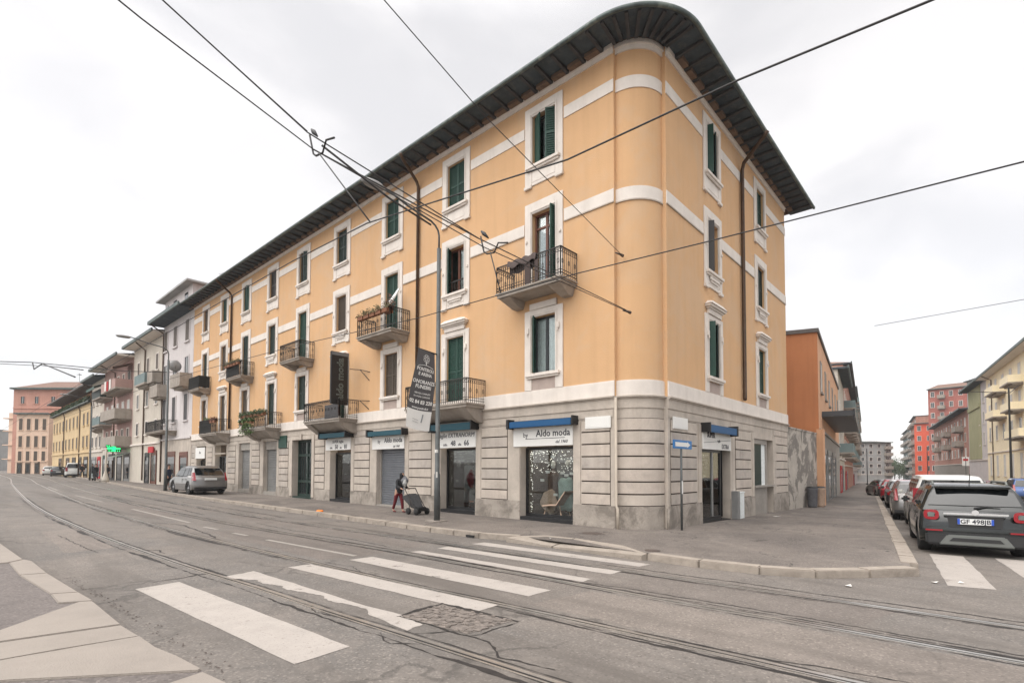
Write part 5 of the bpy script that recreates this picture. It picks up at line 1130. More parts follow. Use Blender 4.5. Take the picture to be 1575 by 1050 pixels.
awn(LF, 72.9, 78, 12.6, .2, 1.9, .8, M['green'], 'green sun awning on the top balcony beyond the second lamp post')
awn(LF, 63, 66.5, 3.5, .1, 1.6, .5, M['shutgrey'], 'pale shop awning beside the pharmacy cross')
for i, (s_, z, mm) in enumerate(((65, 11.6, 'card'), (66.4, 11.5, 'red'), (67.5, 11.6, 'card'))):
    mb = MB(); mb.box(s_, s_+.7, 1.62, 1.66, z-.9, z+.2, fr=LF); goods('laundry', ['white sheet drying on the top balcony of the pinkish brown building', 'reddish towel drying between two white sheets on the top balcony', 'second white sheet drying at the far end of the top balcony'][i], 'laundry', mb, M[mm], LF.P(s_, 1.6, z))
t = thing('pharmacy_cross', 'glowing green pharmacy sign jutting from the pinkish brown building', 'sign', (-1.3, 65, 4.0)); mb = MB(); mb.box(-1.9, -.5, 64.9, 65.1, 3.6, 4.4); mb.tube([(-.5, 65, 4), (0, 65, 4)], .04); obj('case', mb, M['black'], t)
mb = MB()
for q in ((-1.8, -.6, 3.9, 4.12), (-1.35, -1.05, 3.65, 4.36)): mb.box(q[0], q[1], 64.86, 64.895, q[2], q[3])
for k in range(7): mb.box(-1.86+k*.19, -1.78+k*.19, 64.87, 64.894, 3.66, 3.8); mb.box(-1.86+k*.19, -1.78+k*.19, 64.87, 64.894, 4.2, 4.34)
obj('light_tubes', mb, mat('green_led', (.02, .7, .15), .5, emit=1.6, emitc=(.02, .75, .2)), t)
Dd = block('apartment_building', 'narrow cream building between the pinkish brown and the yellow one', LF, 78, 86.5, 12, 13.7, M['wbeige'], [(10.4, 12), (7.3, 8.9), (4.6, 6)], [79.8, 82.3, 84.8], .95, dk_, eave=1.2, rm='grey', gfz=3.6, balc=[(78.5, 81.5, 6.9, .9, 'rail')], shops=[(79, 81, 2.6, 'red'), (82, 85, 2.6, 'shutgrey')], pipes=(86.2,))
Ee = block('apartment_building', 'long yellow three storey building with green roof terrace at the left', LF, 86.5, 124, 12, 11.2, M['wyel'], [(8.1, 9.9), (4.8, 6.5)], [89, 92, 97.5, 101, 104.5, 108, 111.5, 115, 118.5, 122], 1.25, 'brownsh', eave=.35, rm='grey', trim='wyel', gfz=3.6, pipes=(95, 110), shops=[(88, 91, 2.7, 'brownsh'), (93, 95.5, 2.7, 'brownsh'), (98, 101, 2.7, 'brownsh'), (104, 107, 2.7, 'brownsh'), (112, 115, 2.7, 'brownsh')], roofh=.3, thick=.1)
mb = MB(); mb.box(87, 123.5, -9, -1.2, 11.3, 13.6, fr=LF); obj('penthouse', mb, M['worangel'], Ee)
mb = MB(); mb.hexa([LF.P(86.7, -10, 13.6), LF.P(124.2, -10, 13.6), LF.P(124.2, 1.0, 13.5), LF.P(86.7, 1.0, 13.5), LF.P(88, -5, 15.2), LF.P(123, -5, 15.2), LF.P(124.2, 1.0, 13.75), LF.P(86.7, 1.0, 13.75)]); obj('roof', mb, M['greytile'], Ee)
lf = MB()
for k in range(1800): lf.leaves(LF.P(random.uniform(87, 124), random.uniform(.1, .45), 11.35+.75*random.random()), .1, 1, .22)
o = obj('terrace_hedge', lf, M['leafd'], None, origin=LF.P(105, .2, 11.3), fixn=False); tag(o, 'long dark green hedge along the terrace of the yellow building', 'hedge')
# --- far left: pink blocks closing the street ---
FF = dirfr((-4.1, 137.8), -48, 1)
Ff = block('apartment_building', 'low pale peach building with tall shuttered windows closing the left street', FF, 0, 6.6, 9, 12.6, M['wpeachl'], [(9.4, 11.7), (5.9, 8.2), (2.9, 5.1)], [.9, 2.5, 4.1, 5.7], .75, 'brownsh', eave=.4, rm='tile', trim='wpeachl', gfz=2.5, shops=[(.4, 1.4, 2.1, 'brownsh'), (2.1, 3.1, 2.1, 'brownsh'), (4.0, 5, 2.1, 'brownsh')], zg=.5, roofh=.8)
F2 = dirfr((-4.2, 145.2), -48, 1)
Fg = block('apartment_building', 'tall salmon pink block with hipped tile roof behind the peach building', F2, 0, 15.5, 16, 18.4, M['wpeach'], [(15.4, 16.9)], [2, 5, 8.5], .8, 'glass', eave=.6, rm='tile', trim='wpeach', gfz=13.8, roofh=3.0, zg=.5, thick=.25)
mb = MB(); mb.box(-1.6, -.0, -3.5, -.8, .0, 13.5, fr=F2)
for z in (3.5, 6.5, 9.5, 12.2): mb.box(-2.6, 0, -3.6, -.5, z, z+.2, fr=F2)
obj('stair_wing', mb, M['wpeachl'], Fg)
F3 = dirfr((-16, 210), -48, 1)
block('office_building', 'low blue grey building at the far left edge of the street', F3, -2, 14, 10, 12.5, M['wgrey'], [(8.7, 10.6), (5, 7)], [1, 4, 7, 10], 2, 'glass', eave=.3, rm='grey', gfz=3.6, zg=.6, roofh=.3)
# --- right street, left side ---
SF = dirfr((22, 0), 7.6, 1)
GFr = Fr((22, 0), (0, 1), (-1, 0))
Or = block('apartment_building', 'deep orange building with plain gable beside the peeling wall', SF, 0, 28, 11, 10.35, M['worangel'], [(6.9, 8.8)], [2.6, 7, 11.5, 16, 21, 25.5], .9, ['whitefr', 'glass'], eave=.0, gf=M['reveal'], gfz=4.9, trim='reveal', shops=[(2, 6, 3.6, 'shutgrey'), (7.5, 12, 3.6, 'shutgrey'), (14, 19, 3.6, 'shutgrey')])
mb = MB(); mb.face([SF.P(-.02, .02, -1), SF.P(-.02, -11, -1), SF.P(-.02, -11, 10.9), SF.P(-.02, .02, 10.45)]); obj('gable', mb, M['worange'], Or, fixn=False)
mb = MB(); mb.hexa([SF.P(-.1, .1, 10.35), SF.P(28, .1, 10.35), SF.P(28, -11, 10.8), SF.P(-.1, -11, 10.8), SF.P(-.1, .1, 10.6), SF.P(28, .1, 10.6), SF.P(28, -11, 11.05), SF.P(-.1, -11, 11.05)]); obj('roof', mb, M['greytile'], Or)
mb = MB(); mb.box(3.0, 21, .0, 1.75, 5.35, 5.7, fr=SF); mb.box(3.0, 3.15, 1.75, 1.8, 5.1, 5.75, fr=SF); mb.box(3.0, 21, 1.75, 1.85, 5.3, 5.78, fr=SF); obj('canopy', mb, M['greyfr'], Or)
mb = MB(); mb.box(15.02, 21.95, .0, .3, -.6, 4.0, fr=Fr((0, .3), (1, 0), (0, -1))); mb.box(15.02, 21.95, -.03, .33, 4.0, 4.08, fr=Fr((0, .3), (1, 0), (0, -1))); o = obj('boundary_wall', mb, M['peel'], None, origin=(18, .15, gz(18, 0))); tag(o, 'low peeling plaster wall between the yellow orange building and the deep orange one', 'wall')
mb = MB(); mb.box(21.4, 21.9, .0, .35, -.6, 4.3, fr=Fr((0, 0), (1, 0), (0, -1))); o = obj('gate_pillar', mb, M['worangel'], None, origin=(21.6, -.2, gz(21, 0))); tag(o, 'narrow pale orange pillar at the end of the peeling wall', 'pillar')
rails_ = []
for k, (a, b, zt, wm, nm) in enumerate(((28.2, 44, 12.6, 'wbeige', 'beige building with balconies beyond the deep orange one'), (44.2, 92, 15.8, 'wbrick2', 'brown building with stacked balconies further down the left side'), (92.2, 150, 19.0, 'wwhite', 'pale tower with many balconies far down the left side'))):
    cs = [a+2.2+i*3.6 for i in range(int((b-a-2)/3.6))]; rows = []
    z = 4.2-.0137*a
    while z+2.2 < zt-.4: rows.append((z+.5, z+2.2)); z += 3.3
    bl = [(c-1.3, c+1.6, r[0]-.6, 1.3, 'concrete' if (i+j) % 2 else 'wteal') for j, r in enumerate(rows) for i, c in enumerate(cs) if i % 2 == 0]
    block('apartment_building', nm, SF, a, b, 11, zt, M[wm], rows, cs, 1.0, ['brownsh', 'glass'], eave=.9, rm='tile', gfz=3.8, balc=bl, roofh=1.2, shops=[(a+1, a+5, 2.8, 'red'), (a+7, a+10, 2.8, 'shutgrey')])
EF = Fr((225, 26.2), (.71, -.70), (-.70, -.71)); EF = Fr((222, 27), (.66, -.75), (-.75, -.66))
def farblock(name, lab, P0, P1, depth, z0, z1, wm, nf, nc, bal, cat='building', shut='glass', rh=1.0, rm='grey'):
    fr = Fr(P0, (P1[0]-P0[0], P1[1]-P0[1]), (-(P0[1]-P1[1]), (P0[0]-P1[0]))); L_ = (Vector(P1)-Vector(P0)).length
    if (fr.n.dot(Vector((CAM.x, CAM.y, 0))-fr.o)) < 0: fr.n = -fr.n
    h = (z1-z0)/nf; rows = [(z0+h*i+.9*h/3, z0+h*i+2.3*h/3) for i in range(1, nf)]; cs = [L_*(i+.5)/nc for i in range(nc)]
    bl = [(cs[i]-L_/nc*.4, cs[i]+L_/nc*.4, r[0]-.5, 1.5, 'concrete') for i in bal for r in rows]
    return block(name, lab, fr, 0, L_, depth, z1, M[wm], rows, cs, L_/nc*.35, shut, eave=.7, rm=rm, gfz=3, balc=bl, zg=z0, roofh=rh)
farblock('apartment_building', 'grey apartment block closing the far end of the side street', (222, 29.5), (233, 17.8), 14, -3.2, 12.2, 'wgrey', 6, 5, (0, 4))
# --- right street, right side ---
RS = dirfr((0, -22.2), 7.6, -1)
Ye = block('apartment_building', 'pale yellow four storey building with stone balconies at the right edge', RS, 62, 104, 12, 16.9, M['wcream'], [(13.9, 15.8), (10.2, 12.2), (6.5, 8.6), (1.0, 4.0)], [66, 71, 76, 81, 86, 91, 96, 101], 1.15, ['whitefr', 'whitefr', 'glass'], eave=1.3, rm='light', gfz=5.6, zg=-1.1, balc=[(79, 84, 13.2, 1.5, 'wcream'), (89, 95, 13.2, 1.5, 'wcream'), (79, 84, 9.7, 1.5, 'wcream'), (89, 95, 9.6, 1.5, 'wcream'), (74, 82, 6.0, 1.5, 'wcream')], pipes=(99,), thick=.22)
Yg = block('apartment_building', 'narrow olive green and white building with dark eaves next to the pale yellow one', RS, 104, 123, 12, 17.0, M['wwhite'], [(13.4, 15.4), (9.8, 11.8), (6.2, 8.2)], [106.5, 110], 1.1, 'glass', eave=1.3, rm='grey', gfz=5.0, zg=-1.5)
mb = MB(); mb.box(109, 121.5, .0, .12, 3.8, 16.9, fr=RS); mb.box(109, 121.5, .12, .3, 12.9, 13.6, fr=RS); obj('olive_panel', mb, M['wolive'], Yg)
Br = block('apartment_building', 'lower brown brick building with small balconies beyond the olive one', RS, 123.3, 187, 12, 13.9, M['wbrick2'], [(10.7, 12.4), (7.6, 9.3), (4.5, 6.2)], [127+i*5 for i in range(12)], 1.4, ['whitefr', 'brownsh'], eave=1.3, rm='grey', gf=M['reveal'], gfz=5.0, zg=-2.0, balc=[(129, 135, 10.0, 1.4, 'concrete'), (129, 135, 6.9, 1.4, 'concrete'), (149, 155, 10, 1.4, 'concrete'), (149, 155, 6.9, 1.4, 'concrete'), (169, 176, 10, 1.4, 'concrete'), (169, 176, 6.9, 1.4, 'concrete')])
mb = MB(); mb.box(123.2, 123.29, -12, .02, -2.5, 13.9, fr=RS); obj('side_wall', mb, M['wbrick'], Br)
P_ = lambda x, y, D: tuple((CAM+(FW+RT*((x-787.5)/793.64)+UP*((692.3-y)/793.64))*D)[:3])
def far(name, lab, x0, x1, ytop, D0, D1, wm, nf, nc, bal, **k):
    a = P_(x0, ytop, D0); b = P_(x1, ytop, D1); zt = a[2]; zg = min(gz(a[0], a[1]), gz(b[0], b[1]))-.3
    return farblock(name, lab, (a[0], a[1]), (b[0], b[1]), 14, zg, zt, wm, nf, nc, bal, **k)
far('tower_block', 'tall brick red tower block rising behind the brown brick building', 1427, 1500, 600, 185, 175, 'wbrick', 9, 5, (1,), rh=2.5, rm='tile')
far('apartment_building', 'bright red rendered building between the balcony block and the red tower', 1406, 1436, 652, 205, 200, 'wred', 6, 2, (), rh=.6)
far('apartment_building', 'red block side with stacked balconies left of the bright red wall', 1401, 1409, 650, 235, 206, 'wbrick2', 7, 3, (0, 1, 2), rh=.6)
far('apartment_building', 'grey teal balcony block furthest down the right side', 1389, 1402, 668, 290, 240, 'wteal', 7, 4, (0, 1, 2, 3), rh=.6)
far('apartment_building', 'grey roof block peeking above the brown and olive buildings', 1487, 1515, 588, 160, 150, 'wgrey', 9, 3, (), rh=.5)
# far trees at the end of the street
def tree(x, D, h, r, lab, n=900, group='trees at the end of the side street', mm='leafd', size=.5):
    p = P_(x, 735, D); z = gz(p[0], p[1]); t = thing('tree', lab, 'tree', (p[0], p[1], z), group=group)
    mb = MB(); mb.tube([(p[0], p[1], z-.2), (p[0]+.1, p[1], z+h*.4), (p[0]-.2, p[1]+.2, z+h*.75)], [.28, .2, .08], 7)
    for k in range(6): a = k*1.05; mb.tube([(p[0], p[1], z+h*(.35+.05*k)), (p[0]+math.cos(a)*r*.6, p[1]+math.sin(a)*r*.6, z+h*(.55+.05*k))], [.1, .03], 5)
    obj('trunk', mb, M['bark'], t); mb = MB()
    for k in range(14):
        c = Vector((p[0]+random.gauss(0, r*.45), p[1]+random.gauss(0, r*.45), z+h*.62+random.gauss(0, h*.16))); mb.leaves(c, r*.42, n//14, size)
    obj('crown', mb, M[mm], t, fixn=False)
M['bark'] = mat('bark', (.09, .07, .055), .95, var=.3, scale=4)
for i, (x, D, h, r) in enumerate(((1368, 260, 10, 5.5), (1376, 280, 12, 6), (1383, 270, 11, 6), (1390, 290, 12, 6), (1398, 260, 10, 5), (1300, 200, 6, 3))): tree(x, D, h, r, ['rounded dark tree leftmost of the row ending the side street', 'second grey green tree of the row ending the side street', 'third tree of the row ending the side street', 'fourth tree of the row ending the side street', 'fifth tree of the row ending the side street, below the teal block', 'small tree behind the grey apartment block on the left'][i])
# street lamp on the right street
p = P_(1556, 745, 60); t = thing('street_lamp', 'dark lamp post in front of the pale yellow building', 'lamp post', (p[0], p[1], gz(p[0], p[1])), group='tall lamp posts along the pavement')
mb = MB(); mb.tube([(p[0], p[1], gz(p[0], p[1])), (p[0], p[1], 11.5)], [.14, .08], 10); obj('pole', mb, M['black'], t); q = P_(1490, 602, 56); q2 = P_(1553, 604, 60); q3 = P_(1568, 592, 60); mb = MB(); mb.tube([q3, q2, q], .04, 6); obj('arm', mb, M['black'], t)
p = P_(1334, 735, 150); wire('street_pole', 'thin distant pole before the grey apartment block', [(p[0], p[1], gz(p[0], p[1])), (p[0], p[1], 8)], .12, 'pole'); p = P_(1427, 735, 150); wire('street_pole', 'thin distant pole before the bright red wall', [(p[0], p[1], gz(p[0], p[1])), (p[0], p[1], 8.5)], .1, 'pole')
p = P_(1486, 735, 95); t = thing('road_sign', 'small white and red road sign on a post before the brown brick building', 'road sign', (p[0], p[1], gz(p[0], p[1]))); mb = MB(); mb.tube([(p[0], p[1], gz(p[0], p[1])), (p[0], p[1], 4.2)], .06); obj('post', mb, M['pole'], t); mb = MB(); mb.box(p[0]-.03, p[0], p[1]-.5, p[1]+.5, 2.6, 4.2); obj('panel', mb, M['white'], t); mb = MB(); mb.box(p[0]-.05, p[0]-.031, p[1]-.35, p[1]+.35, 3.5, 3.9); obj('marking', mb, M['red'], t)

# roof aerials
for i, (fr_, s_, d_, z_, lab) in enumerate(((LF, 47, -4, 18.9, 'thin television aerial on the white attic roof'), (LF, 58, -4, 16.2, 'thin television aerial on the beige building roof'), (LF, 70, -5, 15.6, 'thin television aerial above the long balconies on the left'), (LF, 100, -5, 15.0, 'thin television aerial on the yellow building roof'), (F2, 8, -7, 21.0, 'thin television aerial on the salmon block roof'), (RS, 112, -5, 18.4, 'thin television aerial on the olive building roof'), (RS, 90, -5, 18.2, 'thin television aerial on the pale yellow building roof'), (SF, 60, -4, 16.8, 'thin television aerial on the brown building with stacked balconies'), (SF, 35, -4, 13.4, 'thin television aerial on the beige building beyond the deep orange one'))):
    p = fr_.P(s_, d_, z_); mb = MB(); mb.tube([(p.x, p.y, p.z-1.2), (p.x, p.y, p.z+2.2)], .035, 5)
    for k in range(5): mb.tube([(p.x-.5+.06*k, p.y+.5-.25*k, p.z+1.9), (p.x+.5-.06*k, p.y+.5-.25*k, p.z+1.9)], .02, 4)
    mb.tube([(p.x, p.y+.6, p.z+1.9), (p.x, p.y-.6, p.z+1.9)], .02, 4); goods('roof_aerial', lab, 'aerial', mb, M['iron'], tuple(p))
# ================= CARS =================
M['tyre'] = mat('tyre', (.018, .018, .018), .85); M['rim'] = mat('alloy_rim', (.35, .35, .36), .35, metal=.8); M['carglass'] = mat('car_glass', (.006, .008, .009), .03, spec=.85)
M['clad'] = mat('black_cladding', (.025, .025, .026), .7); M['chrome'] = mat('chrome', (.75, .75, .75), .3, metal=.7); M['tail'] = mat('tail_light', (.30, .008, .016), .2, coat=1); M['head'] = mat('head_light', (.6, .62, .62), .1, coat=1)
M['plate'] = mat('number_plate', (.70, .71, .70), .5); M['plateblue'] = mat('plate_blue', (.02, .08, .45), .5); M['skid'] = mat('skid_grey', (.17, .18, .17), .5, metal=.3); M['seat'] = mat('car_interior', (.03, .03, .03), .9)
def paint(name, col, metal=.3, rough=.28, coat=.8): return mat(name, col, rough, metal=metal, coat=coat, var=.06, scale=4, coord='obj')
def car(name, lab, loc, rz, col, L=4.3, W=1.8, H=1.5, style='hatch', group='cars parked along the side street kerb', wb=None, plate=None, detail=True, back=True, sc=1.16, clad=False, rails=False, belt=.95, rake=0):
    root = thing(name, lab, 'car' if 'van' not in name else 'van', loc, rz, group); root.scale = (sc, sc, sc)
    pm = col; hw = W/2; wb = wb or L*.61; xr_ax = -L/2+L*.185; xf_ax = xr_ax+wb; rw = .33 if H < 1.6 else .34; ra = rw+.055
    def O(nm, mb, mm, par=root, **k): return obj(nm, mb, mm, par, local=True, **k)
    if style == 'hatch': hood = belt-.02; cowl = L/2-L*.25; roof0 = L/2-L*.40; roof1 = -L/2+.42+rake; rb = -L/2+.10
    elif style == 'sedan': hood = belt-.05; cowl = L/2-L*.26; roof0 = L/2-L*.42; roof1 = -L/2+L*.26; rb = -L/2+L*.13
    else: hood = belt+.05; cowl = L/2-.62; roof0 = L/2-1.15; roof1 = -L/2+.14; rb = -L/2+.04
    zb = .24
    def archpts(cx, sgn):
        r = []
        for k in range(9): a = math.pi*k/8; r.append((cx+sgn*ra*math.cos(a), zb+.06+ra*math.sin(a)*1.02))
        return r
    top = [(-L/2+.02, zb+.08), (-L/2-.0, .42), (-L/2, .56), (-L/2+.03, .74), (rb-.01 if rb < -L/2+.2 else -L/2+.08, belt), (rb+.05 if rb < -L/2+.2 else rb, belt+.015), (cowl, belt+.03), (cowl+.25, hood+.03), (L/2-.42, hood-.10), (L/2-.12, hood-.22), (L/2-.02, .56), (L/2, .42), (L/2-.03, zb+.06)]
    if style == 'sedan': top[4] = (-L/2+.06, belt-.02)
    bot = [(xf_ax+ra+.06, zb)]+archpts(xf_ax, 1)+[(xf_ax-ra-.06, zb), (xr_ax+ra+.06, zb)]+archpts(xr_ax, 1)+[(xr_ax-ra-.06, zb)]
    prof = top+bot
    mb = MB(); ys = [-1, -.985, -.93, -.75, 0, .75, .93, .985, 1]; xf_e, xr_e = xf_ax+ra, xr_ax-ra
    sect = []
    for y in ys:
        a = abs(y); kx = .13*max(0, a-.70)**2/.09+(.03 if a >= .985 else 0)+(.02 if a == 1 else 0); kz = {1: .045, .985: .018, .93: .006}.get(a, 0); row = []
        for i, (x, z) in enumerate(prof):
            xx, zz = x, z
            if i < len(top):
                if x > xf_e: xx = x-kx*(x-xf_e)/(L/2-xf_e)*1.2
                if x < xr_e: xx = x+kx*(xr_e-x)/(xr_e+L/2)
                if z > .7: zz = z-kz
            tum = 1-.05*max(0, (zz-.62)/.4)-.03*max(0, (.5-zz)/.3)
            row.append(Vector((xx, y*hw*(tum if a > .5 else 1), zz)))
        sect.append(row)
    n = len(prof)
    for r in sect: mb.v += r
    for j in range(len(sect)-1):
        for i in range(n):
            k = (i+1) % n; mb.f.append([j*n+i, j*n+k, (j+1)*n+k, (j+1)*n+i]); mb.mi.append(0)
    body = O('body', mb, pm, smooth=True)
    for side in (0, len(sect)-1):        # close the flanks with strips down to the arches
        s2 = MB(); r = sect[side]
        from mathutils.geometry import tessellate_polygon
        s2.v = list(r); s2.f = [list(t_) for t_ in tessellate_polygon([[Vector((p.x, p.z, 0)) for p in r]])]; s2.mi = [0]*len(s2.f); O('side_panel', s2, pm, fixn=False)
    # cabin
    zt = H; wbase = hw*.945; wt = hw*.72; bz = belt-.0
    def cab(x, z, s_): 
        u = (z-bz)/(zt-bz); return Vector((x, s_*(wbase+(wt-wbase)*u**1.15), z))
    cp = [(rb, bz), (rb+(roof1-rb)*.5, bz+(zt-bz)*.55), (roof1-.05, zt-.10), (roof1+.14, zt-.03), ((roof0+roof1)/2, zt), (roof0-.15, zt-.02), (roof0+.08, zt-.07), (cowl+.02-(cowl-roof0)*.45, bz+(zt-bz)*.52), (cowl+.1, bz)]
    mb = MB(); nn_ = len(cp); rows = []
    for f_ in (-1, -.93, -.6, 0, .6, .93, 1):
        row = []
        for i, (x, z) in enumerate(cp):
            q = cab(x, z, 1); drop = (.05 if abs(f_) == 1 else .012 if abs(f_) == .93 else 0) if z > zt-.15 else 0
            bow = (.07*(abs(f_)**2)); xx = x+(bow if x < roof1+.1 else 0)-(bow*1.2 if x > roof0 else 0); row.append(Vector((xx, q.y*f_, z-drop)))
        rows.append(row); mb.v += row
    for j in range(6):
        for i in range(nn_-1): mb.f.append([j*nn_+i, j*nn_+i+1, (j+1)*nn_+i+1, (j+1)*nn_+i]); mb.mi.append(0)
    mb.f.append(list(range(nn_))); mb.mi.append(0); mb.f.append([6*nn_+i for i in range(nn_)][::-1]); mb.mi.append(0)
    O('cabin', mb, pm, smooth=True)
    # glass: side windows, rear, windscreen; each slightly proud of the cabin skin
    def sidewin(x0b, x1b, x0t, x1t, z0, z1, s_):
        q = [cab(x0b, z0, s_), cab(x1b, z0, s_), cab(x1t, z1, s_), cab(x0t, z1, s_)]; o_ = Vector((0, s_*.012, 0)); m2 = MB(); m2.hexa([q[0], q[1], q[1]+o_, q[0]+o_, q[3], q[2], q[2]+o_, q[3]+o_]); O('side_window', m2, M['carglass'])
    z0, z1 = bz+.06, zt-.13; xm = (roof0+roof1)/2+.1; fr_lean = (cowl-roof0)
    for s_ in (-1, 1):
        sidewin(xm+.04, cowl-.16, xm+.04, roof0-.02, z0, z1, s_)
        sidewin(xr_ax+.30, xm-.04, xr_ax+.30, xm-.04, z0, z1, s_)
        if style != 'van': sidewin(rb+.42, xr_ax+.24, roof1+.20, xr_ax+.24, z0+.05, z1, s_)
        else: sidewin(rb+.18, xr_ax+.22, rb+.20, xr_ax+.22, z0, z1, s_)
    def panel(i0, i1, f0, f1, u0, u1, off, nm, mm):     # panel over cabin profile between cp index points
        m2 = MB(); N_ = 5; pts = []
        for a in range(N_+1):
            f_ = f0+(f1-f0)*a/N_; col_ = []
            for u in (u0, .5*(u0+u1), u1):
                p = i0+(i1-i0)*u; k = int(min(p, nn_-1.001)); fr_ = p-k; x = cp[k][0]*(1-fr_)+cp[k+1][0]*fr_; z = cp[k][1]*(1-fr_)+cp[k+1][1]*fr_; q = cab(x, z, 1); bow = .07*f_*f_; xx = x+(bow if x < roof1+.1 else 0)-(bow*1.2 if x > roof0 else 0)
                col_.append(Vector((xx+off, q.y*f_, z)))
            pts.append(col_)
        for a in range(N_):
            for b_ in range(2): m2.face([pts[a][b_], pts[a+1][b_], pts[a+1][b_+1], pts[a][b_+1]])
        O(nm, m2, mm, smooth=True)
    panel(0, 2, -.90, .90, .18, .90, -.018, 'rear_window', M['carglass']); panel(8, 6, -.92, .92, .06, .92, .018, 'windscreen', M['carglass'])
    # underbody
    mb = MB(); mb.box(-L/2+.25, L/2-.25, -hw+.28, hw-.28, .17, .5); O('underbody', mb, M['clad'])
    for cx in (xr_ax, xf_ax):
        for s_ in (-1, 1):
            m2 = MB(); prf = [(rw-.13, -.11), (rw-.03, -.11), (rw, -.07), (rw, .07), (rw-.03, .11), (rw-.13, .11), (rw-.13, .0)]; m2.lathe((cx, s_*(hw-.13), rw), prf, 24, axis='Y'); wh = O('wheel', m2, M['tyre'], smooth=True)
            m2 = MB(); yo = s_*(hw-.13+.095); m2.lathe((cx, yo-s_*.03, rw), [(rw-.10, 0), (rw-.10, s_*.02), (.06, s_*.02), (.06, s_*.035), (.01, s_*.035)], 20, axis='Y')
            o2 = O('rim', m2, M['rim'], wh, smooth=True) if False else O('rim', m2, M['rim'], smooth=True)
            m2 = MB(); 
            for k in range(5):
                a = k*2*math.pi/5+.3; b_ = a+.63; m2.hexa([Vector((cx+.08*math.cos(b_-.2), yo-s_*.008, rw+.08*math.sin(b_-.2))), Vector((cx+.08*math.cos(b_+.2), yo-s_*.008, rw+.08*math.sin(b_+.2))), Vector((cx+.21*math.cos(b_+.3), yo-s_*.008, rw+.21*math.sin(b_+.3))), Vector((cx+.21*math.cos(b_-.3), yo-s_*.008, rw+.21*math.sin(b_-.3)))]+[Vector((cx+r_*math.cos(b_+e), yo-s_*.002, rw+r_*math.sin(b_+e))) for r_, e in ((.08, -.2), (.08, .2), (.21, .3), (.21, -.3))])
            O('rim_opening', m2, M['clad'])
            m2 = MB(); prev = None            # arch lining
            for k in range(11):
                a = math.pi*k/10; p = Vector((cx+(ra+.0)*math.cos(a), 0, zb+.06+ra*1.02*math.sin(a))); cur = (Vector((p.x, s_*(hw-.34), p.z)), Vector((p.x, s_*(hw-.02), p.z)))
                if prev: m2.face([prev[0], cur[0], cur[1], prev[1]])
                prev = cur
            O('wheel_arch', m2, M['clad'], fixn=False)
            if clad:
                m2 = MB(); prev = None
                for k in range(13):
                    a = math.pi*k/12; p0 = Vector((cx+ra*math.cos(a), s_*(hw+.004), zb+.06+ra*1.02*math.sin(a))); p1 = Vector((cx+(ra+.07)*math.cos(a), s_*(hw-.006), zb+.06+(ra+.07)*1.02*math.sin(a)))
                    if prev: m2.face([prev[0], p0, p1, prev[1]])
                    prev = (p0, p1)
                O('arch_trim', m2, M['clad'], fixn=False)
    xs = -L/2
    for s_ in (-1, 1):
        m2 = MB(); m2.box(cowl-.30, cowl-.12, s_*(hw+.0)-.0 if s_ > 0 else -(hw+.17), (hw+.17) if s_ > 0 else -hw, belt+.03, belt+.17); O('mirror', m2, pm, bevel=.04)
        for x_ in (xm-.12, xr_ax+.42): m2 = MB(); m2.box(x_-.02, x_+.16, s_*hw*.985-.012, s_*hw*.985+.022, belt-.14, belt-.11); O('door_handle', m2, pm)
        for x_ in (xm, xr_ax+.28, cowl-.02): m2 = MB(); m2.box(x_-.004, x_+.004, s_*(hw*.994)-.004, s_*(hw*.994)+.004, .40 if x_ != xr_ax+.28 else .72, belt-.07); O('door_seam', m2, M['clad'])
        m2 = MB(); m2.box(L/2-.32, L/2-.06, s_*hw*.58 if s_ > 0 else -hw*.93, hw*.93 if s_ > 0 else -hw*.58, .60, .73); O('headlight', m2, M['head'], bevel=.03)
    m2 = MB(); m2.box(L/2-.05, L/2+.015, -.5, .5, .40, .58); O('grille', m2, M['clad'])
    if back == 'suv':      # black crossover seen from behind
        for s_ in (-1, 1):
            m2 = MB(); cy, cz, w2, h2 = s_*.70, .86, .125, .105; ring = []
            for k in range(20):
                a = 2*math.pi*k/20; c_, s3 = math.cos(a), math.sin(a); q = 3.2
                ring.append((cy+w2*math.copysign(abs(c_)**(2/q), c_), cz+h2*math.copysign(abs(s3)**(2/q), s3)))
            X = lambda y: xs+.018+.13*max(0, abs(y)/hw-.70)**2/.09*.95
            for k in range(20):
                a, b_ = ring[k], ring[(k+1) % 20]; ai = (cy+(a[0]-cy)*.52, cz+(a[1]-cz)*.50); bi = (cy+(b_[0]-cy)*.52, cz+(b_[1]-cz)*.50)
                m2.hexa([(X(a[0]), *a), (X(b_[0]), *b_), (X(bi[0]), *bi), (X(ai[0]), *ai), (X(a[0])-.035, a[0]*.995, a[1]), (X(b_[0])-.035, b_[0]*.995, b_[1]), (X(bi[0])-.035, *bi), (X(ai[0])-.035, *ai)])
            O('tail_light', m2, M['tail'])
            m2 = MB(); m2.box(xs-.025+X(.7)-xs, X(.7)-.012, cy-.055, cy+.055, cz-.045, cz+.045); O('lamp_core', m2, M['skid'])
            m2 = MB(); m2.box(xs-.03, xs+.03, s_*.52 if s_ > 0 else -.80, .80 if s_ > 0 else -.52, .525, .555); O('reflector', m2, M['tail'])
            if rails: m2 = MB(); m2.tube([(roof1+.25, s_*wt*.93, zt-.03), (roof1+.40, s_*wt*.93, zt+.03), (roof0-.3, s_*wt*.93, zt+.03), (roof0-.15, s_*wt*.93, zt-.03)], .022, 6); O('roof_rail', m2, M['skid'], smooth=True)
        m2 = MB(); m2.box(xs-.045, xs+.10, -.80, .80, .24, .50); O('bumper', m2, M['clad'], bevel=.04)
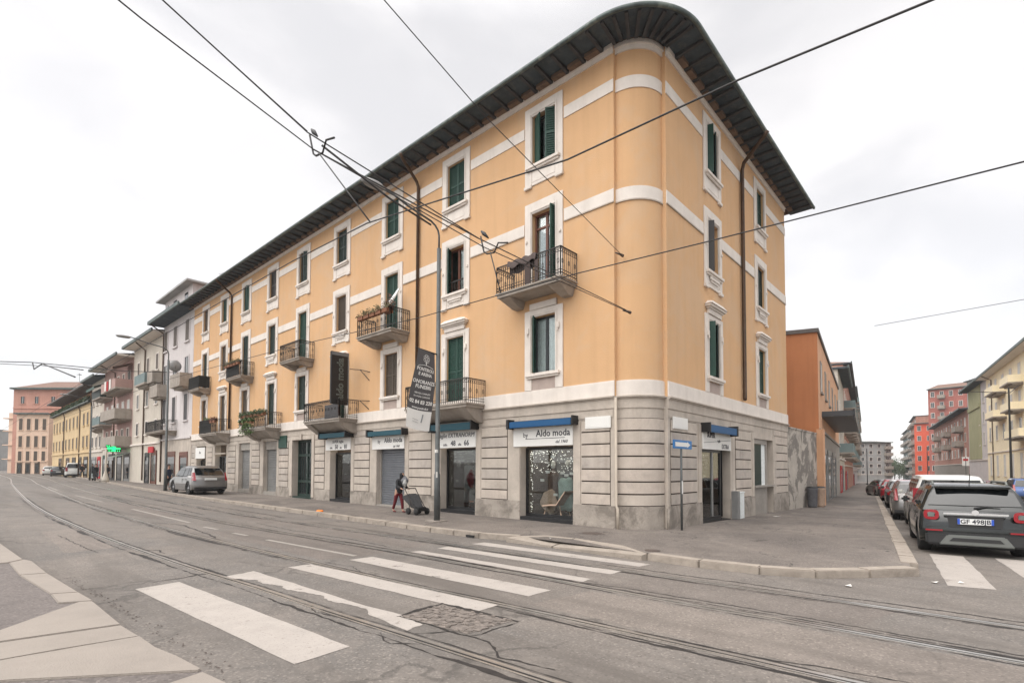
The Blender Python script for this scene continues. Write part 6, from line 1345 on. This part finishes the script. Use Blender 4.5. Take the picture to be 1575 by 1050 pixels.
        m2 = MB(); m2.hexa([(xs-.07, -.58, .25), (xs-.07, .58, .25), (xs, .6, .25), (xs, -.6, .25), (xs-.075, -.44, .46), (xs-.075, .44, .46), (xs, .46, .46), (xs, -.46, .46)]); O('skid_plate', m2, M['skid'], bevel=.02)
        m2 = MB(); m2.hexa([(xs-.082, -.42, .33), (xs-.082, .42, .33), (xs-.06, .42, .33), (xs-.06, -.42, .33), (xs-.082, -.36, .40), (xs-.082, .36, .40), (xs-.06, .36, .40), (xs-.06, -.36, .40)]); O('skid_slot', m2, M['clad'])
        m2 = MB(); m2.hexa([(xs-.02, -.40, .62), (xs-.02, .40, .62), (xs+.02, .4, .62), (xs+.02, -.4, .62), (xs+.0, -.44, .85), (xs+.0, .44, .85), (xs+.05, .44, .85), (xs+.05, -.44, .85)]); O('plate_recess', m2, M['clad'])
        m2 = MB(); m2.box(xs-.045, xs+.02, -.50, .50, .880, .912); O('chrome_bar', m2, M['chrome']); m2 = MB(); m2.lathe((xs-.03, 0, .93), [(.055, 0), (.055, .03)], 16, axis='X'); 
        for v in m2.v: v.x = xs-.05+(v.x-(xs-.03)) if True else v.x
        O('badge', m2, M['chrome'])
        m2 = MB(); m2.box(roof1-.20, roof1+.12, -.60, .60, zt-.10, zt-.055); O('spoiler', m2, pm, bevel=.015)
        m2 = MB(); m2.tube([(rb-.02, .0, bz+.06), (rb+.03, -.20, bz+.10), (rb+.03, -.42, bz+.10)], [.02, .014, .010], 5); O('wiper', m2, M['clad'])
        m2 = MB(); m2.tube([(roof1+.22, 0, zt-.03), (roof1+.1, 0, zt+.20)], .008, 5); O('aerial', m2, M['clad'])
        m2 = MB(); m2.box(xs-.04, xs-.03, -.28, .28, .68, .80); pp = O('plate', m2, M['plate'], bevel=.003)
        m2 = MB(); m2.box(xs-.043, xs-.041, -.28, -.24, .682, .798); m2.box(xs-.043, xs-.041, .24, .28, .682, .798); O('plate_band', m2, M['plateblue'])
        f2 = Fr((xs-.041, 0), (0, 1), (-1, 0)); O('plate_lettering', text_mb(plate or 'GF 498JB', .125, f2, 0, .0, .70, sdir=-1, ext=.001, bold=.003), M['letter'], fixn=False)
        m2 = MB(); m2.box(xs+.01, xs+.05, -.78, .78, .60, .612); O('boot_seam', m2, M['clad'])
    elif back == 'tall':
        for s_ in (-1, 1):
            m2 = MB(); m2.hexa([(xs+.02, s_*hw*.93, .78), (xs+.26, s_*hw*.985, .80), (xs+.25, s_*hw*.93, .80), (xs+.0, s_*hw*.80, .78), (rb+.14, s_*hw*.90, 1.22), (rb+.28, s_*hw*.915, 1.22), (rb+.26, s_*hw*.85, 1.22), (rb+.10, s_*hw*.82, 1.22)]); O('tail_light', m2, M['tail'])
        m2 = MB(); m2.box(xs-.02, xs+.04, -.30, .30, .80, .92); O('plate', m2, M['plate']); m2 = MB(); m2.box(xs-.03, xs+.10, -.80, .80, .30, .42); O('bumper', m2, M['clad'], bevel=.02)
    else:
        zt_ = .98 if style == 'van' else .88
        for s_ in (-1, 1): m2 = MB(); y0, y1 = sorted((s_*hw*.70, s_*hw*.95)); m2.box(xs+.0, xs+.16, y0, y1, zt_-.16, zt_+.06+(.3 if style == 'van' else 0)); O('tail_light', m2, M['tail'], bevel=.02)
        m2 = MB(); m2.box(xs-.025, xs+.03, -.27, .27, .60, .71); O('plate', m2, M['plate']); m2 = MB(); m2.box(xs-.03, xs+.1, -hw*.82, hw*.82, .30, .45); O('bumper', m2, pm if style != 'van' else M['clad'], bevel=.03)
    return root
cb = paint('black_paint', (.005, .008, .008), .0, .2, .6); cs_ = paint('silver_paint', (.20, .195, .19), .6, .32); cw = paint('white_paint', (.62, .62, .59), .0, .35); cpg = paint('pale_green_paint', (.30, .34, .31), .3, .3); cr_ = paint('red_paint', (.33, .015, .025), .1, .3); cdr = paint('dark_red_paint', (.12, .01, .018), .2, .3); cdk = paint('dark_grey_paint', (.03, .032, .035), .3, .3); cbl = paint('blue_paint', (.015, .06, .20), .3, .3); cgr = paint('grey_green_paint', (.10, .15, .14), .3, .3)
sa = R(7.6)
def kerbpos(d, off): # d metres along street from X=0, off to the right of kerb
    x = d; y = kY(x)-off; return (x, y, gz(x, y, -.13))
fi = car('parked_car', 'black crossover with red square ringed tail lights parked nearest the camera', kerbpos(4.75, 1.28), sa, cb, L=4.25, W=1.80, H=1.51, back='suv', clad=True, rails=True)
M['clear'] = M['carglass']
car('parked_van', 'pale white tall van parked directly ahead of the black crossover', kerbpos(10.6, 1.45), sa, cw, L=4.35, W=1.82, H=1.72, style='van', belt=1.02)
car('parked_car', 'pale grey hatchback parked just beyond the pale van', kerbpos(16.2, 1.05), sa, cs_, L=3.9, W=1.7, H=1.5, back='tall')
car('parked_car', 'bright red hatchback, second beyond the pale van', kerbpos(21.4, 1.2), sa, cr_, L=3.9, W=1.7, H=1.52, back='tall')
car('parked_car', 'dark grey car between the two pairs of red cars', kerbpos(27.0, 1.1), sa, cdk, L=4.2, W=1.75, H=1.45)
car('parked_car', 'white hatchback beyond the dark grey car', kerbpos(32.6, 1.2), sa, cw, L=4.0, W=1.72, H=1.5)
car('parked_car', 'red estate with pale roof far along the kerb', kerbpos(38.5, 1.0), sa, cr_, L=4.2, W=1.75, H=1.5, back='tall')
car('parked_car', 'dark car with raised tailgate furthest at the kerb', kerbpos(46.5, .4), sa+R(12), cdk, L=4.2, W=1.75, H=1.45)
car('parked_car', 'white car far down the side street', kerbpos(56, 1.2), sa, cw, L=4.2, W=1.75, H=1.45)
gp = 'cars parked on the opposite side of the side street'
def opp(D, x, sc_, *a, **k):
    p = P_(x, 760, D); return (p[0], p[1], gz(p[0], p[1], -.13))
car('parked_car', 'metallic blue people carrier parked opposite at the right edge', opp(46, 1572, 1), sa, cbl, L=4.4, W=1.78, H=1.68, back='tall', group=gp, sc=1.2)
car('parked_car', 'dark red car parked opposite behind the blue one', opp(62, 1527, 1), sa, cdr, L=4.2, W=1.75, H=1.48, group=gp)
car('parked_car', 'dark grey car parked opposite between the red one and the white van', opp(70, 1512, 1), sa, cdk, L=4.2, W=1.75, H=1.45, group=gp)
car('parked_van', 'white van parked opposite in front of the olive building', opp(82, 1488, 1), sa, cw, L=5, W=1.95, H=1.95, style='van', group=gp, belt=1.1)
gl = 'vehicles along the left street'
car('parked_car', 'silver compact crossover parked on the pavement before the left shops', (-2.75, 31.2, gz(-2.7, 31)), R(90), cs_, L=4.45, W=1.82, H=1.60, back='tall', group=gl, clad=True, sc=1.14, rake=.32)
car('parked_van', 'white van far down the left street by the yellow building', (-.2, 98, gz(0, 98, -.13)), R(84), cw, L=4.9, W=1.95, H=1.95, style='van', group=gl, belt=1.1)
car('parked_car', 'dark car just beyond the far white van on the left', (-.9, 108, gz(0, 108, -.13)), R(84), cdk, L=4.2, W=1.75, H=1.45, group=gl)
car('parked_car', 'pale car furthest along the left kerb', (-.9, 118, gz(0, 118, -.13)), R(84), cw, L=4.2, W=1.75, H=1.45, group=gl)
car('parked_car', 'dark green car at the very left edge of the photo', (-14.0, 95, gz(-14, 95, -.13)), R(92), cgr, L=4.3, W=1.75, H=1.5, group=gl)
# ================= PEOPLE =================
def skin_body(nodes, edges, name, mm, par, sub=2):
    me = bpy.data.meshes.new(name); me.from_pydata([n[0] for n in nodes], edges, []); o = bpy.data.objects.new(name, me); COL.objects.link(o)
    md = o.modifiers.new('s', 'SKIN'); 
    for v, n in zip(me.skin_vertices[0].data, nodes): v.radius = (n[1], n[2] if len(n) > 2 else n[1])
    me.skin_vertices[0].data[0].use_root = True
    md.use_smooth_shade = True; s2 = o.modifiers.new('u', 'SUBSURF'); s2.levels = sub; s2.render_levels = sub
    dg = bpy.context.evaluated_depsgraph_get(); m2 = bpy.data.meshes.new_from_object(o.evaluated_get(dg)); bpy.data.objects.remove(o)
    mb = MB(); mb.v = [v.co.copy() for v in m2.vertices]; mb.f = [list(p.vertices) for p in m2.polygons]; mb.mi = [0]*len(mb.f); bpy.data.meshes.remove(m2)
    return obj(name, mb, mm, par, local=True, smooth=True)
M['skin'] = mat('skin', (.42, .24, .17), .6); M['hair'] = mat('dark_hair', (.03, .02, .015), .7); M['coatb'] = mat('black_coat', (.02, .02, .023), .85); M['redtr'] = mat('red_trousers', (.13, .012, .018), .85); M['navy'] = mat('navy_coat', (.02, .03, .06), .85); M['jeans'] = mat('dark_jeans', (.03, .04, .06), .85); M['shoe'] = mat('dark_shoe', (.02, .015, .015), .6); M['shoer'] = mat('dark_red_shoe', (.12, .015, .015), .6)
def person(lab, loc, rz, scale, coat, trou, shoe, pose='walk', hairm='hair', hood=False, group=None):
    """x forward. one continuous clothed-body surface; clothing layers are children"""
    t = thing('person', lab, 'person', loc, rz, group); t.scale = (scale,)*3
    ln = .13 if pose == 'push' else .0
    hip = (0, 0, .92); ch = (ln*.9+.02, 0, 1.28); nk = (ln*1.5+.03, 0, 1.46); hd = (ln*1.9+.05, 0, 1.62)
    st = .20 if pose in ('walk', 'push') else .04
    N_ = [(hip, .13, .15), ((ln*.4, 0, 1.08), .11, .14), (ch, .12, .17), (nk, .055), ((hd[0]-.01, 0, 1.54), .055), ((hd[0], 0, 1.64), .085, .075), ((hd[0], 0, 1.72), .06)]
    E_ = [(0, 1), (1, 2), (2, 3), (3, 4), (4, 5), (5, 6)]
    def add(par, *pts):
        k = par
        for p in pts: N_.append(p); E_.append((k, len(N_)-1)); k = len(N_)-1
        return k
    for s_ in (-1, 1):
        f = s_*st
        add(0, ((.0, s_*.09, .86), .10), ((f*.55+.03, s_*.10, .50), .062), ((f-.02 if f > 0 else f*1.1-.04, s_*.10, .11), .042), ((f+.04, s_*.10, .045), .038), ((f+.15, s_*.105, .03), .03))
        if pose == 'push': e, h_ = (ch[0]+.10, s_*.21, 1.12), (ch[0]+.36, s_*.17, 1.04)
        elif pose == 'walk': e, h_ = (ch[0]-s_*.08-.03, s_*.23, 1.12), (ch[0]-s_*.12+.05, s_*.22, .90)
        else: e, h_ = (ch[0]-.02, s_*.22, 1.12), (ch[0]+.10, s_*.16, .93)
        w_ = add(2, ((ch[0], s_*.17, 1.37), .06), (e, .045), (h_, .03))
        hx, hy, hz = h_; dx, dz = (.05, -.01) if pose == 'push' else (.015, -.05)
        pm_ = add(w_, ((hx+dx, hy, hz+dz), .026, .032))
        for q in range(4):
            yy = (q-1.5)*.018; ll = (.055, .065, .062, .048)[q]; sg = 1 if dx > dz and pose == 'push' else 0
            add(pm_, ((hx+dx+(ll*.6 if sg else .01), hy+yy, hz+dz-(.012 if sg else ll*.6)), .009), ((hx+dx+(ll if sg else .022), hy+yy, hz+dz-(.03 if sg else ll)), .008))
        add(pm_, ((hx+dx+.02, hy-s_*.035, hz+dz-.005), .01), ((hx+dx+.04, hy-s_*.035, hz+dz-.02), .008))
    skin_body(N_, E_, 'body', M['skin'], t)
    # trousers, coat, shoes as slightly larger continuous shells
    Tn = [((0, 0, .93), .145, .16), ((0, 0, .86), .13, .15)]; Te = [(0, 1)]
    for s_ in (-1, 1):
        f = s_*st; k = len(Tn); Tn += [((0, s_*.09, .82), .11), ((f*.55+.03, s_*.10, .50), .078), ((f-.02 if f > 0 else f*1.1-.04, s_*.10, .12), .058)]; Te += [(1, k), (k, k+1), (k+1, k+2)]
    skin_body(Tn, Te, 'trousers', trou, t)
    Cn = [((0, 0, .80), .165, .19), ((ln*.3, 0, 1.0), .145, .175), (ch, .15, .20), ((nk[0]-.01, 0, 1.43), .085)]; Ce = [(0, 1), (1, 2), (2, 3)]
    for s_ in (-1, 1):
        if pose == 'push': e, h_ = (ch[0]+.10, s_*.21, 1.12), (ch[0]+.33, s_*.175, 1.05)
        elif pose == 'walk': e, h_ = (ch[0]-s_*.08-.03, s_*.23, 1.12), (ch[0]-s_*.11+.04, s_*.22, .93)
        else: e, h_ = (ch[0]-.02, s_*.22, 1.12), (ch[0]+.08, s_*.17, .96)
        k = len(Cn); Cn += [((ch[0], s_*.17, 1.36), .08), (e, .065), (h_, .048)]; Ce += [(2, k), (k, k+1), (k+1, k+2)]
    if hood: Cn += [((hd[0]-.03, 0, 1.55), .11), ((hd[0]-.03, 0, 1.66), .115, .105), ((hd[0]-.03, 0, 1.73), .07)]; k = len(Cn); Ce += [(3, k-3), (k-3, k-2), (k-2, k-1)]
    skin_body(Cn, Ce, 'coat', coat, t)
    for s_ in (-1, 1):
        f = s_*st; Sn = [((f-.03, s_*.10, .05), .05), ((f+.08, s_*.105, .042), .042), ((f+.19, s_*.105, .032), .03)]; skin_body(Sn, [(0, 1), (1, 2)], 'shoe', shoe, t, 1)
    if not hood: mb = lump((hd[0]-.025, 0, 1.685), .098, (1, .92, .95), 4, 2); obj('hair', mb, M[hairm], t, local=True, smooth=True)
    fx = hd[0]
    mb = MB(); mb.hexa([(fx+.075, -.012, 1.60), (fx+.075, .012, 1.60), (fx+.10, .012, 1.60), (fx+.10, -.012, 1.60), (fx+.07, -.008, 1.65), (fx+.07, .008, 1.65), (fx+.08, .006, 1.65), (fx+.08, -.006, 1.65)]); obj('nose', mb, M['skin'], t, local=True)
    mb = MB()
    for s_ in (-1, 1): mb.box(fx+.072, fx+.084, s_*.03-.009, s_*.03+.009, 1.648, 1.658)
    mb.box(fx+.072, fx+.084, -.02, .02, 1.573, 1.58); obj('eyes_and_mouth', mb, M['hair'], t, local=True)
    return t
M['darkbag'] = mat('dark_bag', (.05, .05, .052), .9, var=.3, scale=12)
w1 = person('person in a black hooded coat and red trousers pushing a loaded trolley along the shops', (-1.55, 10.45, gz(-1.5, 10.4)+.0), R(-93), .94, M['coatb'], M['redtr'], M['shoer'], 'push', hood=True)
t = thing('backpack', 'dark backpack with pale scarf on the person pushing the trolley', 'backpack', (-1.55, 10.3, 1.1)); mb = lump((-1.5, 10.1, gz(-1.5, 10)+1.28), .17, (.9, .8, 1.2), 8); obj('bag', mb, M['coatgrey'], t, smooth=True)
mb = lump((-1.62, 9.93, gz(-1.5, 10)+1.2), .10, (.8, .9, 1.3), 18); obj('scarf', mb, M['wgrey'], t, smooth=True)
tr = thing('shopping_trolley', 'dark grey wheeled shopping trolley tilted in front of the person in red trousers', 'trolley', (-1.6, 9.4, gz(-1.6, 9.4))); z = gz(-1.6, 9.3)
mb = MB(); mb.hexa([(-1.82, 9.3, z+.26), (-1.38, 9.3, z+.26), (-1.38, 8.9, z+.2), (-1.82, 8.9, z+.2), (-1.83, 9.95, z+.66), (-1.37, 9.95, z+.66), (-1.37, 9.35, z+.82), (-1.83, 9.35, z+.82)]); obj('bag', mb, M['darkbag'], tr, bevel=.06)
mb = MB(); mb.box(-1.8, -1.4, 8.75, 9.05, z+.14, z+.30); obj('basket', mb, M['black'], tr, bevel=.03)
for s_ in (-1.86, -1.34):
    mb = MB(); mb.tube([(s_, 8.9, z+.16), (s_, 9.4, z+.75), (s_, 9.6, z+1.0)], .018, 6); obj('frame', mb, M['iron'], tr)
    for y in (8.85, 9.35): mb = MB(); mb.lathe((s_, y, z+.13), [(.03, -.03), (.13, -.03), (.13, .03), (.03, .03)], 14, axis='X'); obj('wheel', mb, M['tyre'], tr, smooth=True)
    mb = MB(); mb.tube([(s_, 9.35, z+.14), (s_, 9.2, z+.5)], .015, 5); obj('strut', mb, M['iron'], tr)
mb = MB(); mb.tube([(-1.86, 9.6, z+1.0), (-1.34, 9.6, z+1.0)], .02, 6); obj('handle', mb, M['iron'], tr)
gpz = 'people further along the left pavement'
person('person in a dark blue jacket standing beside the second lamp post', (-2.9, 37.2, gz(-2.9, 37)), R(-60), 1.08, M['navy'], M['coatb'], M['shoe'], 'stand', group=gpz)
person('person in black walking past the green shop, left of the pair', (-1.7, 71.5, gz(-1.7, 71)), R(-80), 1.1, M['coatb'], M['jeans'], M['shoe'], 'walk', group=gpz)
person('person in dark clothes leaning by the parked scooter under the pharmacy sign', (-1.5, 66.3, gz(-1.7, 66)), R(-100), 1.1, M['coatb'], M['coatb'], M['shoe'], 'stand', group=gpz)
person('person in black walking in the road by the far white van', (-.6, 88, gz(-.6, 88)), R(-95), 1.15, M['coatb'], M['coatb'], M['shoe'], 'walk', group=gpz)
t = thing('scooter', 'dark scooter parked on the pavement under the pharmacy sign', 'scooter', (-2.4, 68, gz(-2.4, 68))); z = gz(-2.4, 68)
for y in (67.4, 68.8): mb = MB(); mb.lathe((-2.4, y, z+.28), [(.12, -.06), (.28, -.06), (.28, .06), (.12, .06)], 14, axis='X'); obj('wheel', mb, M['tyre'], t, smooth=True)
mb = MB(); mb.hexa([(-2.55, 67.6, z+.3), (-2.25, 67.6, z+.3), (-2.25, 68.9, z+.35), (-2.55, 68.9, z+.35), (-2.5, 67.5, z+.55), (-2.3, 67.5, z+.55), (-2.25, 68.9, z+.85), (-2.55, 68.9, z+.85)]); obj('body', mb, cgr, t, bevel=.05)
mb = MB(); mb.tube([(-2.4, 67.4, z+.3), (-2.4, 67.7, z+1.15)], .04); mb.tube([(-2.75, 67.7, z+1.15), (-2.05, 67.7, z+1.15)], .03); mb.hexa([(-2.6, 67.45, z+.4), (-2.2, 67.45, z+.4), (-2.2, 67.55, z+.4), (-2.6, 67.55, z+.4), (-2.55, 67.6, z+1.1), (-2.25, 67.6, z+1.1), (-2.25, 67.68, z+1.1), (-2.55, 67.68, z+1.1)]); obj('front_shield', mb, M['clad'], t)
t = thing('white_bollard_column', 'pale round kiosk column on the pavement by the pharmacy sign', 'column', (-2.2, 63, gz(-2.2, 63))); mb = MB(); mb.lathe((-2.2, 63, gz(-2.2, 63)), [(.35, 0), (.32, .3), (.16, .9), (.10, 1.2), (.09, 3.6), (.04, 3.7)], 14); obj('shaft', mb, M['wbeige'], t, smooth=True)

# ================= AIR =================
hz = MB(); hz.box(-120, 520, -160, 340, -9, 70); ho = obj('haze', hz, [], None); ho['kind'] = 'stuff'
hm = bpy.data.materials.new('haze'); hm.use_nodes = True; ht = hm.node_tree; ht.nodes.clear(); ov = ht.nodes.new('ShaderNodeOutputMaterial'); pv = ht.nodes.new('ShaderNodeVolumePrincipled')
pv.inputs['Color'].default_value = (.92, .93, .95, 1); pv.inputs['Density'].default_value = .0004; pv.inputs['Anisotropy'].default_value = .2; ht.links.new(pv.outputs[0], ov.inputs['Volume']); ho.data.materials.append(hm)
